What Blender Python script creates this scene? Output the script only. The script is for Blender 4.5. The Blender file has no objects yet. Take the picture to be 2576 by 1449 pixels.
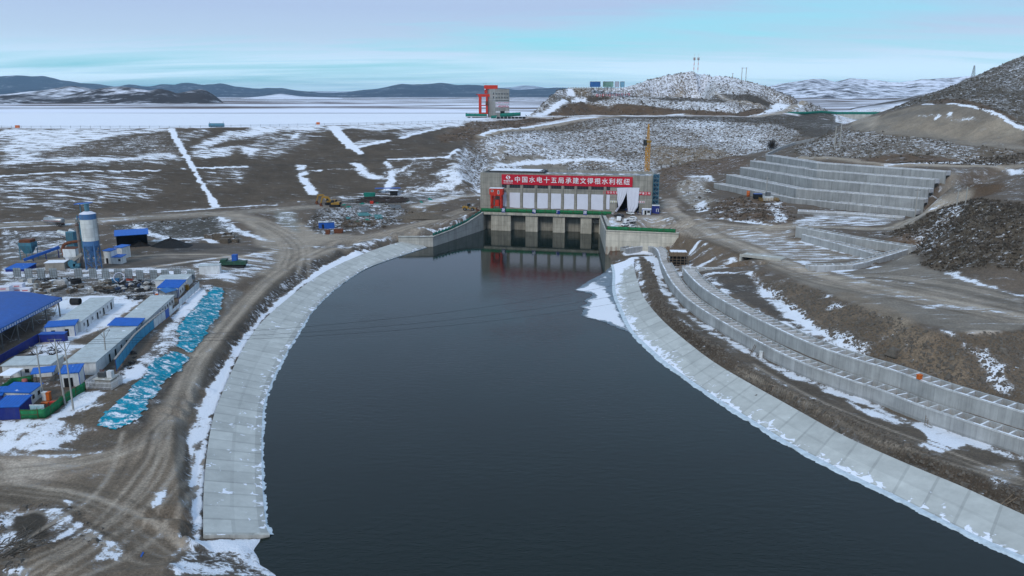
import bpy, math, random
import numpy as np
from mathutils import Vector, Matrix, geometry
random.seed(7)
RNG = np.random.default_rng(7)
PI = math.pi
SC = bpy.context.scene
COL = SC.collection
# ------------------------------------------------------------------ camera
CAM_Z = 67.0                      # metres above the tailrace water (z = 0)
FPX = 2003.0                      # focal length in units of a 2576 px wide frame
PITCH = math.atan((724.5 - 240.0) / FPX)
cd = bpy.data.cameras.new('camera')
cam = bpy.data.objects.new('camera', cd)
COL.objects.link(cam)
cam.location = (0, 0, CAM_Z)
cam.rotation_euler = (PI / 2 - PITCH, 0, 0)
cd.sensor_width = 36.0
cd.lens = FPX / 2576 * 36
cd.clip_start = 1.0
cd.clip_end = 80000
SC.camera = cam
# ------------------------------------------------------------------ light
SUN_EL, SUN_AZ = math.radians(38), math.radians(205)    # azimuth clockwise from +Y (north)
SC.view_settings.view_transform = 'Standard'
SC.view_settings.look = 'None'
SC.view_settings.exposure = 0.12
SC.view_settings.gamma = 1
w = bpy.data.worlds.new('World')
SC.world = w
w.use_nodes = True
nt = w.node_tree
nt.nodes.clear()
def N(nt, t, **kw):
 n = nt.nodes.new(t)
 for k, v in kw.items():
  if k.startswith('i_'):
   n.inputs[int(k[2:]) if k[2:].isdigit() else k[2:].replace('_', ' ')].default_value = v
  else:
   setattr(n, k, v)
 return n
def build_world():
 L = nt.links.new
 out = N(nt, 'ShaderNodeOutputWorld')
 sky = N(nt, 'ShaderNodeTexSky', sky_type='NISHITA', sun_disc=False)
 sky.sun_elevation = SUN_EL
 sky.sun_rotation = SUN_AZ
 sky.altitude = 400
 sky.air_density = 1.0
 sky.dust_density = 1.0
 sky.ozone_density = 2.0
 bg1 = N(nt, 'ShaderNodeBackground')
 bg1.inputs[1].default_value = 0.12
 L(sky.outputs[0], bg1.inputs[0])
 tc = N(nt, 'ShaderNodeTexCoord')
 sep = N(nt, 'ShaderNodeSeparateXYZ')
 L(tc.outputs['Generated'], sep.inputs[0])
 mz = N(nt, 'ShaderNodeMath', operation='MAXIMUM'); mz.inputs[1].default_value = 0.0
 L(sep.outputs[2], mz.inputs[0])
 ad = N(nt, 'ShaderNodeMath', operation='ADD'); ad.inputs[1].default_value = 0.10
 L(mz.outputs[0], ad.inputs[0])
 dx = N(nt, 'ShaderNodeMath', operation='DIVIDE'); L(sep.outputs[0], dx.inputs[0]); L(ad.outputs[0], dx.inputs[1])
 dy = N(nt, 'ShaderNodeMath', operation='DIVIDE'); L(sep.outputs[1], dy.inputs[0]); L(ad.outputs[0], dy.inputs[1])
 cb = N(nt, 'ShaderNodeCombineXYZ'); L(dx.outputs[0], cb.inputs[0]); L(dy.outputs[0], cb.inputs[1])
 mp = N(nt, 'ShaderNodeMapping')
 mp.inputs['Rotation'].default_value = (0, 0, math.radians(-14))
 mp.inputs['Scale'].default_value = (0.26, 0.62, 1)
 mp.inputs['Location'].default_value = (3.1, 1.35, 0)
 L(cb.outputs[0], mp.inputs[0])
 n1 = N(nt, 'ShaderNodeTexNoise'); n1.inputs['Scale'].default_value = 1.0
 n1.inputs['Detail'].default_value = 7; n1.inputs['Roughness'].default_value = 0.5
 n1.inputs['Distortion'].default_value = 0.35
 L(mp.outputs[0], n1.inputs['Vector'])
 rat = N(nt, 'ShaderNodeMath', operation='DIVIDE'); L(sep.outputs[0], rat.inputs[0]); L(sep.outputs[1], rat.inputs[1])
 ln = N(nt, 'ShaderNodeMath', operation='MULTIPLY_ADD'); ln.inputs[1].default_value = 0.095; ln.inputs[2].default_value = 0.062
 L(rat.outputs[0], ln.inputs[0])
 df = N(nt, 'ShaderNodeMath', operation='SUBTRACT'); L(sep.outputs[2], df.inputs[0]); L(ln.outputs[0], df.inputs[1])
 nd = N(nt, 'ShaderNodeMath', operation='MULTIPLY_ADD'); nd.inputs[1].default_value = 0.10; nd.inputs[2].default_value = -0.05
 L(n1.outputs[0], nd.inputs[0])
 d2 = N(nt, 'ShaderNodeMath', operation='ADD'); L(df.outputs[0], d2.inputs[0]); L(nd.outputs[0], d2.inputs[1])
 up = N(nt, 'ShaderNodeMapRange', interpolation_type='SMOOTHSTEP'); up.inputs[1].default_value = -0.022; up.inputs[2].default_value = 0.030
 up.inputs[3].default_value = 0.30; up.inputs[4].default_value = 0.93
 L(d2.outputs[0], up.inputs[0])
 lw_ = N(nt, 'ShaderNodeMapRange', interpolation_type='SMOOTHSTEP'); lw_.inputs[1].default_value = -0.005; lw_.inputs[2].default_value = -0.055
 lw_.inputs[3].default_value = 0.0; lw_.inputs[4].default_value = 0.62
 L(d2.outputs[0], lw_.inputs[0])
 wv = N(nt, 'ShaderNodeMapRange'); wv.inputs[1].default_value = 0.35; wv.inputs[2].default_value = 0.65; wv.inputs[3].default_value = -0.42; wv.inputs[4].default_value = 0.42
 L(n1.outputs[0], wv.inputs[0])
 s1 = N(nt, 'ShaderNodeMath', operation='ADD'); L(up.outputs[0], s1.inputs[0]); L(lw_.outputs[0], s1.inputs[1])
 mp3 = N(nt, 'ShaderNodeMapping'); mp3.inputs['Rotation'].default_value = (0, 0, math.radians(-10)); mp3.inputs['Scale'].default_value = (0.5, 2.4, 1)
 L(cb.outputs[0], mp3.inputs[0])
 n3 = N(nt, 'ShaderNodeTexNoise'); n3.inputs['Scale'].default_value = 1.3; n3.inputs['Detail'].default_value = 6; n3.inputs['Distortion'].default_value = 0.8
 L(mp3.outputs[0], n3.inputs['Vector'])
 w3 = N(nt, 'ShaderNodeMapRange'); w3.inputs[1].default_value = 0.35; w3.inputs[2].default_value = 0.65; w3.inputs[3].default_value = -0.24; w3.inputs[4].default_value = 0.24
 L(n3.outputs[0], w3.inputs[0])
 s3 = N(nt, 'ShaderNodeMath', operation='ADD'); L(s1.outputs[0], s3.inputs[0]); L(w3.outputs[0], s3.inputs[1])
 rmp = N(nt, 'ShaderNodeMath', operation='ADD', use_clamp=True); L(s3.outputs[0], rmp.inputs[0]); L(wv.outputs[0], rmp.inputs[1])
 hr = N(nt, 'ShaderNodeMapRange'); hr.inputs[1].default_value = 0.0; hr.inputs[2].default_value = 0.10
 L(mz.outputs[0], hr.inputs[0])
 cc = N(nt, 'ShaderNodeMix', data_type='RGBA')
 cc.inputs[6].default_value = (0.60, 0.82, 0.92, 1)
 cc.inputs[7].default_value = (0.43, 0.56, 0.79, 1)
 L(hr.outputs[0], cc.inputs[0])
 bg2 = N(nt, 'ShaderNodeBackground'); bg2.inputs[1].default_value = 1.0
 L(cc.outputs[2], bg2.inputs[0])
 bg3 = N(nt, 'ShaderNodeBackground'); bg3.inputs[0].default_value = (0.20, 0.66, 0.82, 1); bg3.inputs[1].default_value = 1.08
 a1 = N(nt, 'ShaderNodeMixShader'); a1.inputs[0].default_value = 0.75
 L(bg1.outputs[0], a1.inputs[1]); L(bg3.outputs[0], a1.inputs[2])
 hz = N(nt, 'ShaderNodeMapRange', interpolation_type='SMOOTHSTEP'); hz.inputs[1].default_value = 0.075; hz.inputs[2].default_value = -0.01
 hz.inputs[3].default_value = 1.0; hz.inputs[4].default_value = 1.55
 L(sep.outputs[2], hz.inputs[0]); L(hz.outputs[0], bg2.inputs[1])
 mx = N(nt, 'ShaderNodeMixShader')
 L(rmp.outputs[0], mx.inputs[0]); L(a1.outputs[0], mx.inputs[1]); L(bg2.outputs[0], mx.inputs[2])
 L(mx.outputs[0], out.inputs[0])
build_world()
sl = bpy.data.lights.new('sun', 'SUN')
sl.energy = 1.5
sl.angle = math.radians(14)
sl.color = (1.0, 0.95, 0.88)
so = bpy.data.objects.new('sun', sl)
COL.objects.link(so)
so.rotation_euler = (PI / 2 - SUN_EL, 0, PI - SUN_AZ)
SC.cycles.max_bounces = 6
SC.cycles.diffuse_bounces = 3
SC.cycles.volume_bounces = 0
SC.cycles.caustics_reflective = False
SC.cycles.caustics_refractive = False
# ------------------------------------------------------------------ survey helpers
CP, SP = math.cos(PITCH), math.sin(PITCH)
def _ray(x, y):
 u = (x - 1288) / FPX
 v = (724.5 - y) / FPX
 return u, CP + v * SP, -SP + v * CP
def at(x, y, z):
 u, dy, dz = _ray(x, y)
 t = (z - CAM_Z) / dz
 return Vector((u * t, dy * t, z))
def atY(x, y, Y):
 u, dy, dz = _ray(x, y)
 t = Y / dy
 return Vector((u * t, Y, CAM_Z + dz * t))
_Q = 0.62891
VIEWS = {'1': (0, 750, 2.3418), '2': (0, 1050, 2.229), '3': (0, 1650, 2.1467), '4': (1100, 600, 2.8622),
         '5': (1850, 620, 2.8622), '6': (2600, 500, 1.7219), '7': (1800, 200, 1.61), '8': (3200, 180, 2.7868),
         'b1': (2250, 850, 2.415), 'b2': (2900, 950, 2.0702), 'b3': (2900, 1500, 1.8018), 'b4': (0, 250, 2.3418),
         'b5': (1000, 250, 2.1467), 'b6': (1000, 900, 1.8114), 'c1': (150, 800, 4.83), 'c2': (0, 1060, 4.831),
         'c3': (400, 1060, 4.83), 'c4': (0, 1350, 4.1393), 'c5': (2370, 720, 6.0375), 'c6': (1900, 660, 4.83),
         'c7': (1840, 320, 6.44), 'c8': (1240, 760, 5.152), 's': (0, 0, 1 / 1.5901)}
def S(r, x, y):
 x0, y0, k = VIEWS[r]
 if r == 's':
  return x, y
 return (x0 + x / k) * _Q, (y0 + y / k) * _Q
# ------------------------------------------------------------------ materials
MATS = {}
def lin(c):
 return tuple(((v / 12.92) if v <= 0.04045 else ((v + 0.055) / 1.055) ** 2.4) for v in c)
def pmat(name, col, rough=0.7, metal=0.0, var=0.18, scale=0.6, dirt=0.0, dirtcol=(0.10, 0.085, 0.07), bump=0.0,
         stretch=(1, 1, 1), snow=0.0, spec=0.3, ribs=None):
 if name in MATS:
  return MATS[name]
 m = bpy.data.materials.new(name)
 m.use_nodes = True
 nt = m.node_tree
 nt.nodes.clear()
 L = nt.links.new
 out = N(nt, 'ShaderNodeOutputMaterial')
 b = N(nt, 'ShaderNodeBsdfPrincipled')
 b.inputs['Roughness'].default_value = rough
 b.inputs['Metallic'].default_value = metal
 b.inputs['Specular IOR Level'].default_value = spec
 L(b.outputs[0], out.inputs[0])
 geo = N(nt, 'ShaderNodeNewGeometry')
 mp = N(nt, 'ShaderNodeMapping'); mp.inputs['Scale'].default_value = stretch
 L(geo.outputs['Position'], mp.inputs[0])
 n = N(nt, 'ShaderNodeTexNoise'); n.inputs['Scale'].default_value = scale
 n.inputs['Detail'].default_value = 6; n.inputs['Roughness'].default_value = 0.65
 L(mp.outputs[0], n.inputs['Vector'])
 r = N(nt, 'ShaderNodeMapRange'); r.inputs[1].default_value = 0.3; r.inputs[2].default_value = 0.7
 r.inputs[3].default_value = 1 - var; r.inputs[4].default_value = 1 + var
 L(n.outputs[0], r.inputs[0])
 mul = N(nt, 'ShaderNodeVectorMath', operation='SCALE'); mul.inputs[0].default_value = col[:3]
 L(r.outputs[0], mul.inputs['Scale'])
 cur = mul.outputs[0]
 if dirt > 0:
  mp2 = N(nt, 'ShaderNodeMapping'); mp2.inputs['Scale'].default_value = (1.1, 1.1, 0.18)
  L(geo.outputs['Position'], mp2.inputs[0])
  n2 = N(nt, 'ShaderNodeTexNoise'); n2.inputs['Scale'].default_value = 0.9; n2.inputs['Detail'].default_value = 8
  n2.inputs['Roughness'].default_value = 0.7
  L(mp2.outputs[0], n2.inputs['Vector'])
  r2 = N(nt, 'ShaderNodeMapRange'); r2.inputs[1].default_value = 0.48; r2.inputs[2].default_value = 0.72
  r2.inputs[3].default_value = 0; r2.inputs[4].default_value = dirt
  L(n2.outputs[0], r2.inputs[0])
  mx = N(nt, 'ShaderNodeMix', data_type='RGBA'); mx.inputs[7].default_value = (*dirtcol, 1)
  L(r2.outputs[0], mx.inputs[0]); L(cur, mx.inputs[6])
  cur = mx.outputs[2]
 if snow > 0:
  n3 = N(nt, 'ShaderNodeTexNoise'); n3.inputs['Scale'].default_value = 0.35; n3.inputs['Detail'].default_value = 7
  n3.inputs['Roughness'].default_value = 0.6
  L(geo.outputs['Position'], n3.inputs['Vector'])
  sp = N(nt, 'ShaderNodeSeparateXYZ'); L(geo.outputs['Normal'], sp.inputs[0])
  up = N(nt, 'ShaderNodeMapRange'); up.inputs[1].default_value = 0.75; up.inputs[2].default_value = 0.95
  L(sp.outputs[2], up.inputs[0])
  th = N(nt, 'ShaderNodeMapRange'); th.inputs[1].default_value = 0.70 - 0.4 * snow; th.inputs[2].default_value = 0.74 - 0.4 * snow
  L(n3.outputs[0], th.inputs[0])
  mm = N(nt, 'ShaderNodeMath', operation='MULTIPLY'); L(up.outputs[0], mm.inputs[0]); L(th.outputs[0], mm.inputs[1])
  mx = N(nt, 'ShaderNodeMix', data_type='RGBA'); mx.inputs[7].default_value = (0.78, 0.80, 0.86, 1)
  L(mm.outputs[0], mx.inputs[0]); L(cur, mx.inputs[6])
  cur = mx.outputs[2]
 L(cur, b.inputs['Base Color'])
 bh = None
 if bump > 0:
  bp = N(nt, 'ShaderNodeBump'); bp.inputs['Strength'].default_value = bump; bp.inputs['Distance'].default_value = 0.1
  L(n.outputs[0], bp.inputs['Height']); L(bp.outputs[0], b.inputs['Normal'])
 MATS[name] = m
 return m
def concrete(name, col=(0.40, 0.40, 0.385), warm=0.0, lift=1.5, panel=3.0, stain=0.5, axis=(1, 0), snow=0.0):
 if name in MATS:
  return MATS[name]
 m = bpy.data.materials.new(name)
 m.use_nodes = True
 nt = m.node_tree
 nt.nodes.clear()
 L = nt.links.new
 out = N(nt, 'ShaderNodeOutputMaterial')
 b = N(nt, 'ShaderNodeBsdfPrincipled')
 b.inputs['Roughness'].default_value = 0.85
 b.inputs['Specular IOR Level'].default_value = 0.2
 L(b.outputs[0], out.inputs[0])
 geo = N(nt, 'ShaderNodeNewGeometry')
 sep = N(nt, 'ShaderNodeSeparateXYZ'); L(geo.outputs['Position'], sep.inputs[0])
 ax = N(nt, 'ShaderNodeVectorMath', operation='DOT_PRODUCT'); ax.inputs[1].default_value = (axis[0], axis[1], 0)
 L(geo.outputs['Position'], ax.inputs[0])
 mp = N(nt, 'ShaderNodeCombineXYZ')
 for src, k, i in ((ax.outputs['Value'], 1 / panel, 0), (sep.outputs[2], 1 / lift, 1)):
  q = N(nt, 'ShaderNodeMath', operation='MULTIPLY'); q.inputs[1].default_value = k
  L(src, q.inputs[0])
  f = N(nt, 'ShaderNodeMath', operation='FLOOR'); L(q.outputs[0], f.inputs[0])
  L(f.outputs[0], mp.inputs[i])
 wn = N(nt, 'ShaderNodeTexWhiteNoise', noise_dimensions='3D'); L(mp.outputs[0], wn.inputs['Vector'])
 n = N(nt, 'ShaderNodeTexNoise'); n.inputs['Scale'].default_value = 0.22; n.inputs['Detail'].default_value = 9
 n.inputs['Roughness'].default_value = 0.68
 L(geo.outputs['Position'], n.inputs['Vector'])
 mp2 = N(nt, 'ShaderNodeMapping'); mp2.inputs['Scale'].default_value = (1.3, 1.3, 0.07)
 L(geo.outputs['Position'], mp2.inputs[0])
 n2 = N(nt, 'ShaderNodeTexNoise'); n2.inputs['Scale'].default_value = 0.8; n2.inputs['Detail'].default_value = 8
 n2.inputs['Roughness'].default_value = 0.75
 L(mp2.outputs[0], n2.inputs['Vector'])
 r1 = N(nt, 'ShaderNodeMapRange'); r1.inputs[3].default_value = 0.90; r1.inputs[4].default_value = 1.07
 L(wn.outputs[0], r1.inputs[0])
 r2 = N(nt, 'ShaderNodeMapRange'); r2.inputs[1].default_value = 0.3; r2.inputs[2].default_value = 0.7
 r2.inputs[3].default_value = 0.78; r2.inputs[4].default_value = 1.15
 L(n.outputs[0], r2.inputs[0])
 r3 = N(nt, 'ShaderNodeMapRange'); r3.inputs[1].default_value = 0.40; r3.inputs[2].default_value = 0.70
 r3.inputs[3].default_value = 1.06; r3.inputs[4].default_value = 1 - 0.55 * stain
 L(n2.outputs[0], r3.inputs[0])
 def line(src, k, wd):
  q = N(nt, 'ShaderNodeMath', operation='MULTIPLY'); q.inputs[1].default_value = k; L(src, q.inputs[0])
  f = N(nt, 'ShaderNodeMath', operation='FRACT'); L(q.outputs[0], f.inputs[0])
  g = N(nt, 'ShaderNodeMath', operation='LESS_THAN'); g.inputs[1].default_value = wd; L(f.outputs[0], g.inputs[0])
  return g.outputs[0]
 l1 = line(sep.outputs[2], 1 / lift, 0.07)
 l2 = line(ax.outputs['Value'], 1 / panel, 0.035)
 mxl = N(nt, 'ShaderNodeMath', operation='MAXIMUM'); L(l1, mxl.inputs[0]); L(l2, mxl.inputs[1])
 r4 = N(nt, 'ShaderNodeMapRange'); r4.inputs[3].default_value = 1; r4.inputs[4].default_value = 0.80
 L(mxl.outputs[0], r4.inputs[0])
 cur = None
 for o in (r1, r2, r3, r4):
  if cur is None:
   cur = o.outputs[0]
  else:
   q = N(nt, 'ShaderNodeMath', operation='MULTIPLY'); L(cur, q.inputs[0]); L(o.outputs[0], q.inputs[1]); cur = q.outputs[0]
 c0 = (col[0] * (1 + 0.10 * warm), col[1] * (1 + 0.02 * warm), col[2] * (1 - 0.14 * warm))
 mul = N(nt, 'ShaderNodeVectorMath', operation='SCALE'); mul.inputs[0].default_value = c0
 L(cur, mul.inputs['Scale'])
 cur = mul.outputs[0]
 if snow > 0:
  sp = N(nt, 'ShaderNodeSeparateXYZ'); L(geo.outputs['Normal'], sp.inputs[0])
  up = N(nt, 'ShaderNodeMapRange'); up.inputs[1].default_value = 0.85; up.inputs[2].default_value = 0.97
  L(sp.outputs[2], up.inputs[0])
  n3 = N(nt, 'ShaderNodeTexNoise'); n3.inputs['Scale'].default_value = 0.5; n3.inputs['Detail'].default_value = 6
  L(geo.outputs['Position'], n3.inputs['Vector'])
  th = N(nt, 'ShaderNodeMapRange'); th.inputs[1].default_value = 0.70 - 0.4 * snow; th.inputs[2].default_value = 0.76 - 0.4 * snow
  L(n3.outputs[0], th.inputs[0])
  mm = N(nt, 'ShaderNodeMath', operation='MULTIPLY'); L(up.outputs[0], mm.inputs[0]); L(th.outputs[0], mm.inputs[1])
  mx = N(nt, 'ShaderNodeMix', data_type='RGBA'); mx.inputs[7].default_value = (0.78, 0.80, 0.86, 1)
  L(mm.outputs[0], mx.inputs[0]); L(cur, mx.inputs[6])
  cur = mx.outputs[2]
 L(cur, b.inputs['Base Color'])
 bp = N(nt, 'ShaderNodeBump'); bp.inputs['Strength'].default_value = 0.25; bp.inputs['Distance'].default_value = 0.05
 L(n.outputs[0], bp.inputs['Height']); L(bp.outputs[0], b.inputs['Normal'])
 MATS[name] = m
 return m
def terrain_material():
 m = bpy.data.materials.new('earth_and_snow')
 m.use_nodes = True
 nt = m.node_tree
 nt.nodes.clear()
 L = nt.links.new
 out = N(nt, 'ShaderNodeOutputMaterial')
 b = N(nt, 'ShaderNodeBsdfPrincipled')
 b.inputs['Roughness'].default_value = 0.9
 b.inputs['Specular IOR Level'].default_value = 0.15
 L(b.outputs[0], out.inputs[0])
 geo = N(nt, 'ShaderNodeNewGeometry')
 soil = N(nt, 'ShaderNodeAttribute', attribute_name='soil')
 cov = N(nt, 'ShaderNodeAttribute', attribute_name='cov')
 tuft = N(nt, 'ShaderNodeAttribute', attribute_name='tuft')
 strk = N(nt, 'ShaderNodeAttribute', attribute_name='streak')
 def noise(scale, det, rough=0.6, sc=(1, 1, 1), dist=0.0, rot=0):
  mp = N(nt, 'ShaderNodeMapping'); mp.inputs['Scale'].default_value = sc
  mp.inputs['Rotation'].default_value = (0, 0, rot)
  L(geo.outputs['Position'], mp.inputs[0])
  n = N(nt, 'ShaderNodeTexNoise'); n.inputs['Scale'].default_value = scale
  n.inputs['Detail'].default_value = det; n.inputs['Roughness'].default_value = rough
  n.inputs['Distortion'].default_value = dist
  L(mp.outputs[0], n.inputs['Vector'])
  return n.outputs[0]
 def mr(x, a, b_, c, d, clamp=True):
  r = N(nt, 'ShaderNodeMapRange', clamp=clamp)
  for i, v in enumerate((a, b_, c, d)):
   r.inputs[i + 1].default_value = v
  L(x, r.inputs[0])
  return r.outputs[0]
 def mixf(f, a, b_):
  q = N(nt, 'ShaderNodeMix', data_type='FLOAT')
  L(f, q.inputs[0]); L(a, q.inputs[2]); L(b_, q.inputs[3])
  return q.outputs[0]
 def math2(op, a, b_):
  q = N(nt, 'ShaderNodeMath', operation=op)
  for i, v in enumerate((a, b_)):
   if isinstance(v, (int, float)):
    q.inputs[i].default_value = v
   else:
    L(v, q.inputs[i])
  return q.outputs[0]
 nA = noise(0.17, 10, 0.70, dist=0.5)
 nT = noise(0.62, 5, 0.66, sc=(0.75, 1, 1.0), dist=0.9)
 nS = noise(0.42, 9, 0.70, sc=(0.22, 1, 1), dist=0.5, rot=math.radians(-8))
 nF = noise(2.4, 5, 0.7)
 nM = noise(0.07, 6, 0.6)
 pat = mixf(strk.outputs['Fac'], mixf(tuft.outputs['Fac'], nA, nT), nS)
 pat = math2('ADD', pat, math2('MULTIPLY', math2('SUBTRACT', nF, 0.5), 0.30))
 pat = mr(pat, 0.33, 0.67, 0.02, 0.98)
 d = math2('SUBTRACT', cov.outputs['Fac'], pat)
 sn = math2('MAXIMUM', mixf(tuft.outputs['Fac'], mr(d, -0.04, 0.07, 0, 1), mr(d, -0.13, 0.20, 0, 1)), mr(d, -0.24, 0.0, 0, 0.20))
 t1 = math2('MULTIPLY', mr(nF, 0.25, 0.75, 0.50, 1.50), mr(nA, 0.3, 0.7, 0.80, 1.20))
 t2 = mr(nM, 0.3, 0.7, 0.78, 1.22)
 t3 = mr(nS, 0.3, 0.7, 0.88, 1.12)
 t = math2('MULTIPLY', math2('MULTIPLY', t1, t2), t3)
 sc_ = N(nt, 'ShaderNodeVectorMath', operation='SCALE')
 L(soil.outputs['Color'], sc_.inputs[0]); L(t, sc_.inputs['Scale'])
 sd = N(nt, 'ShaderNodeMix', data_type='RGBA')
 sd.inputs[6].default_value = (0.62, 0.62, 0.64, 1)
 sd.inputs[7].default_value = (0.80, 0.82, 0.89, 1)
 L(mr(math2('ADD', d, math2('MULTIPLY', nA, 0.2)), 0.05, 0.32, 0, 1), sd.inputs[0])
 mx = N(nt, 'ShaderNodeMix', data_type='RGBA')
 L(sn, mx.inputs[0]); L(sc_.outputs[0], mx.inputs[6]); L(sd.outputs[2], mx.inputs[7])
 L(mx.outputs[2], b.inputs['Base Color'])
 bp = N(nt, 'ShaderNodeBump'); bp.inputs['Strength'].default_value = 0.9; bp.inputs['Distance'].default_value = 0.35
 hgt = math2('ADD', nF, math2('MULTIPLY', sn, 0.35))
 L(hgt, bp.inputs['Height']); L(bp.outputs[0], b.inputs['Normal'])
 return m
# ------------------------------------------------------------------ levels (breaklines of the ground)
CTRL = []            # (x, y, z) world
def BL(r, pts, z=None, step=6.0):
 w_ = []
 for p in pts:
  zz = p[2] if len(p) > 2 else z
  x, y = S(r, p[0], p[1])
  w_.append((x, y, zz))
 ext = []
 x, y, zz = w_[0]
 if x < 6:
  ext = [(x - 700, y, zz)]
 elif x > 2570:
  ext = [(x + 700, y, zz)]
 w_ = ext + w_
 x, y, zz = w_[-1]
 if len(pts) > 1:
  if x < 6:
   w_.append((x - 700, y, zz))
  elif x > 2570:
   w_.append((x + 700, y, zz))
 W = [at(*q) for q in w_]
 out = [W[0]]
 for a, b in zip(W[:-1], W[1:]):
  n = max(1, min(60, int((b - a).length / step)))
  for k in range(1, n + 1):
   out.append(a.lerp(b, k / n))
 CTRL.extend([tuple(v) for v in out])
 return W
def PT(*pts):
 for p in pts:
  BL('s', [p])
def WP(*pts):
 CTRL.extend(pts)
LW = [(724, 1449), (671, 1416), (644, 1386), (677, 1348), (668, 1331), (659, 1243), (656, 1140), (659, 1038), (667, 1000),
      (695, 930), (740, 854), (778, 791.7), (823, 743), (879, 701), (924, 673.6), (993, 649), (1073, 623)]
LT = [(511, 1348), (511, 1243), (521.5, 1125.6), (537, 1045), (561.5, 984.8), (592.5, 914), (629, 848), (663.6, 805.6), (715.7, 760),
      (774.7, 712), (837, 673.6), (917, 639), (976, 618), (1033, 605)]
RW = [(1537.4, 667), (1542.6, 691), (1540, 722), (1545, 751), (1561, 787), (1584, 837), (1623, 873), (1662, 909.6), (1730, 960), (1823.8, 1023.7),
      (1893.6, 1065.6), (1963, 1111), (2068, 1166.8), (2138, 1201.7), (2242.6, 1250.5), (2347, 1306), (2487, 1372.7), (2576, 1411), (2760, 1490)]
RT = [(1594.7, 649), (1594.7, 675), (1605, 711.7), (1615.5, 743), (1639, 776.8), (1675.4, 815.9), (1727.5, 860), (1787.4, 907), (1858.7, 950),
      (2015.8, 1037.6), (2120.5, 1097), (2207.7, 1135.4), (2312.4, 1180.7), (2417, 1222.6), (2521.9, 1271.5), (2576, 1296), (2760, 1380)]
BL('s', LW, -0.3, 4); BL('s', LT, 2.0, 4)
BL('s', RW[:-1], -0.3, 4); BL('s', RT[:-1], 2.0, 4)
BL('s', [(425, 1449, 4), (466, 1345, 2.7), (469, 1316, 2.6), (480, 1243), (471.7, 1140), (467, 1060), (500, 1000), (536, 956.6), (564, 914), (601, 845),
         (640, 806), (688, 760), (768, 698), (816, 667), (872, 635), (959, 620)], 2.6, 4)
BL('s', [(405, 1449, 4.6), (430, 1420, 4.8), (456, 1345), (455, 1301), (450, 1228), (433.6, 1125.6), (440, 1045), (480, 982), (508, 928), (550, 869), (629, 781.6), (690, 715), (745, 672),
         (800, 646), (870, 622), (960, 603), (1001, 593.7, 4.8)], 5.0, 4)
PT((480, 1449, 3.6), (560, 1440, 2.2), (620, 1425, 0.9), (540, 1390, 1.9), (600, 1375, 1.4))
BL('s', [(612, 736.5), (581, 778.8), (550, 818), (527.6, 852), (510.7, 869), (485, 894.5), (468, 920), (440, 950), (426, 975), (415, 999), (392, 1035.6), (372, 1069)], 5.2, 4)
BL('s', [(530, 719.5), (508, 750.6), (479.7, 787), (454, 807), (443, 835), (430, 869), (395, 900), (360, 934), (318, 973.5), (276, 1027, 7.0), (222, 1064, 6.5)], 7.4, 4)
BL('s', [(0, 1137, 5.8), (126, 1137, 5.6), (205, 1108, 5.5), (351, 1096, 5.3)])
BL('s', [(0, 1060), (51.7, 1057), (115.5, 1055), (156.5, 1022), (217, 984), (280, 984), (296, 940), (371, 858), (419.6, 807), (453, 776), (495, 735), (560, 690)], 7.5)
PT((0, 1200, 5.3), (200, 1200, 5.2), (350, 1150, 5.1), (0, 1300, 5), (0, 1449, 5), (200, 1449, 5), (300, 1300, 5.1), (100, 1400, 5.6), (60, 1330, 5.5),
   (0, 980, 7.5), (0, 900, 7.5), (0, 800, 7.5), (0, 720, 7.6), (200, 850, 7.5), (100, 1000, 7.5), (300, 720, 7.6), (430, 700, 7.6), (0, 680, 7.8), (300, 900, 7.5))
PT((0, 655, 8), (250, 665, 8), (400, 650, 8), (600, 640, 7.4), (650, 690, 6.2), (680, 660, 6), (720, 640, 5.7), (640, 640, 7), (560, 640, 7.8),
   (500, 600, 8.2), (380, 600, 8.2), (300, 592, 8.2), (200, 600, 8), (100, 620, 8), (0, 620, 8), (800, 620, 5.6), (900, 598, 5.8), (1000, 580, 6.2),
   (700, 600, 6.6), (660, 575, 8), (1060, 575, 6.6), (1120, 555, 7.8), (1180, 533, 9.2))
BL('s', [(0, 578), (150, 565), (300, 556), (450, 547), (560, 545), (610, 556, 9.6), (640, 575, 8.6)], 10)
BL('s', [(0, 590, 8.3), (120, 582, 8.3), (270, 577, 8.3), (330, 587, 8.2), (480, 585, 8.2), (560, 582, 8.2), (600, 600, 7.8)])
TOE = BL('s', [(0, 555, 10), (200, 545, 10.1), (370, 531, 10.3), (545, 521, 10.5), (690, 513, 10.8), (790, 505, 11.2), (900, 499, 11.8), (1000, 489, 12.5), (1100, 485, 13)])
CREST = BL('s', [(0, 322), (430, 322), (692, 317.5), (960, 312), (1180, 306)], 46)
CTRL.extend([(v.x - 3, v.y + 9, 46) for v in CREST] + [(v.x - 10, v.y + 22, 41.5) for v in CREST])
BL('s', [(770, 566, 7.6), (791, 586), (879, 583), (977, 566, 7.2), (1032, 546, 8.3), (1056, 528, 9.6)], 6.6)
BL('s', [(788, 531), (802, 529), (900, 520), (1020, 512), (1060, 512, 10.6)], 10.8)
PT((768, 548, 9.6), (745, 545, 9.6), (720, 570, 7.6), (1052, 520, 10.5), (1130, 500, 11), (1200, 495, 10.5), (1160, 515, 10), (700, 540, 10.2), (690, 560, 8.6))
_cr = at(1523, 640, 0); _pe = at(1707.3, 587.7, 10.5)
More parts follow.
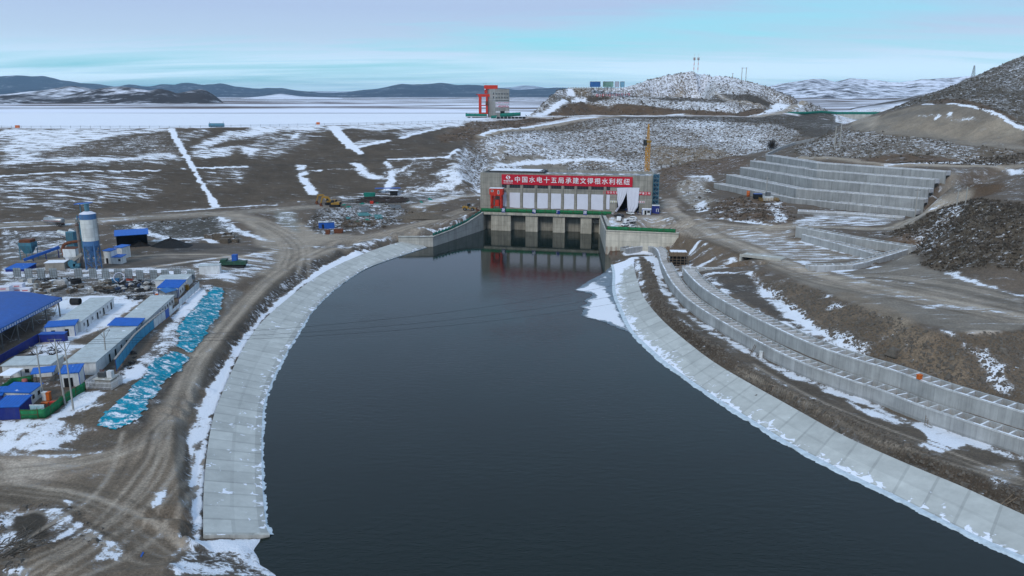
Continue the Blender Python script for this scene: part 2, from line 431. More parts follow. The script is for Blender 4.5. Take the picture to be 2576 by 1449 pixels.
for k in range(30):
 f = k / 29
 x, y = _cr.x + (_pe.x - _cr.x) * f, _cr.y + (_pe.y - _cr.y) * f
 lo_ = 1.3 + 0.7 * min(1, f / .72) + 8 * max(0, (f - .74) / .26)
 CTRL.append((x + .3, y + 2.6, 10.45)); CTRL.append((x, y + 1.4, lo_)); CTRL.append((x, y - 2.5, lo_ - .2 if f < .8 else lo_ - 1.5))
TR = [([(800, 205), (1150, 260), (2040, 320)], 33.4), ([(690, 245), (1150, 312), (1960, 375)], 30.2), ([(620, 290), (1120, 372), (1920, 440)], 26.5),
      ([(525, 340), (1010, 437), (1890, 510)], 22.5), ([(440, 400), (970, 500), (1830, 590)], 18.1), ([(1020, 592), (1400, 610), (1740, 637)], 16.4)]
STEPS = [[at(*S('6', *p), z) for p in pts] for pts, z in TR]
for i, P in enumerate(STEPS):
 zn = TR[i + 1][1] - 2.2 if i < 4 else 15.0
 for a, b in zip(P[:-1], P[1:]):
  for k in range(13):
   v = a.lerp(b, k / 12)
   t_ = Vector((a.y - b.y, b.x - a.x)).normalized()
   CTRL.append((v.x + t_.x * 2.2, v.y + t_.y * 2.2, zn)); CTRL.append((v.x - t_.x * .5, v.y - t_.y * .5, zn))
   if i in (0, 5):
    CTRL.append((v.x + t_.x * 4.8, v.y + t_.y * 4.8, TR[i][1] - 1.5))
for pts, z0_, z1_ in (([(1045, 752), (1270, 812), (1540, 885)], 12.0, 13.3), ([(1100, 970), (1400, 962), (1490, 945), (1800, 850)], 13.0, 12.4)):
 P = [at(*S('6', *p), 14.8) for p in pts]
 for a, b in zip(P[:-1], P[1:]):
  t_ = Vector((a.y - b.y, b.x - a.x)).normalized()
  for k in range(9):
   v = a.lerp(b, k / 8)
   CTRL.append((v.x - t_.x * .5, v.y - t_.y * .5, z0_)); CTRL.append((v.x + t_.x * 2, v.y + t_.y * 2, z1_))
P = [at(*S('6', 1005, 700), 17.0), at(*S('6', 1420, 775), 16.8), at(*S('6', 1800, 838), 16.2)]
for a, b in zip(P[:-1], P[1:]):
 t_ = Vector((a.y - b.y, b.x - a.x)).normalized()
 for k in range(9):
  v = a.lerp(b, k / 8)
  CTRL.append((v.x + t_.x * 3.6, v.y + t_.y * 3.6, 15.2)); CTRL.append((v.x + t_.x * 1.2, v.y + t_.y * 1.2, 13.2))
PT((1640, 545, 10.3), (1669, 500, 11), (1700, 540, 10.5), (1760, 560, 11), (1760, 525, 11.6), (1690, 480, 13), (1660, 470, 12.5))
WP((-20, 400, 9), (-20, 425, 10), (20, 430, 11), (70, 420, 11), (40, 395, 10), (0, 405, 9.5), (-25, 445, 12), (20, 450, 12.5), (70, 450, 12.5))
PT((1205, 440, 18), (1215, 400, 24), (1240, 360, 33), (1250, 330, 40), (1400, 420, 17), (1400, 380, 26), (1400, 340, 35), (1400, 310, 42),
   (1600, 420, 17), (1600, 380, 25), (1600, 340, 34), (1600, 310, 42), (1800, 400, 20), (1800, 360, 28), (1800, 320, 39), (2000, 340, 35.5),
   (2000, 303, 44), (1900, 380, 25), (2080, 330, 38.5), (2050, 352, 33.5), (1990, 377, 29), (1930, 392, 26), (1870, 430, 18), (1800, 450, 15), (1150, 440, 21),
   (1150, 380, 31), (1180, 340, 38))
BL('s', [(1195, 301), (1240, 296), (1330, 293.5), (1503, 288), (1726, 290), (1913, 288), (1991, 285.5), (2108, 283)], 46.6)
BL('s', [(1440, 285), (1718, 281), (1894, 279)], 47.6)
def BY(pts):
 W = [atY(*q) for q in pts]
 for a, b in zip(W[:-1], W[1:]):
  n = max(1, int((b - a).length / 8))
  CTRL.extend([tuple(a.lerp(b, k / n)) for k in range(n)])
 CTRL.append(tuple(W[-1]))
BY([(1464, 270, 885), (1718, 274, 890), (1894, 272, 885), (1990, 274, 880)])
BY([(1401, 262, 870), (1464, 251, 915), (1601, 239.5, 940), (1718, 243.5, 935), (1952, 257.5, 905)])
MOUND = [(1322, 293.5, 790), (1345, 279, 840), (1375, 250, 890), (1401.5, 225.4, 930), (1429, 221.5, 950), (1500, 221, 960), (1569.5, 219.5, 965), (1600, 209, 975), (1640, 198, 995), (1690, 186, 1005), (1737.5, 178.5, 1010), (1772.6, 178.5, 1010),
         (1835, 192, 1005), (1880, 203, 995), (1933, 219.5, 980), (1990, 241, 955), (2042, 258.6, 925), (2070, 273, 900), (2092, 284, 880)]
_m = [atY(*q) for q in MOUND]
for a, b in zip(_m[:-1], _m[1:]):
 for k in range(5):
  v = a.lerp(b, k / 5)
  CTRL.append(tuple(v)); CTRL.append((v.x * 1.02, v.y + 18, v.z - 1.5)); CTRL.append((v.x * 1.08, v.y + 70, max(43.5, v.z - 18))); CTRL.append((v.x * 1.16, v.y + 130, 43.4))
CTRL.extend([tuple(atY(x, y, Y)) for x, y, Y in ((2128, 312, 720), (2132, 313, 820), (2145, 310, 862), (2165, 304, 866), (2215, 293, 868), (2150, 310, 780), (2185, 308, 780))])
BL('s', [(2012, 393), (2100, 402), (2200, 410), (2300, 413), (2400, 412), (2490, 414), (2576, 419)], 34.5)
BL('s', [(2045, 372, 36), (2110, 330, 42), (2193, 331, 45.0), (2290, 338, 44.5), (2396, 349, 43.3), (2486, 362, 42.2), (2576, 370, 41.6)])
BY([(2235, 281, 545), (2306, 267, 525), (2396, 262.5, 490), (2486, 280, 462), (2576, 321, 432), (2700, 380, 400)])
_m = [atY(x, y, Y) for x, y, Y in ((3000, 20, 650), (2760, 85, 660), (2576, 140, 670), (2509, 167, 670), (2464, 187.7, 665), (2396, 214.7, 650), (2306, 248.6, 630), (2235, 279, 600))]
for a, b in zip(_m[:-1], _m[1:]):
 for k in range(6):
  v = a.lerp(b, k / 6)
  CTRL.append(tuple(v)); CTRL.append((v.x * 1.03, v.y + 20, v.z - 1.5)); CTRL.append((v.x * 1.2, v.y + 130, 44 + (v.z - 44) * 0.45))
BY([(2396, 240, 560), (2500, 225, 560), (2576, 230, 540), (2700, 230, 530), (3000, 250, 500)])
PT((2800, 385, 40))
BL('s', [(2000, 585, 13.6), (2060, 572, 14.6), (2150, 560, 15.2), (2270, 550, 15.6)])
BL('s', [(2000, 566, 14.2), (2150, 573, 15), (2256, 571, 15.5), (2311, 542, 17.2), (2366, 509, 20), (2413, 497, 22)])
PT((1735, 447, 20.5), (1760, 460, 18), (1700, 472, 15), (1703, 500, 12.2), (1760, 520, 12), (1778, 492, 15), (1765, 480, 15),
   (1774, 543, 12.4), (1891, 495, 18), (1840, 499, 17), (1930, 500, 17.8), (1964, 509, 17.3), (2003, 553, 15), (1945.6, 568, 13.8), (1818, 552, 12.9), (1900, 535, 15.8), (1860, 525, 15),
   (2402, 462, 30), (2395, 490, 24))
BL('s', [(2322, 622, 16), (2328, 670, 16.6), (2380, 687, 17), (2492, 724, 17.3), (2576, 748, 17.5)])
PT((2450, 610, 23.5), (2450, 545, 27), (2450, 505, 29), (2576, 610, 25.5), (2576, 525, 30), (2576, 465, 32.5), (2400, 560, 22), (2380, 620, 19), (2500, 660, 21),
   (2340, 590, 18.5), (2900, 610, 27), (2900, 460, 34))
BL('s', [(1823.8, 603.6, 11.4), (1884.6, 634, 12), (1960.5, 660, 12.8), (2006, 670, 13.4), (2097, 692, 14.5), (2279.5, 730, 16.5), (2576, 800, 17.5)])
BL('s', [(1872, 600, 11.4), (1960, 590, 12)])
PT((2000, 632, 12), (2100, 640, 12.3), (2060, 615, 12.2), (2127, 678, 14.2), (2279, 640, 15.6), (2200, 650, 15), (1990, 652, 12.4))
BL('s', [(1878.6, 685.6, 12), (1945, 679.5, 12.9), (2006, 710, 14), (2073, 731, 15), (2142.8, 761.5, 16), (2203.5, 779.8, 16.5), (2258, 798, 17), (2340, 831, 17.3), (2401, 836, 17.4), (2576, 833, 17.5)])
BL('s', [(1891.6, 701), (1925, 733), (1967, 774), (2014, 808), (2075, 840), (2127, 868), (2160, 890)], 10.3)
BL('s', [(1706.7, 596, 10), (1740.5, 598, 10.8), (1792.6, 616, 11.2), (1857.7, 640, 11.6), (1889, 650, 12)])
BL('s', [(1667.6, 621, 2.2), (1700, 640, 3.0), (1730, 661, 4.6), (1770, 668, 7), (1805.6, 669, 8.6), (1870, 665, 9.6)])
PT((1532, 634, 1.4), (1600, 627, 1.6), (1650, 622, 2), (1707, 667, 3.6), (1700, 690, 4), (1620, 660, 2.4), (1630, 690, 2.6))
BL('s', [(1615.5, 652, 2.8), (1631, 680, 3.2), (1636, 717), (1654.6, 756), (1688, 803), (1740.5, 842), (1805.6, 883.6), (1928.5, 964), (2033, 1009.7), (2138, 1055),
         (2242.6, 1104), (2312, 1142), (2417, 1187.7), (2522, 1226), (2576, 1250.5)], 4.1, 4)
W1F = [(1575, 640), (1620, 633), (1645, 637), (1656, 652), (1660, 680), (1680.6, 727), (1714.5, 769), (1753.6, 800), (1805.6, 834), (1870.7, 873), (1991, 939), (2120.5, 988.8), (2207.7, 1016),
       (2295, 1055), (2399.7, 1092), (2576, 1152), (2860, 1245)]
W1Z = [1.6, 1.8, 2.0, 2.4, 3.0, 3.2, 3.4] + [3.5] * 10
WALL1 = [at(x, y, z) for (x, y), z in zip(W1F, W1Z)]
def offset_line(P, d):
 out = []
 for i, p in enumerate(P):
  a = P[max(0, i - 1)]; b = P[min(len(P) - 1, i + 1)]
  t = Vector((b.x - a.x, b.y - a.y)).normalized()
  out.append(Vector((p.x - t.y * d, p.y + t.x * d, p.z)))
 return out
def densify(P, step):
 out = [P[0].copy()]
 for a, b in zip(P[:-1], P[1:]):
  n = max(1, round((b - a).length / step))
  for k in range(1, n + 1):
   out.append(a.lerp(b, k / n))
 return out
def smooth(P, it=2):
 for _ in range(it):
  Q = [P[0].copy()]
  for a, b in zip(P[:-1], P[1:]):
   Q += [a.lerp(b, 0.25), a.lerp(b, 0.75)]
  Q.append(P[-1].copy())
  P = Q
 return P
WALL1 = densify(smooth(WALL1, 2), 2.0)
CTRL.extend([tuple(v) for v in WALL1])
CTRL.extend([(v.x, v.y, v.z + 1.6) for v in offset_line(WALL1, 2.2)])
W2START = at(1718.4, 716, 4.6)
_k = min(range(len(WALL1)), key=lambda i: (WALL1[i] - W2START).length)
WALL2 = [Vector((v.x, v.y, 6.0)) for v in offset_line(WALL1, 4.6)[_k:]]
CTRL.extend([(v.x, v.y, 8.2) for v in offset_line(WALL2, 2.0)])
CTRL.extend([(v.x, v.y, 9.7) for v in offset_line(WALL2, 5.0)])
WP((-400, 60, 5), (400, 60, 4), (-40, 60, -1), (40, 60, -1), (-60, 40, 3), (400, 40, 4), (-400, 40, 4), (-1500, 1300, 43.4), (1500, 1300, 43.4), (0, 1300, 43.4), (-700, 1300, 43.4),
   (700, 1300, 43.4), (-1500, 900, 43), (-900, 560, 43), (-600, 700, 41.5), (-300, 900, 41.5), (-900, 900, 41.5), (-100, 1000, 41.5), (900, 900, 60), (900, 600, 70), (600, 60, 20), (900, 300, 40),
   (600, 200, 25), (-700, 200, 8), (-700, 60, 6), (-900, 400, 10), (150, 1100, 43), (400, 1100, 43.4))
# ------------------------------------------------------------------ ground grid, finer near the lookout point
NA, NR = 760, 700
AMIN, AMAX = -0.98, 0.98
Y0, Y1 = 66.0, 1180.0
_a = np.linspace(AMIN, AMAX, NA)
_y = Y0 * (Y1 / Y0) ** np.linspace(0, 1, NR)
GX = (_y[:, None] * _a[None, :])
GY = np.repeat(_y[:, None], NA, 1)
def gidx(x, y):
 return np.log(y / Y0) / math.log(Y1 / Y0) * (NR - 1), (x / y - AMIN) / (AMAX - AMIN) * (NA - 1)
def tin_grid():
 pts = np.array(CTRL)
 key = {}
 for p in CTRL:
  key.setdefault((round(p[0] * 4), round(p[1] * 4)), p)
 P = list(key.values())
 v2 = [Vector((p[0], p[1])) for p in P]
 rv, re, rf, ov, _, _ = geometry.delaunay_2d_cdt(v2, [], [], 0, 1e-4)
 zs = [P[o[0]][2] for o in ov]
 Z = np.full(GX.shape, 4.0)
 for f in rf:
  (x0, y0), (x1, y1), (x2, y2) = (rv[i] for i in f)
  z0, z1, z2 = (zs[i] for i in f)
  ya, yb = min(y0, y1, y2), max(y0, y1, y2)
  if yb < Y0 or ya > Y1:
   continue
  r0 = max(0, int(gidx(0, max(ya, Y0))[0])); r1 = min(NR - 1, int(gidx(0, min(max(yb, Y0), Y1))[0]) + 1)
  yy = max(ya, Y0)
  av = [x / max(y, 1) for x, y in ((x0, y0), (x1, y1), (x2, y2))]
  c0 = max(0, int((min(av) - AMIN) / (AMAX - AMIN) * (NA - 1)) - 1); c1 = min(NA - 1, int((max(av) - AMIN) / (AMAX - AMIN) * (NA - 1)) + 2)
  if min(y0, y1, y2) < Y0:
   c0, c1 = 0, NA - 1
  if c1 <= c0 or r1 < r0:
   continue
  X = GX[r0:r1 + 1, c0:c1 + 1]; Y = GY[r0:r1 + 1, c0:c1 + 1]
  d = (y1 - y2) * (x0 - x2) + (x2 - x1) * (y0 - y2)
  if abs(d) < 1e-9:
   continue
  l0 = ((y1 - y2) * (X - x2) + (x2 - x1) * (Y - y2)) / d
  l1 = ((y2 - y0) * (X - x2) + (x0 - x2) * (Y - y2)) / d
  l2 = 1 - l0 - l1
  m = (l0 >= -1e-6) & (l1 >= -1e-6) & (l2 >= -1e-6)
  Z[r0:r1 + 1, c0:c1 + 1][m] = (l0 * z0 + l1 * z1 + l2 * z2)[m]
 return Z
def blur(A, n=1):
 for _ in range(n):
  B = np.pad(A, 1, mode='edge')
  A = (B[:-2, 1:-1] + B[2:, 1:-1] + B[1:-1, :-2] + B[1:-1, 2:] + 4 * A) / 8
 return A
def vnoise(x, y, seed=0):
 xi = np.floor(x).astype(np.int64); yi = np.floor(y).astype(np.int64)
 fx = x - xi; fy = y - yi
 fx = fx * fx * (3 - 2 * fx); fy = fy * fy * (3 - 2 * fy)
 def h(a, b):
  n = (a * 374761393 + b * 668265263 + seed * 1442695041) & 0xFFFFFFFF
  n = ((n ^ (n >> 13)) * 1274126177) & 0xFFFFFFFF
  return ((n ^ (n >> 16)) & 0xFFFF) / 32767.5 - 1
 return (h(xi, yi) * (1 - fx) + h(xi + 1, yi) * fx) * (1 - fy) + (h(xi, yi + 1) * (1 - fx) + h(xi + 1, yi + 1) * fx) * fy
def fbm(x, y, o=4, seed=0):
 s = 0; a = 1; t = 0
 for k in range(o):
  s = s + a * vnoise(x * 2 ** k + 17.3 * k, y * 2 ** k - 9.1 * k, seed + k)
  t += a; a *= 0.5
 return s / t
GZ = blur(tin_grid(), 1)
def ground(x, y):
 r, c = gidx(x, y)
 r = min(max(r, 0), NR - 1.001); c = min(max(c, 0), NA - 1.001)
 i, j = int(r), int(c); f, g = r - i, c - j
 return float((GZ[i, j] * (1 - g) + GZ[i, j + 1] * g) * (1 - f) + (GZ[i + 1, j] * (1 - g) + GZ[i + 1, j + 1] * g) * f)
def G(r, x, y, guess=None):
 x, y = S(r, x, y)
 u, dy, dz = _ray(x, y)
 prev = None
 t = Y0 / dy + 0.5
 while t * dy < Y1 - 2:
  X, Y = u * t, dy * t
  h = CAM_Z + dz * t - ground(X, Y)
  if h <= 0:
   if prev is not None:
    tp, hp = prev
    t = tp + (t - tp) * hp / (hp - h)
    X, Y = u * t, dy * t
   return Vector((X, Y, ground(X, Y)))
  prev = (t, h)
  t += max(0.4, t * 0.003)
 return Vector((u * t, dy * t, CAM_Z + dz * t))
# ------------------------------------------------------------------ painting the ground: soil, snow cover, pattern
SOIL = np.zeros(GX.shape + (3,))
COV = np.zeros(GX.shape)
TUFT = np.zeros(GX.shape)
STRK = np.zeros(GX.shape)
ROUGH = np.full(GX.shape, 0.25)
C_EARTH = (0.066, 0.056, 0.049)
C_DARK = (0.040, 0.036, 0.033)
C_GRAVEL = (0.115, 0.108, 0.101)
C_ROAD = (0.165, 0.152, 0.139)
C_DUST = (0.235, 0.215, 0.20)
C_RED = (0.058, 0.042, 0.031)
C_CUT = (0.135, 0.122, 0.108)
C_SCRUB = (0.066, 0.056, 0.046)
C_STEPPE = (0.12, 0.085, 0.07)
def _bbox(P, m):
 xs = [p[0] for p in P]; ys = [p[1] for p in P]
 y0, y1 = max(min(ys) - m, Y0), min(max(ys) + m, Y1)
 if y1 <= Y0:
  return None
 r0 = int(gidx(0, y0)[0]); r1 = min(NR - 1, int(gidx(0, y1)[0]) + 1)
 cs = [(x + s) / max(yy, 1) for x in (min(xs), max(xs)) for s in (-m, m) for yy in (y0, y1)]
 c0 = max(0, int((min(cs) - AMIN) / (AMAX - AMIN) * (NA - 1))); c1 = min(NA - 1, int((max(cs) - AMIN) / (AMAX - AMIN) * (NA - 1)) + 1)
 if c1 <= c0:
  return None
 return r0, r1 + 1, c0, c1 + 1
def _segdist(X, Y, P, closed):
 d = np.full(X.shape, 1e9)
 n = len(P)
 for i in range(n if closed else n - 1):
  ax, ay = P[i][0], P[i][1]; bx, by = P[(i + 1) % n][0], P[(i + 1) % n][1]
  vx, vy = bx - ax, by - ay
  L2 = vx * vx + vy * vy + 1e-9
  t = np.clip(((X - ax) * vx + (Y - ay) * vy) / L2, 0, 1)
  d = np.minimum(d, np.hypot(X - ax - t * vx, Y - ay - t * vy))
 return d
def _inside(X, Y, P):
 r = np.zeros(X.shape, bool)
 n = len(P)
 for i in range(n):
  ax, ay = P[i][0], P[i][1]; bx, by = P[(i + 1) % n][0], P[(i + 1) % n][1]
  if ay == by:
   continue
  c = ((ay > Y) != (by > Y)) & (X < (bx - ax) * (Y - ay) / (by - ay) + ax)
  r ^= c
 return r
def _warp(X, Y, lim=2.6):
 a = max(0.9, min(lim, float(Y.mean()) * 0.0065)); q = a * 2.6
 return X + a * fbm(X / q, Y / q, 4, 41), Y + a * fbm(X / q + 9.7, Y / q, 4, 43)
def _apply(sl, k, soil, cov, tuft, strk, rough, covadd):
 if soil is not None:
  SOIL[sl] = SOIL[sl] * (1 - k[..., None]) + np.array(soil) * k[..., None]
 if cov is not None:
  COV[sl] = COV[sl] * (1 - k) + cov * k
 if covadd is not None:
  COV[sl] = COV[sl] + covadd * k
 if tuft is not None:
  TUFT[sl] = TUFT[sl] * (1 - k) + tuft * k
 if strk is not None:
  STRK[sl] = STRK[sl] * (1 - k) + strk * k
 if rough is not None:
  ROUGH[sl] = ROUGH[sl] * (1 - k) + rough * k
def area(r, pts, soil=None, cov=None, tuft=None, strk=None, rough=None, f=3.0, covadd=None, wob=0.0, world=False):
 P = [(p[0], p[1]) for p in pts] if world else [tuple(G(r, *p))[:2] for p in pts]
 bb = _bbox(P, f)
 if bb is None:
  return
 sl = (slice(bb[0], bb[1]), slice(bb[2], bb[3]))
 X, Y = _warp(GX[sl], GY[sl])
 d = _segdist(X, Y, P, True)
 d = np.where(_inside(X, Y, P), d, -d)
 if wob:
  d = d + wob * fbm(X / (wob * 3), Y / (wob * 3), 3, 5)
 k = np.clip((d + f * 0.5) / f, 0, 1)
 k = k * k * (3 - 2 * k)
 _apply(sl, k, soil, cov, tuft, strk, rough, covadd)
def stroke(r, pts, wd, soil=None, cov=None, tuft=None, strk=None, rough=None, f=None, covadd=None, wob=0.0, world=False, al=1.0):
 P = [(p[0], p[1]) for p in pts] if world else [tuple(G(r, *p))[:2] for p in pts]
 f = wd * 0.6 if f is None else f
 bb = _bbox(P, wd / 2 + f + 2 * wob)
 if bb is None:
  return
 sl = (slice(bb[0], bb[1]), slice(bb[2], bb[3]))
 X, Y = _warp(GX[sl], GY[sl], 1.3) if soil is None else (GX[sl], GY[sl])
 d = wd / 2 - _segdist(X, Y, P, False)
 if wob:
  d = d + wob * fbm(X / (wob * 3), Y / (wob * 3), 3, 9)
 k = np.clip((d + f * 0.5) / f, 0, 1) * al
 _apply(sl, k, soil, cov, tuft, strk, rough, covadd)
def ruts(r, pts, n, spread, wd=0.6):
 P = smooth([G(r, *p) for p in pts], 2)
 for i in range(n):
  o = RNG.normal(0, spread); ph = RNG.uniform(0, 6)
  for s_ in (-0.95, 0.95):
   Q = [(v.x, v.y) for v in offset_line(P, o + s_)]
   Q = [(x + .5 * math.sin(ph + k * .5), y + .4 * math.cos(ph + k * .4)) for k, (x, y) in enumerate(Q)]
   lt = RNG.random() < .55
   stroke('w', Q, wd * RNG.uniform(.7, 1.6), soil=(0.21, 0.195, 0.18) if lt else (0.055, 0.048, 0.042), cov=0.22 if lt else 0.02, f=wd, world=True, al=RNG.uniform(.25, .6))
SOIL[:] = C_EARTH
COV[:] = 0.14
_c3 = [tuple(v)[:2] for v in CREST]
area('w', _c3 + [(1500, 900), (1500, 1179), (-1400, 1179), (-1400, 600)], soil=C_STEPPE, cov=0.62, strk=0.8, f=20, rough=0.05, world=True)
area('w', [(x - 8, y + 18) for x, y in _c3] + [(-20, 760), (60, 1000), (330, 1179), (-1400, 1179), (-1400, 600)], cov=1.3, tuft=0, strk=0, f=8, rough=0.0, world=True)
area('s', [(0, 324), (430, 324), (700, 319), (960, 314), (1180, 308), (1110, 330), (1170, 380), (1190, 480), (1000, 487), (790, 503), (545, 519), (370, 529), (0, 553)], soil=(0.047, 0.040, 0.034), cov=0.10, strk=0.75, rough=0.06, f=6)
A = area; K = stroke
A('b4', [(0, 618), (900, 618), (1600, 618), (1560, 640), (900, 735), (650, 800), (380, 870), (650, 890), (1000, 880), (1350, 870), (1700, 840), (1730, 890), (1350, 920), (1000, 940), (600, 960), (200, 985), (0, 950)], cov=0.68, strk=1, f=14, wob=6)
A('b4', [(400, 860), (700, 780), (950, 735), (1400, 670), (1600, 640), (1690, 830), (1300, 855), (900, 850), (650, 880)], cov=0.38, tuft=0.7, strk=0.4, f=14, wob=7)
A('b4', [(0, 690), (120, 690), (120, 760), (0, 800)], cov=0.5, f=8)
A('b4', [(0, 945), (700, 940), (1700, 900), (1700, 960), (700, 985), (0, 1010)], cov=0.38, tuft=0.7, f=8, wob=5)
A('b4', [(1740, 800), (1850, 740), (2100, 640), (2576, 608), (2576, 655), (2250, 720), (2000, 790), (2300, 760), (2150, 880), (1900, 910), (1780, 880)], cov=0.62, strk=0.8, f=12, wob=6)
A('b4', [(1660, 650), (1900, 620), (1960, 650), (1760, 780), (1700, 760)], cov=0.42, tuft=0.6, f=8, wob=4)
A('b4', [(0, 1085), (640, 1050), (900, 1050), (1200, 1040), (1420, 1060), (1420, 1288), (700, 1288), (0, 1288)], cov=0.46, strk=1, f=16, wob=5)
A('1', [(0, 0), (900, 0), (1000, 130), (600, 230), (0, 200)], cov=0.36, strk=1, f=16)
A('1', [(900, 0), (1500, 0), (1450, 110), (1000, 130)], cov=0.32, strk=1, f=14)
A('b4', [(1880, 1000), (2320, 975), (2250, 1130), (1950, 1170)], cov=0.36, strk=1, f=10)
A('b4', [(2250, 800), (2430, 790), (2420, 870), (2280, 860)], cov=0.75, f=8, wob=4)
A('b5', [(0, 545), (650, 545), (1200, 530), (1880, 512), (1870, 545), (1500, 560), (1100, 590), (840, 570), (600, 590), (300, 590), (0, 640)], cov=0.72, strk=1, f=9, wob=4)
A('b5', [(0, 640), (300, 590), (600, 590), (690, 560), (560, 690), (300, 790), (0, 830)], cov=0.42, tuft=0.6, f=14, wob=6)
A('b5', [(0, 735), (75, 750), (40, 795), (0, 800)], cov=0.9, f=5)
A('b5', [(340, 620), (420, 605), (410, 640), (350, 655)], cov=0.9, f=4)
A('b5', [(830, 580), (1250, 590), (1250, 610), (1050, 630), (850, 640)], cov=0.34, tuft=0.8, f=8)
A('b5', [(1240, 590), (1620, 535), (1700, 540), (1600, 570), (1300, 655)], cov=0.52, strk=1, f=7, wob=3)
A('b5', [(870, 680), (1000, 655), (1180, 670), (1240, 660), (1000, 710), (900, 735)], cov=0.55, strk=1, f=6, wob=3)
A('b5', [(1770, 540), (1880, 530), (1850, 560), (1800, 590)], cov=0.9, f=4)
A('b5', [(1200, 850), (1900, 800), (1960, 1000), (1600, 1100), (1100, 1080), (1150, 900)], cov=0.28, strk=0.3, f=10)
for p, wd in (([(730, 550), (800, 640), (880, 720), (960, 795)], 4.5), ([(690, 550), (760, 640), (855, 735)], 3)):
 K('b5', p, wd, cov=1.1, f=3, strk=0)
K('b5', [(960, 795), (1000, 840)], 4, soil=C_DARK, cov=0)
K('b4', [(1605, 620), (1650, 720), (1730, 850), (1815, 990)], 2.8, cov=1.1, f=2, strk=0)
K('b4', [(1815, 990), (1880, 1120), (1990, 1290)], 2.2, cov=1.1, f=2, strk=0)
K('s', [(530, 500), (545, 520)], 4, cov=1, f=2)
K('b4', [(0, 1068), (1500, 1010)], 2.0, cov=0.85, f=1); K('b4', [(1710, 993), (2320, 972)], 2.0, cov=0.9, f=1)
K('w', [(v.x - 1, v.y + 4.5) for v in CREST], 3.4, soil=(0.05, 0.045, 0.04), cov=0.16, strk=0.5, f=1.5, world=True)
K('b4', [(0, 1064), (1500, 1004), (2576, 958)], 1.5, soil=C_DARK, f=1)
K('b5', [(0, 884), (1000, 847), (1450, 826)], 2.5, soil=C_DARK, cov=0.05, f=1.2)
K('b5', [(1200, 833), (1450, 823), (1700, 812), (1800, 745)], 2.6, cov=0.9, f=1.5)
for p, wd, c in (([(895, 870), (940, 900), (980, 950), (1050, 985), (1130, 985)], 7, .75), ([(420, 890), (460, 885), (460, 915), (430, 920)], 4, .9), ([(460, 950), (435, 980), (480, 1040), (545, 1130)], 5, .9),
                 ([(1230, 930), (1215, 1000), (1210, 1040), (1150, 1100)], 4.5, .85), ([(1165, 855), (1215, 897)], 4, .8), ([(480, 935), (740, 915), (870, 915)], 2.2, .62),
                 ([(1920, 800), (1880, 900), (1800, 960), (1700, 1040), (1640, 1095)], 13, .66), ([(1660, 940), (1780, 980)], 9, .62), ([(1860, 960), (1840, 990), (1960, 1060), (1975, 1110)], 6, .75),
                 ([(1300, 650), (1470, 600), (1660, 555)], 4, .85), ([(930, 725), (1180, 672)], 4, .8), ([(1240, 950), (1400, 870)], 3, .6)):
 K('b5', p, wd, cov=c, f=wd * .6, wob=1.6, strk=0, tuft=0.3)
A('b5', [(560, 1175), (800, 1140), (1100, 1110), (1400, 1075), (1700, 1085), (1960, 1095), (1960, 1130), (1200, 1165), (700, 1180)], cov=0.5, f=6, strk=0.3)
A('s', [(1150, 430), (1185, 380), (1215, 345), (1330, 318), (1500, 300), (1700, 294), (2000, 297), (2030, 340), (1960, 372), (1850, 395), (1800, 412), (1700, 430), (1660, 450), (1240, 450), (1205, 475)], soil=C_SCRUB, cov=0.62, tuft=1, strk=0, f=16, rough=0.35)
A('5', [(380, 120), (480, 20), (860, 5), (1010, 60), (700, 95), (520, 110)], soil=C_GRAVEL, cov=0.12, tuft=0.3, f=8)
A('5', [(690, 110), (1000, 75), (1180, 110), (1200, 190), (700, 190)], soil=C_GRAVEL, cov=0.08, tuft=0.3, f=8)
K('5', [(400, 115), (700, 95), (1100, 70), (1500, 50), (1700, 60)], 7, cov=0.85, tuft=0.2, f=6, wob=2)
A('5', [(1200, 100), (1600, 80), (1650, 180), (1250, 170)], cov=0.5, tuft=1, f=10)
A('6', [(0, 140), (400, 150), (650, 205), (300, 270), (0, 300)], soil=(0.085, 0.066, 0.045), cov=0.5, tuft=0.8, f=14)
A('6', [(60, 310), (350, 240), (640, 205), (680, 260), (560, 310), (400, 345), (150, 430), (60, 440)], soil=C_RED, cov=0.24, tuft=0.6, f=9)
A('6', [(240, 350), (420, 345), (440, 390), (300, 370)], cov=0.7, f=5)
A('7', [(190, 460), (480, 443), (800, 432), (520, 480), (250, 540), (-40, 600), (-100, 560)], soil=C_RED, cov=0.3, tuft=0.9, f=8, rough=0.5)
A('7', [(950, 428), (1500, 426), (2200, 420), (2400, 440), (2500, 520), (2300, 540), (2050, 470), (1900, 470), (1500, 442), (1000, 445)], soil=C_DARK, cov=0.34, tuft=0.9, f=8)
A('7', [(500, 480), (950, 440), (1500, 440), (1100, 480), (600, 530), (300, 560)], cov=0.42, tuft=1, f=10)
A('7', [(500, 425), (690, 255), (1120, 240), (1300, 180), (1560, 128), (1640, 130), (2050, 240), (2330, 340), (2450, 405), (2000, 412), (1500, 410), (900, 418)], soil=C_SCRUB, cov=0.58, tuft=1, strk=0, f=10, rough=0.5)
A('7', [(1150, 235), (1300, 190), (1550, 140), (1640, 140), (2050, 245), (2300, 350), (2100, 335), (1500, 295), (1220, 280)], cov=0.70, tuft=1, f=12)
A('7', [(1560, 132), (1610, 132), (1600, 155), (1570, 155)], soil=C_DARK, cov=0.1, f=4)
A('7', [(695, 258), (790, 250), (800, 290), (760, 300)], cov=1.0, tuft=0, f=8)
A('7', [(900, 248), (1110, 245), (1150, 280), (1100, 300), (900, 305)], cov=0.68, f=8)
A('7', [(780, 252), (900, 246), (880, 300), (830, 310)], soil=(0.075, 0.06, 0.04), cov=0.45, f=8)
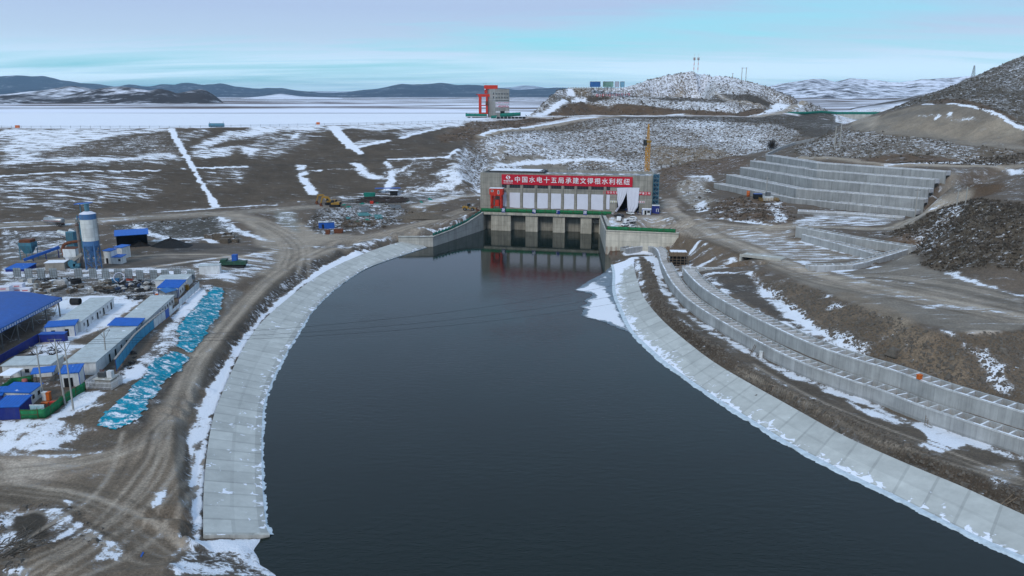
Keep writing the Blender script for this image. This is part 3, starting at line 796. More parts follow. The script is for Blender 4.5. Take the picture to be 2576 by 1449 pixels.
A('7', [(580, 405), (850, 338), (960, 358), (1500, 386), (1950, 380), (2100, 384), (2000, 411), (1500, 411), (900, 417), (650, 420)], soil=C_RED, cov=0.10, tuft=0.4, f=5, rough=0.4)
A('7', [(490, 432), (600, 388), (680, 275), (790, 318), (830, 320), (700, 380), (560, 415)], soil=(0.07, 0.064, 0.058), cov=0.42, tuft=0.5, f=6)
A('7', [(690, 300), (800, 305), (770, 330), (680, 365)], soil=(0.05, 0.047, 0.043), cov=0.3, f=6)
A('7', [(1270, 308), (1500, 308), (2100, 345), (1950, 352), (1350, 325)], soil=C_DARK, cov=0.3, tuft=0.7, f=5)
K('7', [(850, 323), (1000, 312), (1200, 297)], 6, soil=C_DARK, cov=0.1, f=2)
K('7', [(1210, 290), (1500, 304), (1800, 325), (2150, 346)], 5, soil=C_ROAD, cov=0.45, f=3)
K('7', [(560, 420), (640, 395), (820, 325), (870, 318)], 6, cov=0.95, tuft=0, f=3)
A('7', [(2080, 350), (2250, 340), (2300, 360), (2150, 400), (2000, 412), (2050, 385)], cov=0.85, tuft=0.2, f=6, wob=4)
K('7', [(500, 433), (900, 424), (1500, 417), (2100, 413), (2500, 402)], 9, soil=C_ROAD, cov=0.3, tuft=0, f=4)
K('7', [(510, 428), (900, 421), (1500, 415)], 3, cov=0.9, tuft=0, f=2)
K('7', [(200, 560), (500, 512), (750, 467), (960, 439), (1100, 427)], 8, soil=C_ROAD, cov=0.15, tuft=0, f=4)
K('7', [(200, 548), (480, 502), (700, 466), (930, 434)], 5, cov=0.9, tuft=0, f=3, wob=1.5)
K('b5', [(2060, 930), (2110, 830), (2150, 760), (2230, 695), (2350, 682), (2450, 702), (2540, 740)], 6, soil=C_GRAVEL, cov=0.42, tuft=0, f=3)
A('8', [(960, 750), (1300, 590), (2000, 320), (2497, 100), (2497, 920), (2150, 745), (1700, 655), (1300, 665)], soil=(0.045, 0.040, 0.034), cov=0.40, tuft=1, strk=0, f=10, rough=0.6)
A('8', [(1300, 660), (1700, 600), (2000, 650), (2400, 850), (2497, 920), (2150, 745), (1700, 655)], soil=C_RED, cov=0.12, f=6)
A('8', [(990, 755), (1300, 682), (1700, 665), (2100, 745), (2497, 930), (2497, 1115), (1850, 1088), (1500, 1012), (900, 965), (790, 930), (880, 820)], soil=C_CUT, cov=0.0, tuft=0, f=4, rough=0.35)
A('8', [(1000, 760), (1700, 680), (2100, 770), (1900, 830), (1300, 800), (900, 850)], soil=(0.085, 0.080, 0.076), f=22)
A('8', [(1900, 940), (2100, 870), (2120, 960), (1950, 1040)], soil=(0.17, 0.152, 0.132), f=12)
A('8', [(2200, 880), (2420, 950), (2350, 1000), (2250, 960)], soil=(0.165, 0.15, 0.13), f=12)
K('8', [(1640, 664), (1900, 687), (2150, 752), (2497, 942)], 3.2, cov=0.9, f=2)
K('8', [(1370, 664), (1480, 664)], 3, cov=0.9, f=2)
K('8', [(1300, 795), (1600, 808), (1850, 832), (2000, 838)], 3.2, cov=0.55, f=2.5)
A('8', [(1600, 810), (1650, 765), (1680, 770), (1680, 825)], cov=0.8, f=3)
A('8', [(-60, 1120), (300, 970), (560, 930), (900, 972), (1500, 1022), (1850, 1095), (2497, 1155), (2497, 1325), (1900, 1335), (1200, 1330), (600, 1280), (0, 1250)], soil=C_SCRUB, cov=0.46, tuft=1, strk=0, f=7, rough=0.5)
A('8', [(500, 1275), (1200, 1215), (1700, 1260), (1850, 1330), (900, 1332)], soil=C_RED, cov=0.22, tuft=0.5, strk=0.5, f=6)
A('8', [(1850, 1100), (2497, 1160), (2497, 1280), (2150, 1300)], cov=0.25, f=8)
A('8', [(0, 765), (420, 765), (520, 870), (400, 930), (300, 1000), (0, 1020)], soil=C_DARK, cov=0.3, tuft=0.7, f=6)
A('8', [(380, 770), (420, 780), (500, 870), (470, 880)], cov=0.8, f=4)
K('8', [(520, 905), (700, 935), (1000, 988), (1500, 1022), (1850, 1092), (2497, 1145)], 8, soil=C_GRAVEL, cov=0.05, tuft=0, f=3)
A('8', [(560, 900), (660, 830), (900, 790), (850, 900), (800, 960)], soil=C_ROAD, cov=0.05, tuft=0, f=4)
K('8', [(0, 1250), (1000, 1345), (1700, 1345), (2497, 1350)], 6, soil=C_ROAD, cov=0.15, tuft=0, f=2.5)
K('8', [(960, 1337), (1500, 1318), (1700, 1310), (2200, 1322)], 3.5, cov=0.9, f=2.5, wob=1)
A('6', [(2050, 300), (2576, 295), (2576, 545), (2150, 525), (2050, 490)], soil=C_EARTH, cov=0.3, tuft=0.5, strk=0.4, f=6)
A('6', [(2160, 420), (2400, 380), (2500, 460), (2200, 510)], soil=C_RED, cov=0.16, f=8)
A('6', [(2050, 320), (2150, 385), (2100, 475), (2010, 470)], soil=C_GRAVEL, cov=0.22, f=4)
A('6', [(2450, 300), (2576, 300), (2576, 340), (2470, 340)], cov=0.8, f=5)
A('s', [(1528, 580), (1580, 543), (1655, 543), (1668, 500), (1695, 497), (1722, 540), (1800, 558), (1900, 568), (2000, 564), (2000, 590), (1900, 608), (1830, 604), (1740, 594), (1706, 589)], soil=(0.155, 0.14, 0.128), cov=0.30, tuft=0, strk=1, f=4, rough=0.06)
A('5', [(2100, 690), (2450, 700), (2576, 800), (2300, 830), (2050, 760)], soil=C_ROAD, cov=0.40, strk=1, f=7)
A('5', [(1650, 740), (1750, 700), (1800, 760), (1900, 840), (1660, 830)], soil=C_DUST, cov=0.45, f=4)
K('s', [(1900, 572), (2000, 567), (2150, 574), (2256, 572), (2311, 543), (2366, 510), (2413, 498)], 9, soil=C_ROAD, cov=0.16, tuft=0, strk=1, f=3, rough=0.06)
A('b2', [(430, 230), (800, 265), (1250, 255), (1530, 140), (1650, 240), (2476, 500), (2476, 778), (1900, 783), (1430, 655), (1050, 535), (600, 365)], soil=C_GRAVEL, cov=0.10, tuft=0, strk=1, f=3, rough=0.08)
A('b2', [(130, 20), (450, 0), (620, 20), (1200, 160), (1000, 200), (640, 215), (400, 130)], soil=(0.12, 0.108, 0.097), cov=0.33, tuft=0, strk=1, f=4, rough=0.06)
K('s', [(1745, 575), (1850, 612), (1960, 658), (2060, 694), (2200, 725), (2400, 765), (2576, 800)], 13, soil=C_ROAD, cov=0.16, tuft=0, strk=1, f=5, rough=0.06)
K('s', [(1700, 560), (1860, 620), (2000, 678), (2200, 738)], 2, soil=C_DUST, cov=0.3, f=2)
A('6', [(640, 800), (900, 775), (1100, 870), (1400, 905), (1490, 905), (1100, 955), (850, 905)], cov=0.48, strk=1, f=6)
A('6', [(500, 720), (750, 700), (900, 720), (850, 790), (600, 790)], cov=0.45, strk=1, f=6)
K('6', [(1050, 800), (1300, 860), (1500, 905)], 2.5, cov=0.85, f=2)
for p, wd, c in (([(830, 272), (1000, 312), (1250, 400), (1500, 480), (1800, 560), (2100, 600), (2476, 655)], 3.2, .72), ([(1130, 330), (1350, 360), (1530, 375)], 1.4, .75), ([(640, 212), (760, 262), (980, 272), (1240, 248)], 4, .9),
                 ([(1830, 290), (2000, 350), (2200, 410), (2476, 490)], 2.6, .85), ([(1450, 490), (1700, 570)], 4, .6)):
 K('b2', p, wd, cov=c, f=wd * .7, wob=.8, strk=1)
A('b1', [(970, 335), (1120, 232), (1250, 240), (1820, 440), (1790, 505), (1500, 530), (1290, 530), (1210, 480), (1030, 400)], soil=(0.082, 0.066, 0.053), cov=0.2, tuft=0.2, strk=0, f=2, rough=0.25)
for p in ([(1320, 280), (1220, 400)], [(1380, 310), (1260, 400)], [(1640, 450), (1520, 525)], [(1440, 450), (1290, 540)]):
 K('b1', p, 2.4, cov=0.7, f=2, wob=.8)
A('6', [(1640, 750), (1800, 690), (2100, 560), (2300, 510), (2576, 540), (2576, 1010), (2050, 1015), (1900, 960), (1880, 880)], soil=(0.050, 0.042, 0.034), cov=0.18, tuft=0.95, strk=0, f=4, rough=0.7)
A('6', [(1700, 770), (1900, 700), (2100, 570), (2060, 760), (2000, 860), (1880, 890)], soil=(0.06, 0.048, 0.038), cov=0.38, tuft=0.9, f=8)
A('6', [(1880, 600), (2100, 540), (2150, 600), (1950, 650)], cov=0.45, f=6)
A('6', [(1640, 800), (1800, 755), (1880, 860), (1800, 885), (1700, 850)], soil=C_RED, cov=0.22, tuft=0.3, f=4)
A('6', [(950, 695), (1150, 615), (1500, 635), (1740, 645), (1650, 692), (1300, 702)], soil=(0.085, 0.075, 0.066), cov=0.52, strk=1, tuft=0, f=4)
A('6', [(385, 622), (480, 530), (640, 488), (900, 528), (1012, 652), (930, 692), (800, 682), (500, 642)], soil=C_RED, cov=0.30, tuft=0.3, strk=0, f=3, rough=0.35)
A('6', [(820, 540), (900, 540), (950, 640), (920, 692), (830, 662)], cov=0.58, f=3)
K('6', [(400, 640), (600, 660), (830, 690)], 2.5, cov=0.75, f=2)
A('6', [(170, 450), (280, 358), (400, 368), (380, 480), (430, 520), (340, 605), (250, 545)], soil=C_GRAVEL, cov=0.36, tuft=0.4, f=3, rough=0.3)
A('6', [(300, 550), (370, 520), (390, 590), (340, 610)], cov=0.75, f=3)
A('b1', [(1390, 640), (1830, 600), (1880, 690), (1960, 770), (2130, 930), (2415, 1180), (2415, 1230), (2000, 970), (1700, 830), (1560, 740)], soil=(0.047, 0.043, 0.041), cov=0.06, tuft=0, strk=0, f=2, rough=0.12)
A('b2', [(180, 292), (600, 372), (1050, 542), (1430, 662), (1700, 772), (1900, 787), (2476, 782), (2476, 1420), (1900, 1240), (1400, 1060), (1100, 950), (780, 780), (500, 560), (320, 430)], soil=(0.076, 0.062, 0.050), cov=0.07, tuft=0, strk=0, f=2, rough=0.4)
K('b2', [(1230, 600), (1400, 760), (1600, 920), (1800, 1050), (1950, 1140)], 4, soil=(0.10, 0.082, 0.066), f=3)
K('b2', [(1000, 470), (1300, 590), (1500, 690)], 5, soil=(0.12, 0.105, 0.09), f=3)
K('b1', [(1840, 600), (1890, 690), (1960, 765), (2130, 925), (2300, 1065)], 2.6, cov=0.62, f=2, wob=1.2)
K('b2', [(320, 430), (400, 500), (520, 580), (640, 695), (780, 795), (1000, 865), (1090, 940)], 4.6, cov=0.75, f=2.5, wob=1.5)
K('b1', [(1380, 605), (1560, 790), (1700, 880), (1900, 990), (2100, 1100), (2300, 1215)], 3, cov=0.62, f=2, wob=1)
K('b2', [(0, 505), (300, 640), (600, 780), (900, 920), (1200, 1050), (1500, 1150)], 2.6, cov=0.62, f=2, wob=.8)
K('b1', [(1420, 590), (1600, 580), (1800, 565)], 2, cov=0.85, f=1.5)
K('b2', [(1880, 792), (1980, 890), (2120, 1000), (2250, 1140), (2320, 1260)], 2.8, cov=0.58, f=2, wob=1.4)
A('b2', [(1960, 772), (2270, 780), (2200, 815), (2000, 810)], soil=C_DUST, cov=0.5, f=2, wob=1)
A('b2', [(840, 480), (960, 500), (960, 560), (870, 580)], cov=0.48, f=3)
_rt = [at(x, y, 2.0) for x, y in RT]
_bm = [(1625, 660), (1634, 690), (1640, 720), (1660, 760), (1692, 805), (1745, 845), (1810, 887), (1930, 967), (2035, 1012), (2140, 1058), (2244, 1107), (2314, 1145), (2419, 1190), (2576, 1254)]
A('w', [(v.x, v.y) for v in _rt] + [(v.x, v.y) for v in reversed(WALL1)], soil=(0.062, 0.055, 0.049), cov=0.14, tuft=0, strk=0.2, f=1, rough=0.16, world=True)
K('w', [(v.x + .6, v.y + .4) for v in offset_line(_rt, 1.6)], 3.6, cov=0.66, f=2.4, wob=.8, world=True)
K('s', _bm, 4.5, soil=(0.045, 0.038, 0.033), cov=0.05, f=2, rough=0.5)
K('w', [(v.x, v.y) for v in offset_line(WALL1, -1.4)], 3.0, cov=0.62, f=2.0, wob=.9, world=True)
A('b1', [(478, 520), (690, 425), (900, 425), (1000, 640), (900, 600), (860, 560), (780, 450), (690, 450), (700, 800), (560, 800)], cov=0.95, f=2)
K('b1', [(760, 430), (820, 520), (850, 640), (900, 800)], 2.4, soil=(0.05, 0.043, 0.037), cov=0.1, f=1.5)
A('b1', [(600, 350), (960, 342), (1030, 370), (1010, 410), (900, 395), (600, 375)], cov=1.0, f=1.5)
A('b1', [(1020, 480), (1250, 500), (1180, 600), (1170, 700), (1080, 600)], soil=(0.08, 0.07, 0.06), cov=0.55, f=2)
A('b3', [(1350, 350), (1700, 420), (1740, 520), (1560, 560), (1400, 520), (1480, 460)], cov=0.8, f=1.2, wob=.6)
A('b3', [(1780, 660), (2100, 640), (2155, 760), (1950, 790)], soil=C_GRAVEL, cov=0.48, f=2)
A('b3', [(880, 190), (1150, 290), (1350, 340), (1200, 360), (950, 250)], cov=0.6, f=1.5)
_lt = [at(x, y, 2.0) for x, y in LT]
A('s', LT + [(959, 622), (872, 637), (816, 669), (768, 700), (688, 762), (640, 808), (601, 847), (564, 916), (536, 958), (500, 1002), (467, 1062), (471, 1140), (480, 1243), (469, 1320), (500, 1360)], cov=0.88, tuft=0.1, f=1.2, rough=0.1)
A('s', [(959, 621), (872, 636), (816, 668), (768, 699), (688, 761), (640, 807), (601, 846), (564, 915), (536, 957), (500, 1001), (467, 1061), (472, 1140), (480, 1243), (469, 1318), (460, 1345), (452, 1345), (452, 1301), (447, 1228), (431, 1125), (437, 1045), (477, 982), (505, 928), (547, 869), (626, 781), (688, 715), (743, 671), (798, 645), (868, 621), (958, 602)], soil=(0.037, 0.033, 0.030), cov=0.30, tuft=0.8, f=1.4, rough=0.45)
A('s', [(640, 566), (760, 562), (900, 594), (1000, 588), (960, 606), (860, 626), (760, 662), (690, 700), (640, 690), (650, 640)], soil=C_ROAD, cov=0.18, tuft=0, strk=0.8, f=5, rough=0.06)
K('s', [(405, 1110), (436, 1035), (466, 970), (495, 910), (534, 855), (585, 795), (645, 735), (700, 685), (760, 642), (850, 608), (1000, 580), (1100, 553), (1190, 522)], 6.5, soil=(0.10, 0.090, 0.081), cov=0.06, tuft=0, strk=0.3, f=2.5, rough=0.08)
for o in (-1.3, 1.4):
 P = offset_line([G('s', x, y) for x, y in ((400, 1110), (436, 1035), (466, 970), (495, 910), (534, 855), (585, 795), (645, 735), (700, 685), (760, 642), (850, 608), (1000, 580), (1100, 553))], o)
 K('w', [(v.x, v.y) for v in P], 1.2, soil=(0.17, 0.155, 0.14), cov=0.1, f=1.8, world=True)
K('s', [(0, 568), (200, 557), (370, 546), (560, 536), (700, 527), (790, 520)], 15, soil=C_GRAVEL, cov=0.25, tuft=0, strk=1, f=5, rough=0.06)
for p in ([(0, 561), (200, 553), (330, 546)], [(0, 574), (180, 563), (330, 552)], [(400, 535), (545, 523), (690, 515)]):
 K('s', p, 3, cov=0.72, f=3, wob=.8, strk=1)
K('s', [(560, 538), (640, 556), (690, 585), (720, 620)], 12, soil=C_ROAD, cov=0.16, strk=0.8, f=4)
A('4', [(0, 690), (240, 720), (250, 930), (100, 870), (0, 800)], soil=(0.08, 0.085, 0.08), cov=0.5, tuft=0.4, strk=0.6, f=6)
A('4', [(340, 860), (440, 690), (540, 670), (900, 640), (1300, 630), (1560, 690), (1500, 800), (1300, 865), (900, 935), (560, 970)], soil=C_DARK, cov=0.64, tuft=0.85, strk=0, f=3, rough=0.3)
A('4', [(350, 860), (440, 700), (520, 690), (480, 830), (480, 950)], cov=0.40, tuft=0.9, f=3)
A('4', [(1450, 770), (1600, 650), (1850, 645), (1950, 690), (1700, 805), (1480, 835)], soil=(0.075, 0.062, 0.05), cov=0.2, tuft=0.3, f=3, rough=0.4)
A('4', [(800, 540), (1000, 510), (1900, 470), (2250, 470), (1800, 590), (1500, 620), (1300, 630), (900, 640), (760, 610)], soil=(0.055, 0.052, 0.05), cov=0.40, tuft=0, strk=1, f=4)
K('4', [(1640, 645), (1900, 570), (2340, 530)], 9, soil=C_ROAD, cov=0.48, strk=1, f=3)
K('4', [(1560, 900), (2000, 882), (2100, 885)], 2.4, cov=0.85, f=1.5)
A('4', [(2020, 860), (2080, 790), (2200, 720), (2180, 800), (2130, 860)], cov=0.6, f=3)
A('4', [(430, 1110), (700, 1075), (1100, 1040), (1300, 985), (1400, 1000), (1100, 1110), (480, 1140)], soil=C_DARK, cov=0.55, tuft=0.5, f=2, rough=0.2)
A('4', [(1500, 900), (2150, 890), (1800, 985), (1420, 980)], soil=C_GRAVEL, cov=0.05, f=3)
A('1', [(1000, 350), (1300, 335), (2050, 270), (2150, 350), (2250, 490), (1900, 480), (1500, 490), (1250, 450)], soil=(0.04, 0.039, 0.037), cov=0.42, tuft=0.85, f=3, rough=0.3)
A('1', [(1560, 400), (1800, 330), (2000, 320), (2080, 420), (1880, 450), (1650, 450)], cov=0.22, f=4)
K('1', [(1250, 350), (1400, 440), (1650, 490), (1920, 470), (2000, 520)], 4, cov=0.85, f=2, wob=1)
K('1', [(2050, 280), (2150, 370), (2300, 430), (2500, 500)], 5, cov=0.66, f=3, wob=1.4)
A('1', [(0, 400), (340, 395), (700, 410), (620, 560), (0, 590)], soil=C_DARK, cov=0.42, tuft=0.45, f=3, rough=0.3)
A('1', [(0, 580), (180, 570), (560, 560), (600, 640), (300, 700), (0, 720)], soil=(0.07, 0.066, 0.064), cov=0.3, f=3)
A('1', [(880, 770), (1100, 700), (1500, 600), (1750, 520), (2100, 530), (2576, 580), (2000, 690), (1500, 760)], soil=(0.062, 0.057, 0.055), cov=0.12, tuft=0, strk=0.7, f=4, rough=0.05)
A('1', [(1480, 560), (1550, 490), (1900, 510), (2100, 560), (1700, 620)], soil=(0.034, 0.032, 0.032), f=6)
A('1', [(1800, 720), (2576, 600), (2576, 720), (2200, 900), (1900, 860)], soil=(0.09, 0.08, 0.072), cov=0.55, strk=0.8, f=4)
K('1', [(1250, 775), (1800, 690), (2300, 640), (2576, 600)], 2.5, soil=C_DUST, cov=0.55, f=2, strk=1)
A('1', [(0, 740), (900, 760), (1800, 740), (1900, 850), (1500, 900), (0, 900)], soil=(0.075, 0.07, 0.067), cov=0.52, tuft=0, strk=0.7, f=3)
A('2', [(0, 130), (1400, 100), (1700, 140), (1420, 330), (1250, 300), (520, 320), (0, 300)], soil=(0.05, 0.046, 0.043), cov=0.45, tuft=0.3, strk=0.5, f=3, rough=0.25)
A('2', [(540, 310), (1010, 290), (1280, 310), (1000, 560), (720, 660), (250, 830), (330, 740), (480, 420)], soil=(0.19, 0.175, 0.165), cov=0.74, tuft=0, strk=0.2, f=2)
A('2', [(340, 720), (620, 690), (780, 740), (600, 850), (250, 860)], soil=(0.15, 0.135, 0.125), cov=0.7, f=2)
A('2', [(1750, 230), (1900, 190), (1850, 280), (1620, 560), (1600, 740), (1300, 960), (1100, 1100), (980, 1090), (1060, 960), (1300, 800), (1500, 540)], soil=C_DARK, cov=0.55, tuft=0.3, f=2, rough=0.2)
A('2', [(1750, 230), (1860, 230), (1700, 430), (1560, 560), (1500, 640), (1480, 560), (1640, 380)], cov=0.72, strk=0.3, f=2)
A('2', [(1100, 920), (1260, 900), (1340, 960), (1230, 1040), (1120, 1060)], cov=0.85, f=2)
A('2', [(660, 1140), (980, 1150), (820, 1310), (480, 1400), (420, 1400), (560, 1290)], cov=0.80, tuft=0.2, f=1.6)
A('2', [(560, 1449), (860, 1230), (1000, 1100), (1160, 1090), (1000, 1300), (780, 1460)], soil=(0.07, 0.06, 0.05), cov=0.18, f=2)
A('2', [(2040, 240), (2160, 250), (2050, 410), (1860, 680), (1800, 660), (1990, 430)], soil=(0.085, 0.083, 0.082), cov=0.28, tuft=0.8, f=1.2)
A('2', [(1700, 840), (1560, 1010), (1480, 1180), (1360, 1330), (1260, 1449), (1180, 1449), (1360, 1250), (1530, 1000), (1640, 920)], soil=C_DARK, cov=0.16, f=1.4)
A('3', [(0, 62), (430, 55), (740, 110), (880, 140), (700, 210), (420, 335), (0, 350)], cov=0.72, tuft=0.2, f=2.5, rough=0.1)
A('3', [(430, 335), (900, 160), (1100, 130), (1250, 130), (1200, 230), (900, 290)], soil=(0.062, 0.054, 0.047), cov=0.24, f=2)
A('3', [(0, 350), (900, 330), (1250, 150), (1500, 30), (1540, 300), (1600, 650), (1590, 1000), (1500, 1250), (1400, 1404), (0, 1404)], soil=(0.098, 0.083, 0.07), cov=0.07, tuft=0, strk=0.4, f=2, rough=0.10)
A('3', [(0, 600), (600, 620), (1000, 720), (800, 800), (0, 830)], soil=(0.08, 0.07, 0.06), f=6)
A('3', [(0, 400), (500, 390), (760, 470), (450, 590), (0, 620)], soil=C_DUST, cov=0.2, strk=0.6, f=4)
K('3', [(0, 345), (300, 375), (430, 380), (880, 345)], 1.4, cov=0.62, f=1.2, wob=.4)
K('3', [(1450, 0), (1420, 120), (1300, 260), (1000, 420), (600, 520)], 5, soil=(0.145, 0.125, 0.108), f=3)
A('3', [(0, 850), (200, 790), (400, 780), (650, 870), (760, 980), (1000, 1020), (820, 1140), (700, 1090), (300, 1170), (0, 1260)], soil=(0.05, 0.042, 0.036), cov=0.54, tuft=0.25, f=1.2, rough=0.55)
A('3', [(0, 1200), (250, 1180), (200, 1404), (0, 1404)], soil=(0.045, 0.04, 0.035), cov=0.5, f=1.2, rough=0.4)
A('3', [(150, 850), (370, 840), (380, 1080), (200, 1100), (120, 950)], soil=(0.03, 0.027, 0.024), cov=0.2, f=1)
for p in ([(1400, 605), (1490, 595), (1390, 790), (1290, 840)], [(900, 1090), (1130, 1095), (1020, 1280), (820, 1255)], [(1545, 985), (1585, 1060), (1505, 1240), (1470, 1215)], [(1085, 985), (1160, 970), (1125, 1045)],
          [(1300, 1075), (1390, 1025), (1380, 1075)], [(1190, 890), (1260, 885), (1215, 920)], [(540, 740), (610, 740), (600, 810)], [(460, 950), (600, 910), (720, 960), (780, 1040), (500, 1110)]):
 A('3', p, cov=0.72, f=1.2, wob=.5)
A('3', [(760, 530), (900, 530), (1000, 540), (800, 580)], cov=0.5, f=1.5)
A('3', [(1620, 1065), (2250, 1095), (2300, 1290), (2470, 1404), (1500, 1404), (1480, 1310)], soil=C_DARK, cov=0.74, tuft=0.5, f=1.2, rough=0.15)
A('3', [(1600, 1150), (1900, 1180), (2200, 1330), (2250, 1395), (1800, 1310), (1580, 1280)], cov=0.40, tuft=0.9, f=1.5)
A('3', [(1700, 1080), (2250, 1080), (2260, 1200), (1750, 1170)], cov=0.95, f=1)
ruts('s', [(0, 1190), (180, 1170), (330, 1130), (405, 1080), (440, 1030), (470, 965), (500, 905), (540, 850), (590, 790), (650, 730), (705, 682), (765, 640), (850, 606)], 7, 1.5)
ruts('s', [(60, 1449), (200, 1380), (330, 1280), (400, 1180), (430, 1080)], 8, 3.0)
ruts('s', [(0, 1240), (150, 1260), (300, 1330), (420, 1400)], 5, 3)
ruts('s', [(640, 560), (700, 590), (740, 630), (720, 680)], 6, 4, .8)
ruts('s', [(850, 606), (1000, 580), (1100, 553), (1190, 522)], 6, 2.5, .8)
ruts('s', [(0, 568), (200, 557), (370, 546), (560, 536), (700, 527), (790, 520)], 8, 4, 1.0)
ruts('s', [(1680, 520), (1745, 572), (1850, 612), (1960, 658), (2060, 694), (2200, 725), (2400, 765), (2576, 800)], 12, 4, .8)
ruts('s', [(2576, 760), (2400, 720), (2200, 690), (2100, 700)], 6, 5, .8)
ruts('s', [(1560, 560), (1680, 560), (1800, 565), (1900, 572), (2000, 567), (2150, 574), (2256, 572), (2311, 543), (2366, 510)], 8, 3, .8)
ruts('s', [(60, 655), (250, 648), (420, 640), (560, 640), (680, 660)], 6, 5, .8)
ruts('s', [(1880, 915), (2040, 1002), (2200, 1075), (2400, 1150), (2576, 1210)], 4, 1.2)
# ------------------------------------------------------------------ relief, water basin
WPOLY = [at(x, y, 0.0) for x, y in LW] + [at(1089.5, 621, 0) + Vector((-1.6, 1.4, 0)), at(1216, 579, 0) + Vector((-2.4, 0.6, 0))]
D_FAC = (at(1488.7, 588.8, 0) - at(1217, 579, 0)).normalized()      # along the powerhouse front
N_FAC = Vector((D_FAC.y, -D_FAC.x, 0))                              # outward, towards the pool
P_L = at(1217, 579, 0)
P_R = at(1508.5, 589.5, 0)
WPOLY += [P_L - N_FAC * 10, P_R - N_FAC * 10, P_R + Vector((2, 1, 0)), at(1523, 640, 0) + Vector((1.8, 1.5, 0))] + [at(x, y, 0.0) for x, y in RW] + [Vector((150, 60, 0)), Vector((-30, 60, 0))]
_in = _inside(GX, GY, WPOLY)
_d = np.zeros(GX.shape)
_d[_in] = _segdist(GX[_in], GY[_in], WPOLY, True)
fine = fbm(GX / 3.0, GY / 3.0, 4, 3) * 0.9 + fbm(GX / 11.0, GY / 11.0, 3, 8) * 1.6
GZ = np.where(_in, np.minimum(GZ, -0.25 - 0.5 * _d), np.maximum(GZ + fine * ROUGH * np.clip(0.7 + GY / 900, 0, 1.6), 0.35 * (GZ > 0.3) - 1 * (GZ <= 0.3)))
_ap = np.zeros(GX.shape, bool)
for a_, b_ in ((LW[3:], LT), (RW, RT)):
 T_ = smooth([at(x, y, 2.2) for x, y in b_], 2)
 _ap |= _inside(GX, GY, [tuple(v)[:2] for v in smooth([at(x, y, 0) for x, y in a_], 2)] + [tuple(v)[:2] for v in reversed(T_)])
 GZ = np.where(_segdist(GX, GY, T_, False) < 1.6, np.minimum(GZ, 2.15), GZ)
GZ = blur(GZ, 1)
GZ = np.where(_ap, GZ - 0.9, GZ)
GZ = np.where(_inside(GX, GY, [tuple(v)[:2] for v in WALL1[8:]] + [tuple(v)[:2] for v in reversed(offset_line(WALL1, 3.6)[8:])]), np.minimum(GZ, 4.6), GZ)
_big = fbm(GX / 46, GY / 70, 4, 61) + 0.5 * fbm(GX / 14, GY / 22, 3, 62)
COV += np.where((TUFT > .6) & (GY > 300), 0.24 * _big - 0.11, 0.07 * _big * (COV > .2) * (COV < .9))
_p0 = WALL2[0]; _p1 = at(1925, 676, 10.0)
_ar = [(_p1.x + .5, _p1.y + 1.2), (_p0.x - .5, _p0.y + 5.2), (_p0.x - .5, _p0.y - .5), (_p1.x + .5, _p1.y - 4.4)]
GZ = np.where(_inside(GX, GY, _ar), np.minimum(GZ, 8.5), GZ)
GZ = np.where(_inside(GX, GY, [tuple(v)[:2] for v in WALL2] + [tuple(v)[:2] for v in reversed(offset_line(WALL2, 3.8))]), np.minimum(GZ, 8.2), GZ)
SOIL *= np.array([1.90, 1.71, 1.49])
def link(o, parent=None):
 COL.objects.link(o)
 if parent is not None:
  o.parent = parent
 return o
def np_mesh(name, V, F):
 me = bpy.data.meshes.new(name)
 me.vertices.add(len(V)); me.vertices.foreach_set('co', np.ascontiguousarray(V, dtype=np.float32).ravel())
 nf = len(F)
 me.loops.add(nf * 4); me.loops.foreach_set('vertex_index', np.ascontiguousarray(F, dtype=np.int32).ravel())
 me.polygons.add(nf); me.polygons.foreach_set('loop_start', np.arange(nf, dtype=np.int32) * 4)
 me.polygons.foreach_set('use_smooth', np.ones(nf, bool))
 me.update(calc_edges=True)
 return me
def attr(me, name, A, vec=False):
 if vec:
  a = me.attributes.new(name, 'FLOAT_COLOR', 'POINT')
  B = np.ones((len(A), 4), np.float32); B[:, :3] = A
  a.data.foreach_set('color', B.ravel())
 else:
  a = me.attributes.new(name, 'FLOAT', 'POINT')
  a.data.foreach_set('value', np.ascontiguousarray(A, dtype=np.float32).ravel())
M_TERRAIN = terrain_material()
def sub_terrain(name, mask):
 idx = np.arange(NR * NA).reshape(NR, NA)
 q = np.stack([idx[:-1, :-1], idx[:-1, 1:], idx[1:, 1:], idx[1:, :-1]], -1)[mask[:-1, :-1]]
 used = np.unique(q)
 remap = np.full(NR * NA, -1); remap[used] = np.arange(len(used))
 V = np.stack([GX.ravel()[used], GY.ravel()[used], GZ.ravel()[used]], -1)
 me = np_mesh(name, V, remap[q])
 attr(me, 'soil', SOIL.reshape(-1, 3)[used], True)
 for n, a in (('cov', COV), ('tuft', TUFT), ('streak', STRK)):
  attr(me, n, a.ravel()[used])
 me.materials.append(M_TERRAIN)
 return link(bpy.data.objects.new(name, me))
_dam = _inside(GX, GY, [tuple(v)[:2] for v in TOE] + [(CREST[-1].x + 6, CREST[-1].y + 4)] + [(v.x - 3, v.y + 9) for v in reversed(CREST)])
_rt_hill = _inside(GX, GY, [tuple(G('8', *p))[:2] for p in ((1000, 760), (1700, 670), (2490, 930))] + [(900, 500), (900, 900), (330, 900)])
_mound = _inside(GX, GY, [tuple(G('7', *p))[:2] for p in ((500, 420), (900, 415), (1500, 408), (2000, 408), (2440, 402))] + [(460, 1000), (-40, 1000)])
g = sub_terrain('ground', ~(_dam | _rt_hill | _mound)); g['kind'] = 'structure'
g = sub_terrain('scrub_hill', _rt_hill & ~_dam); g['kind'] = 'structure'
g = sub_terrain('snowy_hill', _mound & ~_dam & ~_rt_hill); g['kind'] = 'structure'
dam = sub_terrain('earth_dam', _dam)
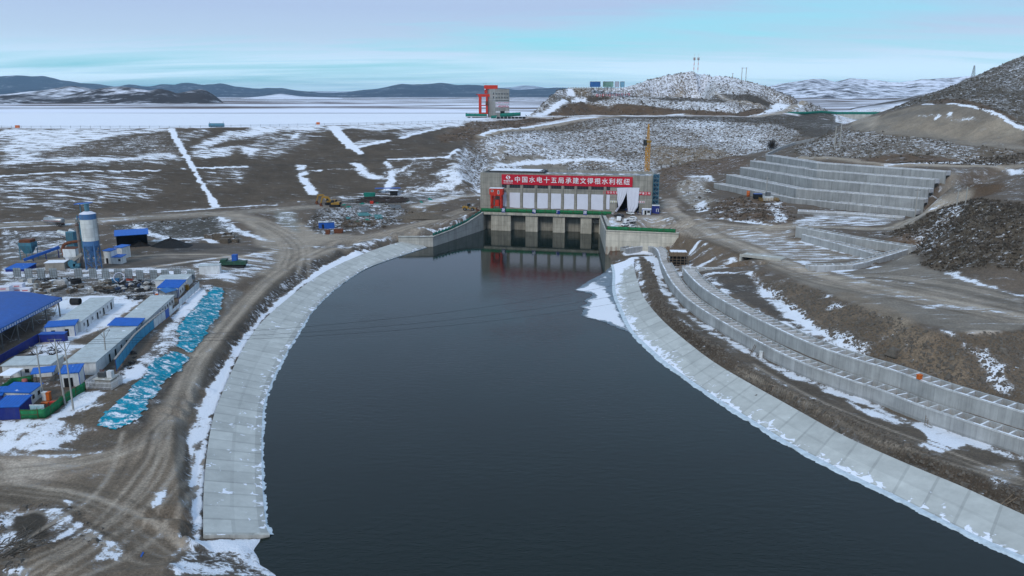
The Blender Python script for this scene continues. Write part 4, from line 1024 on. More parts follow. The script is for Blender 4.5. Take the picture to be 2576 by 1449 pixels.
dam['label'] = 'long brown earth dam with snow drifts below its crest, holding back the frozen reservoir'
dam['category'] = 'dam'
# ------------------------------------------------------------------ far country: frozen reservoir, steppe, ranges of hills
NFA, NFR = 700, 420
_fa = np.linspace(-1.05, 1.05, NFA)
_fy = 1150.0 * (32000 / 1150.0) ** np.linspace(0, 1, NFR)
FX = _fy[:, None] * _fa[None, :]
FY = np.repeat(_fy[:, None], NFA, 1)
FZ = np.full(FX.shape, 43.2) + 1.2 * fbm(FX / 300, FY / 900, 4, 2) * (FY > 3000)
FSO = np.zeros(FX.shape + (3,)); FSO[:] = (0.13, 0.095, 0.085)
FCO = np.full(FX.shape, 0.50) + 0.18 * fbm(FX / 900, FY / 500, 4, 71); FTU = np.zeros(FX.shape)
shore = 1430 + 110 * fbm(FX / 400, FX * 0 + 3.3, 4, 4) - np.clip((FX + 250) * 0.8, 0, 250)
lake = np.clip((shore - FY) / 50, 0, 1)
FCO = FCO * (1 - lake) + 1.4 * lake
FZ = np.where(lake > 0.3, 43.0, FZ + 4 * np.clip(fbm(FX / 260, FY / 520, 4, 12), 0, 1) * (FX > -900))
def ridge(prof, D, front, back, soil, cov, tuft=0.0, rough=0.10, seed=0, spurs=0.35):
 global FZ
 xs = np.array([(p[0] - 1288) / FPX for p in prof])
 tops, aa = [], []
 for (x, y) in prof:
  v = atY(x, y, D)
  tops.append(v.z); aa.append(v.x / D)
 order = np.argsort(aa)
 top = np.interp(_fa, np.array(aa)[order], np.array(tops)[order], left=0, right=0)
 rel = np.clip(top - 43, 0, None)[None, :]
 sp = fbm(FX / (front * 0.45), FY / (front * 1.6), 4, 20 + seed)
 s = (D - FY) / front
 t = np.where(s > 0, 1 - np.clip(s * (1 + spurs * sp), 0, 1), 1 - np.clip(-s * front / back, 0, 1))
 shape = t * t * (3 - 2 * t)
 shape = shape * (1 + rough * fbm(FX / (front * 0.16), FY / (front * 0.16), 4, 33 + seed) * np.clip(np.abs(s) * 6, 0, 1))
 h = rel * shape
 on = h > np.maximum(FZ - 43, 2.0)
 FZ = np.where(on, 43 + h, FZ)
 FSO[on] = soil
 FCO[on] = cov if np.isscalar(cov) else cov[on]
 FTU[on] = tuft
BLUE = [(-400, 190), (0, 198), (50, 195), (80, 198), (107, 195), (150, 203), (188, 208), (225, 213), (290, 218), (330, 213.5), (376, 219), (403, 215), (440, 217), (467, 211.5), (510, 217), (552, 213), (590, 222), (640, 226), (705, 224), (760, 229), (810, 234), (870, 233), (930, 225),
  (970, 221), (1005, 214), (1040, 217), (1065, 215), (1110, 212), (1150, 218), (1200, 217), (1260, 221), (1300, 226), (1350, 224), (1400, 222), (1470, 226), (1600, 230), (1800, 232), (2000, 228), (2300, 222), (2576, 214), (3000, 205)]
FARP = [(620, 236), (800, 229), (850, 230), (1240, 222), (1290, 219), (1315, 214.5), (1345, 217), (1380, 222), (1430, 225), (1600, 229)]
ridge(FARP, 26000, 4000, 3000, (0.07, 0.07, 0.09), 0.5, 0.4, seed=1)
ridge(BLUE, 15500, 5200, 3500, (0.022, 0.033, 0.056), 0.27, 0.5, rough=0.5, seed=2, spurs=0.6)  # bluish base colour: distance haze painted into these hills
ridge([(520, 262), (600, 248), (660, 242), (705, 236), (760, 243), (820, 245), (900, 249), (1000, 256)], 6500, 1200, 900, (0.10, 0.08, 0.08), 0.75, seed=3)
ridge([(860, 262), (930, 261), (1060, 254), (1150, 251), (1250, 252), (1400, 250), (1500, 262)], 4200, 900, 800, (0.11, 0.08, 0.07), 0.6, seed=4)
ridge([(-300, 245), (0, 238), (60, 232), (120, 226), (177, 215.5), (215, 221), (240, 227), (280, 230), (330, 242), (380, 262)], 3500, 800, 700, (0.05, 0.044, 0.045), 0.48, 0.6, rough=0.22, seed=5)
ridge([(-300, 252), (0, 240), (60, 238), (150, 244), (230, 226), (270, 219.5), (309, 217.6), (345, 221), (376, 228), (403, 223.5), (430, 230), (445, 236), (480, 228), (505, 224), (520, 228), (540, 240), (569, 263)], 2800, 480, 500, (0.042, 0.036, 0.038), 0.38, 0.7, rough=0.22, seed=6)
ridge([(-200, 258), (0, 248), (35, 252), (70, 264)], 2450, 220, 250, (0.05, 0.045, 0.045), 0.4, 0.7, seed=16)
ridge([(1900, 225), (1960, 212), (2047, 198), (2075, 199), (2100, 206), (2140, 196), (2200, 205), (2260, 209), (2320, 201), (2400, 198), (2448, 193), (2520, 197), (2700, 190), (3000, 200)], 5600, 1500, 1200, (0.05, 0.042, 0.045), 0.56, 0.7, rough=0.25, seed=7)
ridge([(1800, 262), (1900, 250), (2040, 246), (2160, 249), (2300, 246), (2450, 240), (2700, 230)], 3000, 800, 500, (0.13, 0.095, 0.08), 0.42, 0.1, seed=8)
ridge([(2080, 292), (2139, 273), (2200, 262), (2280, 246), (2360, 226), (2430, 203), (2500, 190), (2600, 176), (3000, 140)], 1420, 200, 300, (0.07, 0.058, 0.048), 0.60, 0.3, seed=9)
FZ = blur(FZ, 1)
idx = np.arange(NFR * NFA).reshape(NFR, NFA)
q = np.stack([idx[:-1, :-1], idx[:-1, 1:], idx[1:, 1:], idx[1:, :-1]], -1).reshape(-1, 4)
me = np_mesh('hills', np.stack([FX.ravel(), FY.ravel(), FZ.ravel()], -1), q)
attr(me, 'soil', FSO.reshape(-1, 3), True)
for n, a in (('cov', FCO), ('tuft', FTU)):
 attr(me, n, a.ravel())
def far_material():
 m = bpy.data.materials.new('far_steppe')
 m.use_nodes = True
 nt = m.node_tree; nt.nodes.clear(); L = nt.links.new
 out = N(nt, 'ShaderNodeOutputMaterial'); b = N(nt, 'ShaderNodeBsdfPrincipled')
 b.inputs['Roughness'].default_value = 0.95; b.inputs['Specular IOR Level'].default_value = 0.1
 L(b.outputs[0], out.inputs[0])
 geo = N(nt, 'ShaderNodeNewGeometry')
 soil = N(nt, 'ShaderNodeAttribute', attribute_name='soil'); cov = N(nt, 'ShaderNodeAttribute', attribute_name='cov')
 tuft = N(nt, 'ShaderNodeAttribute', attribute_name='tuft')
 ns = []
 for sc, st, det in ((0.004, (0.35, 1, 1), 10), (0.016, (0.8, 1, 1.5), 8)):
  mp = N(nt, 'ShaderNodeMapping'); mp.inputs['Scale'].default_value = st; L(geo.outputs['Position'], mp.inputs[0])
  n = N(nt, 'ShaderNodeTexNoise'); n.inputs['Scale'].default_value = sc; n.inputs['Detail'].default_value = det; n.inputs['Roughness'].default_value = 0.68
  L(mp.outputs[0], n.inputs['Vector']); ns.append(n.outputs[0])
 mx = N(nt, 'ShaderNodeMix', data_type='FLOAT'); L(tuft.outputs['Fac'], mx.inputs[0]); L(ns[0], mx.inputs[2]); L(ns[1], mx.inputs[3])
 r = N(nt, 'ShaderNodeMapRange'); r.inputs[1].default_value = 0.28; r.inputs[2].default_value = 0.72; L(mx.outputs[0], r.inputs[0])
 s = N(nt, 'ShaderNodeMath', operation='SUBTRACT'); L(cov.outputs['Fac'], s.inputs[0]); L(r.outputs[0], s.inputs[1])
 k = N(nt, 'ShaderNodeMapRange'); k.inputs[1].default_value = -0.12; k.inputs[2].default_value = 0.16; L(s.outputs[0], k.inputs[0])
 t = N(nt, 'ShaderNodeMapRange'); t.inputs[1].default_value = 0.3; t.inputs[2].default_value = 0.7; t.inputs[3].default_value = 0.65; t.inputs[4].default_value = 1.35
 L(ns[1], t.inputs[0])
 sc_ = N(nt, 'ShaderNodeVectorMath', operation='SCALE'); L(soil.outputs['Color'], sc_.inputs[0]); L(t.outputs[0], sc_.inputs['Scale'])
 m2 = N(nt, 'ShaderNodeMix', data_type='RGBA'); m2.inputs[7].default_value = (0.78, 0.80, 0.90, 1)
 L(k.outputs[0], m2.inputs[0]); L(sc_.outputs[0], m2.inputs[6]); L(m2.outputs[2], b.inputs['Base Color'])
 return m
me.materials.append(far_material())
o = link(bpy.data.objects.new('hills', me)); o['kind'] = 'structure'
# ------------------------------------------------------------------ water
wm = bpy.data.materials.new('tailrace_water')
wm.use_nodes = True
nt = wm.node_tree
b = nt.nodes['Principled BSDF']
b.inputs['Base Color'].default_value = (0.007, 0.0135, 0.0118, 1)
b.inputs['Roughness'].default_value = 0.05
b.inputs['IOR'].default_value = 1.33
b.inputs['Specular IOR Level'].default_value = 0.27
geo = N(nt, 'ShaderNodeNewGeometry')
hs = []
for sc, st, rot in ((0.42, (1, 2.2, 1), 0.25), (1.25, (1, 2.4, 1), 0.15), (0.035, (1, 1, 1), 0)):
 mp = N(nt, 'ShaderNodeMapping'); mp.inputs['Scale'].default_value = st; mp.inputs['Rotation'].default_value = (0, 0, rot)
 nt.links.new(geo.outputs['Position'], mp.inputs[0])
 n = N(nt, 'ShaderNodeTexNoise'); n.inputs['Scale'].default_value = sc; n.inputs['Detail'].default_value = 4; n.inputs['Roughness'].default_value = 0.55
 nt.links.new(mp.outputs[0], n.inputs['Vector']); hs.append(n.outputs[0])
ad = N(nt, 'ShaderNodeMath', operation='MULTIPLY_ADD'); ad.inputs[1].default_value = 0.45
nt.links.new(hs[1], ad.inputs[0]); nt.links.new(hs[0], ad.inputs[2])
sp = N(nt, 'ShaderNodeSeparateXYZ'); nt.links.new(geo.outputs['Position'], sp.inputs[0])
cm = N(nt, 'ShaderNodeMapRange'); cm.inputs[1].default_value = 340; cm.inputs[2].default_value = 225; cm.inputs[3].default_value = 0.05; cm.inputs[4].default_value = 1.0
nt.links.new(sp.outputs[1], cm.inputs[0])
gp = N(nt, 'ShaderNodeMapRange'); gp.inputs[1].default_value = 0.35; gp.inputs[2].default_value = 0.65; gp.inputs[3].default_value = 0.45; gp.inputs[4].default_value = 1.0
nt.links.new(hs[2], gp.inputs[0])
mu = N(nt, 'ShaderNodeMath', operation='MULTIPLY'); nt.links.new(cm.outputs[0], mu.inputs[0]); nt.links.new(gp.outputs[0], mu.inputs[1])
mu2 = N(nt, 'ShaderNodeMath', operation='MULTIPLY'); mu2.inputs[1].default_value = 0.21; nt.links.new(mu.outputs[0], mu2.inputs[0])
bp = N(nt, 'ShaderNodeBump'); bp.inputs['Distance'].default_value = 0.5
nt.links.new(mu2.outputs[0], bp.inputs['Strength']); nt.links.new(ad.outputs[0], bp.inputs['Height']); nt.links.new(bp.outputs[0], b.inputs['Normal'])
me = bpy.data.meshes.new('water')
me.from_pydata([(-110, -40, 0), (330, -40, 0), (330, 420, 0), (-110, 420, 0)], [], [(0, 1, 2, 3)])
me.materials.append(wm)
o = link(bpy.data.objects.new('water', me)); o['kind'] = 'structure'
# ------------------------------------------------------------------ mesh kit
class MB:
 def __init__(s):
  s.v = []; s.f = []; s.sm = []
 def add(s, V, F, smooth=False):
  n = len(s.v)
  s.v += [tuple(p) for p in V]
  s.f += [tuple(i + n for i in f) for f in F]
  s.sm += [smooth] * len(F)
  return s
 def box(s, x0, x1, y0, y1, z0, z1, M=None, b=0.0):
  V = [Vector(p) for p in ((x0, y0, z0), (x1, y0, z0), (x1, y1, z0), (x0, y1, z0), (x0, y0, z1), (x1, y0, z1), (x1, y1, z1), (x0, y1, z1))]
  if M is not None:
   V = [M @ p for p in V]
  return s.add(V, [(0, 3, 2, 1), (4, 5, 6, 7), (0, 1, 5, 4), (1, 2, 6, 5), (2, 3, 7, 6), (3, 0, 4, 7)])
 def bar(s, a, b, w, h=None, up=(0, 0, 1)):
  a, b = Vector(a), Vector(b)
  h = w if h is None else h
  t = (b - a).normalized()
  u = Vector(up)
  if abs(t.dot(u)) > 0.95:
   u = Vector((1, 0, 0))
  r = t.cross(u).normalized(); u = r.cross(t)
  V = []
  for p in (a, b):
   for i, j in ((-1, -1), (1, -1), (1, 1), (-1, 1)):
    V.append(p + r * (i * w / 2) + u * (j * h / 2))
  return s.add(V, [(0, 3, 2, 1), (4, 5, 6, 7), (0, 1, 5, 4), (1, 2, 6, 5), (2, 3, 7, 6), (3, 0, 4, 7)])
 def cyl(s, a, b, r0, r1=None, n=12, caps=True, smooth=True):
  a, b = Vector(a), Vector(b)
  r1 = r0 if r1 is None else r1
  t = (b - a).normalized()
  u = Vector((0, 0, 1)) if abs(t.z) < 0.9 else Vector((1, 0, 0))
  r = t.cross(u).normalized(); u = r.cross(t)
  V = []
  for p, q in ((a, r0), (b, r1)):
   for k in range(n):
    c = 2 * PI * k / n
    V.append(p + r * (q * math.cos(c)) + u * (q * math.sin(c)))
  F = [(k, (k + 1) % n, n + (k + 1) % n, n + k) for k in range(n)]
  s.add(V, F, smooth)
  if caps:
   s.add(V[:n][::-1], [tuple(range(n))]); s.add(V[n:], [tuple(range(n))])
  return s
 def tube(s, P, r, n=6):
  for a, b in zip(P[:-1], P[1:]):
   s.cyl(a, b, r, r, n, True)
  return s
 def lathe(s, prof, c=(0, 0, 0), n=20, smooth=True):
  V = []; F = []
  for r, z in prof:
   for k in range(n):
    t = 2 * PI * k / n
    V.append((c[0] + r * math.cos(t), c[1] + r * math.sin(t), c[2] + z))
  for i in range(len(prof) - 1):
   for k in range(n):
    F.append((i * n + k, i * n + (k + 1) % n, (i + 1) * n + (k + 1) % n, (i + 1) * n + k))
  return s.add(V, F, smooth)
 def prism(s, poly, z0, z1):
  n = len(poly)
  V = [(p[0], p[1], z0) for p in poly] + [(p[0], p[1], z1) for p in poly]
  F = [(k, (k + 1) % n, n + (k + 1) % n, n + k) for k in range(n)] + [tuple(range(n))[::-1], tuple(range(n, 2 * n))]
  return s.add(V, F)
 def extr(s, poly, y0, y1):
  n = len(poly)
  V = [(p[0], y0, p[1]) for p in poly] + [(p[0], y1, p[1]) for p in poly]
  F = [(k, (k + 1) % n, n + (k + 1) % n, n + k) for k in range(n)] + [tuple(range(n))[::-1], tuple(range(n, 2 * n))]
  return s.add(V, F)
 def strip(s, A, B, smooth=False):
  n = len(A)
  return s.add(list(A) + list(B), [(k, k + 1, n + k + 1, n + k) for k in range(n - 1)], smooth)
 def put(s, name, mat, parent=None, loc=None, bevel=0.0):
  me = bpy.data.meshes.new(name)
  me.from_pydata(s.v, [], s.f)
  me.polygons.foreach_set('use_smooth', s.sm)
  me.materials.append(mat)
  me.update()
  o = bpy.data.objects.new(name, me)
  if loc is not None:
   o.location = loc
  if bevel:
   md = o.modifiers.new('edge', 'BEVEL'); md.width = bevel; md.segments = 2; md.limit_method = 'ANGLE'
  return link(o, parent)
def thing(name, label, cat, loc=(0, 0, 0), rz=0.0, group=None):
 o = bpy.data.objects.new(name, None)
 o.empty_display_size = 0.5
 o.location = loc
 o.rotation_euler = (0, 0, rz)
 o['label'] = label
 o['category'] = cat
 if group:
  o['group'] = group
 return link(o)
def tag(o, label, cat, group=None):
 o['label'] = label
 o['category'] = cat
 if group:
  o['group'] = group
 return o
def copy_tree(o, parent=None, label=None):
 c = o.copy()
 link(c, parent)
 if label:
  c['label'] = label
 for ch in list(o.children):
  copy_tree(ch, c)
 return c
def proj(v):
 d = Vector(v) - Vector((0, 0, CAM_Z))
 f = d.y * CP - d.z * SP
 return 1288 + FPX * d.x / f, 724.5 - FPX * (d.y * SP + d.z * CP) / f
def hit(o, n, r, x, y):
 x, y = S(r, x, y)
 d = Vector(_ray(x, y))
 c = Vector((0, 0, CAM_Z))
 return c + d * ((Vector(o) - c).dot(n) / d.dot(n))
_TXT = {}
def text_mesh(txt, size, mat, name, parent, loc, rot, depth=0.02, xs=1.0, bold=0.0):
 cu = bpy.data.curves.new('lettering', 'FONT')
 cu.body = txt
 cu.size = size
 cu.extrude = depth
 cu.offset = bold
 cu.align_x = 'CENTER'; cu.align_y = 'CENTER'
 cu.resolution_u = 2
 ob = bpy.data.objects.new('lettering', cu)
 COL.objects.link(ob)
 dg = bpy.context.evaluated_depsgraph_get()
 me = bpy.data.meshes.new_from_object(ob.evaluated_get(dg))
 bpy.data.objects.remove(ob); bpy.data.curves.remove(cu)
 me.name = name
 me.materials.clear(); me.materials.append(mat)
 o = bpy.data.objects.new(name, me)
 o.location = loc; o.rotation_euler = rot
 o.scale = (xs, 1, 1)
 return link(o, parent)
def rz_of(v):
 return math.atan2(v[1], v[0])
# ------------------------------------------------------------------ paints
def paint(n, c, **k):
 return pmat(n, c, **{**dict(rough=0.55, var=0.12, scale=0.8, dirt=0.35), **k})
P_WHITE = paint('white_paint', (0.62, 0.63, 0.65))
P_CABIN = paint('white_cabin_panel', (0.60, 0.62, 0.63), dirt=0.4)
P_ROOFW = paint('pale_cabin_roof', (0.44, 0.48, 0.49), dirt=0.45, dirtcol=(0.2, 0.18, 0.16), snow=0.16, scale=0.3)
P_BLUE = paint('blue_sheet', (0.012, 0.085, 0.36), dirt=0.2, var=0.2)
P_BLUER = paint('blue_roof_sheet', (0.010, 0.115, 0.46), dirt=0.12, snow=0.04)
P_NAVY = paint('navy_sheet', (0.010, 0.022, 0.17), dirt=0.3)
P_SILO = paint('silo_blue', (0.055, 0.14, 0.30), dirt=0.5)
P_STEELB = paint('teal_steel', (0.05, 0.17, 0.24), dirt=0.55)
P_GREEN = paint('green_mesh', (0.010, 0.15, 0.055), rough=0.85, dirt=0.4, scale=1.6, var=0.35, dirtcol=(0.03, 0.06, 0.035))
P_TEAL = paint('teal_mesh', (0.010, 0.17, 0.13), rough=0.85, dirt=0.45, scale=1.6, var=0.35, dirtcol=(0.03, 0.07, 0.06))
P_RED = paint('crane_red', (0.50, 0.028, 0.012), dirt=0.3, dirtcol=(0.16, 0.02, 0.012))
P_BANNER = paint('banner_red', (0.48, 0.010, 0.030), rough=0.8, dirt=0.0, var=0.10, scale=0.25)
P_YEL = paint('machine_yellow', (0.30, 0.165, 0.02), dirt=0.5)
P_ORANGE = paint('orange_paint', (0.55, 0.12, 0.015), dirt=0.3)
P_BLACK = pmat('dark_rubber', (0.018, 0.018, 0.02), rough=0.8)
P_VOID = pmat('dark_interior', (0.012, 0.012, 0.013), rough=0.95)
P_GLASS = pmat('dark_glass', (0.02, 0.024, 0.028), rough=0.12, var=0.05, spec=0.6)
P_STEEL = pmat('grey_steel', (0.16, 0.165, 0.17), rough=0.5, metal=0.4, dirt=0.4)
P_RUST = pmat('rusty_steel', (0.13, 0.045, 0.022), rough=0.85, var=0.4, scale=1.4)
P_SHEET = pmat('white_tarp', (0.62, 0.63, 0.72), rough=0.85, var=0.05, scale=0.3, dirt=0.12, dirtcol=(0.4, 0.4, 0.45))
P_TXT = pmat('lettering_white', (0.72, 0.72, 0.76), rough=0.7, var=0.03)
P_TXTR = pmat('lettering_red', (0.45, 0.02, 0.03), rough=0.7, var=0.03)
P_WOOD = pmat('weathered_timber', (0.16, 0.12, 0.085), rough=0.9, var=0.4, scale=1.8)
P_POLE = pmat('concrete_pole', (0.33, 0.32, 0.30), rough=0.9, var=0.12, dirt=0.25)
P_TANK = pmat('tank_aluminium', (0.36, 0.37, 0.38), rough=0.38, metal=0.6, dirt=0.6)
P_COAL = pmat('coal', (0.012, 0.012, 0.013), rough=0.9, var=0.5, scale=2.5, bump=1.0)
P_SNOW = pmat('snow_cap', (0.78, 0.80, 0.87), rough=0.9, var=0.06)
P_ICE = pmat('rim_ice', (0.50, 0.57, 0.63), rough=0.6, var=0.22, scale=0.9, bump=0.8)
P_GRAVEL_SHADED = pmat('crib_fill_shaded', (0.055, 0.052, 0.05), rough=0.95, var=0.4, scale=2.5, snow=0.1)  # gravel darkened, shadow inside the boxes painted into its colour
K_POWER = concrete('powerhouse_concrete', (0.30, 0.29, 0.265), warm=0.25, lift=2.9, panel=6.2, stain=0.75, axis=(D_FAC.x, D_FAC.y))
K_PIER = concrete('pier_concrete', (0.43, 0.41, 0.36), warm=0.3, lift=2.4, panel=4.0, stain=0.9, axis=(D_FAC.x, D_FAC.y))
K_WALL = concrete('wall_concrete', (0.43, 0.425, 0.40), warm=0.15, lift=3.0, panel=9.0, stain=0.55, axis=(D_FAC.x, D_FAC.y), snow=0.25)
K_CRIB = concrete('crib_concrete', (0.38, 0.385, 0.385), lift=60, panel=2.4, stain=0.5, axis=(0.75, -0.66), snow=0.12)
K_COPE = concrete('coping_concrete', (0.50, 0.505, 0.51), lift=60, panel=3.3, stain=0.3, axis=(0.7, -0.7), snow=0.55)
K_SNOWC = concrete('snowy_coping', (0.54, 0.545, 0.56), lift=60, panel=3.3, stain=0.35, axis=(0.7, -0.7), snow=0.55)
K_TERR = concrete('terrace_concrete', (0.33, 0.335, 0.335), lift=60, panel=14.0, stain=0.6, axis=(0.7, -0.71), snow=0.2)
# ------------------------------------------------------------------ canal lining: two concrete aprons with joints, ice rims, ice sheet
def lining_material():
 m = bpy.data.materials.new('lining_concrete')
 m.use_nodes = True
 nt = m.node_tree; nt.nodes.clear(); L = nt.links.new
 out = N(nt, 'ShaderNodeOutputMaterial'); b = N(nt, 'ShaderNodeBsdfPrincipled')
 b.inputs['Roughness'].default_value = 0.75; b.inputs['Specular IOR Level'].default_value = 0.3
 L(b.outputs[0], out.inputs[0])
 geo = N(nt, 'ShaderNodeNewGeometry')
 tone = N(nt, 'ShaderNodeAttribute', attribute_name='tone'); cov = N(nt, 'ShaderNodeAttribute', attribute_name='cov')
 n = N(nt, 'ShaderNodeTexNoise'); n.inputs['Scale'].default_value = 0.3; n.inputs['Detail'].default_value = 9; n.inputs['Roughness'].default_value = 0.65
 L(geo.outputs['Position'], n.inputs['Vector'])
 n2 = N(nt, 'ShaderNodeTexNoise'); n2.inputs['Scale'].default_value = 0.55; n2.inputs['Detail'].default_value = 7; n2.inputs['Roughness'].default_value = 0.6; n2.inputs['Distortion'].default_value = 0.8
 L(geo.outputs['Position'], n2.inputs['Vector'])
 r = N(nt, 'ShaderNodeMapRange'); r.inputs[1].default_value = 0.3; r.inputs[2].default_value = 0.7; r.inputs[3].default_value = 0.84; r.inputs[4].default_value = 1.12
 L(n.outputs[0], r.inputs[0])
 mu = N(nt, 'ShaderNodeMath', operation='MULTIPLY'); L(r.outputs[0], mu.inputs[0]); L(tone.outputs['Fac'], mu.inputs[1])
 s = N(nt, 'ShaderNodeVectorMath', operation='SCALE'); s.inputs[0].default_value = (0.455, 0.46, 0.44); L(mu.outputs[0], s.inputs['Scale'])
 q = N(nt, 'ShaderNodeMapRange'); q.inputs[1].default_value = 0.3; q.inputs[2].default_value = 0.7; L(n2.outputs[0], q.inputs[0])
 d = N(nt, 'ShaderNodeMath', operation='SUBTRACT'); L(cov.outputs['Fac'], d.inputs[0]); L(q.outputs[0], d.inputs[1])
 k = N(nt, 'ShaderNodeMapRange'); k.inputs[1].default_value = -0.02; k.inputs[2].default_value = 0.05; L(d.outputs[0], k.inputs[0])
 mx = N(nt, 'ShaderNodeMix', data_type='RGBA'); mx.inputs[7].default_value = (0.78, 0.80, 0.88, 1)
 L(k.outputs[0], mx.inputs[0]); L(s.outputs[0], mx.inputs[6]); L(mx.outputs[2], b.inputs['Base Color'])
 bp = N(nt, 'ShaderNodeBump'); bp.inputs['Strength'].default_value = 0.5; bp.inputs['Distance'].default_value = 0.12
 L(k.outputs[0], bp.inputs['Height']); L(bp.outputs[0], b.inputs['Normal'])
 return m
M_LINING = lining_material()
def resample(P, step):
 d = [0.0]
 for a, b in zip(P[:-1], P[1:]):
  d.append(d[-1] + (b - a).length)
 n = max(2, int(d[-1] / step))
 out = []
 for k in range(n + 1):
  t = d[-1] * k / n
  i = max(j for j in range(len(d)) if d[j] <= t + 1e-6)
  i = min(i, len(P) - 2)
  out.append(P[i].lerp(P[i + 1], (t - d[i]) / max(1e-6, d[i + 1] - d[i])))
 return out
def nearest_pair(A, B):
 n = len(A) - 1
 return resample(B, 1.0) if False else [polyat(B, i / n) for i in range(n + 1)]
def polyat(P, f):
 d = [0.0]
 for a, b in zip(P[:-1], P[1:]):
  d.append(d[-1] + (b - a).length)
 t = f * d[-1]
 for i in range(len(P) - 1):
  if t <= d[i + 1] + 1e-9:
   return P[i].lerp(P[i + 1], (t - d[i]) / max(1e-6, d[i + 1] - d[i]))
 return P[-1].copy()
def lining(name, W, T, panel, covf, seed, lens=0.5):
 rr = random.Random(seed)
 W = smooth(W, 2); T = smooth(T, 2)
 n = int(sum((b - a).length for a, b in zip(T[:-1], T[1:])) / lens)
 nc = 16
 V = []; F = []; tone = []; cov = []
 per = max(1, int(round(panel / lens)))
 k0 = 0
 for k in range(n + 1):
  t = polyat(T, k / n); w_ = polyat(W, k / n)
  w_ = w_.copy(); w_.z = -0.04
  t = t.copy(); t.z = 2.28
  for j in range(nc + 1):
   p = w_.lerp(t, j / nc)
   V.append((p.x, p.y, p.z))
   cov.append(covf(k / n, j / nc))
 tn = {}
 for k in range(n):
  for j in range(nc):
   a = k * (nc + 1) + j
   F.append((a, a + nc + 1, a + nc + 2, a + 1))
   pk = (k // per, 0 if j < nc * 0.55 else 1)
   if pk not in tn:
    tn[pk] = rr.uniform(0.88, 1.06) * (1.0 if pk[1] else 1.03)
   jt = (k % per == 0)
   tone.append(tn[pk] * (0.82 if jt else 1.0) * (0.90 if j == int(nc * 0.55) else 1.0) * (0.80 if j < 2 else 1.0))
 me = bpy.data.meshes.new(name)
 me.from_pydata(V, [], F)
 a = me.attributes.new('tone', 'FLOAT', 'FACE'); a.data.foreach_set('value', tone)
 attr(me, 'cov', cov)
 me.materials.append(M_LINING)
 o = bpy.data.objects.new(name, me)
 md = o.modifiers.new('thickness', 'SOLIDIFY'); md.thickness = 0.3; md.offset = -1 if seed == 2 else 1
 return link(o), W, T
_n1 = lambda u, v, s: float(vnoise(np.array(u), np.array(v), s))
def cov_left(u, v):
 c = 0.10 + 0.30 * max(0, 1 - v * 2.6) + 0.10 * _n1(u * 60, v * 3, 4) + 0.10 * max(0, v - .9) * 10 * 0.6
 return c
def cov_right(u, v):
 c = -0.05 + 0.75 * max(0, 1 - v * 1.9) + 0.30 * _n1(u * 30, v * 2, 7)
 if u < 0.20:
  c += (0.20 - u) * 6 * (1.0 - 0.75 * max(0, v - .35) * (u > .06))
 return c
lt_w = [at(x, y, 0) for x, y in LW[3:]]
o, lwS, ltS = lining('concrete_lining', lt_w, [at(x, y, 2.2) for x, y in LT], 4.6, cov_left, 1)
o0 = o
tag(o, 'pale sloping concrete apron curving along the left bank of the pool beside the haul road', 'embankment')
rt_w = [at(x, y, 0) for x, y in RW]
o, rwS, rtS = lining('concrete_lining', rt_w, [at(x, y, 2.2) for x, y in RT], 5.4, cov_right, 2)
tag(o, 'pale sloping concrete apron on the right bank with white snow patches along its lower edge', 'embankment')
m = MB(); c_ = lwS[0]; m.bar((0, 0, -.15), ltS[0] - c_ + Vector((0, 0, 2.0 - (ltS[0] - c_).z)), .7, 1.0)
m.put('end_beam', K_WALL, o0, loc=(c_.x, c_.y, 0))
mb = MB()
for P, side, w0 in ((lwS, -1, 1.1), (rwS, -1, 0.9)):
 Q = resample(P, 0.35)
 off = []
 inn = []; mid = []; out = []
 for i, p in enumerate(Q):
  a = Q[max(0, i - 1)]; b = Q[min(len(Q) - 1, i + 1)]
  t = (b - a); nrm = Vector((-t.y, t.x, 0)).normalized() * side
  wv = w0 * (0.55 + 0.35 * _n1(i * .21, 3.3, 5) + 0.25 * _n1(i * .9, 1.7, 6) + 0.25 * _n1(i * .05, .7, 6))
  fade = min(1.0, max(0.15, (330 - p.y) / 120))
  inn.append(Vector((p.x - nrm.x * 0.9, p.y - nrm.y * 0.9, 0.24))); mid.append(Vector((p.x + nrm.x * 0.12, p.y + nrm.y * 0.12, 0.20 + 0.06 * _n1(i * .7, 9, 2)))); out.append(Vector((p.x + nrm.x * wv * fade, p.y + nrm.y * wv * fade, -0.02)))
 mb.strip(inn, mid, True); mb.strip(mid, out, True)
o = mb.put('ice', P_ICE); o['kind'] = 'structure'
ICEP = [(470, 512), (430, 560), (330, 620), (250, 655), (140, 735), (95, 746), (170, 765), (250, 785), (300, 805), (190, 850), (240, 880), (150, 910), (200, 930), (165, 985), (200, 1012), (400, 1060), (520, 1120), (650, 1168), (690, 1190), (720, 1180), (600, 1000), (510, 830), (500, 700), (500, 560)]
ip = smooth([at(*S('b1', x, y), 0.0) for x, y in ICEP] , 2)
xs = [p.x for p in ip]; ys = [p.y for p in ip]
st = 0.55
gx, gy = np.meshgrid(np.arange(min(xs) - 1, max(xs) + 1, st), np.arange(min(ys) - 1, max(ys) + 1, st))
ins = _inside(gx, gy, ip)
dd = np.where(ins, 1, -1) * _segdist(gx, gy, ip, True) + 0.5 * fbm(gx / 2.5, gy / 2.5, 3, 4)
ok = dd > 0
h = np.where(ok, 0.05 + 0.02 * np.clip(dd, 0, 2), 0.02)
iid = np.arange(gx.size).reshape(gx.shape)
cm_ = ok[:-1, :-1] & ok[1:, :-1] & ok[:-1, 1:] & ok[1:, 1:]
q = np.stack([iid[:-1, :-1], iid[:-1, 1:], iid[1:, 1:], iid[1:, :-1]], -1)[cm_]
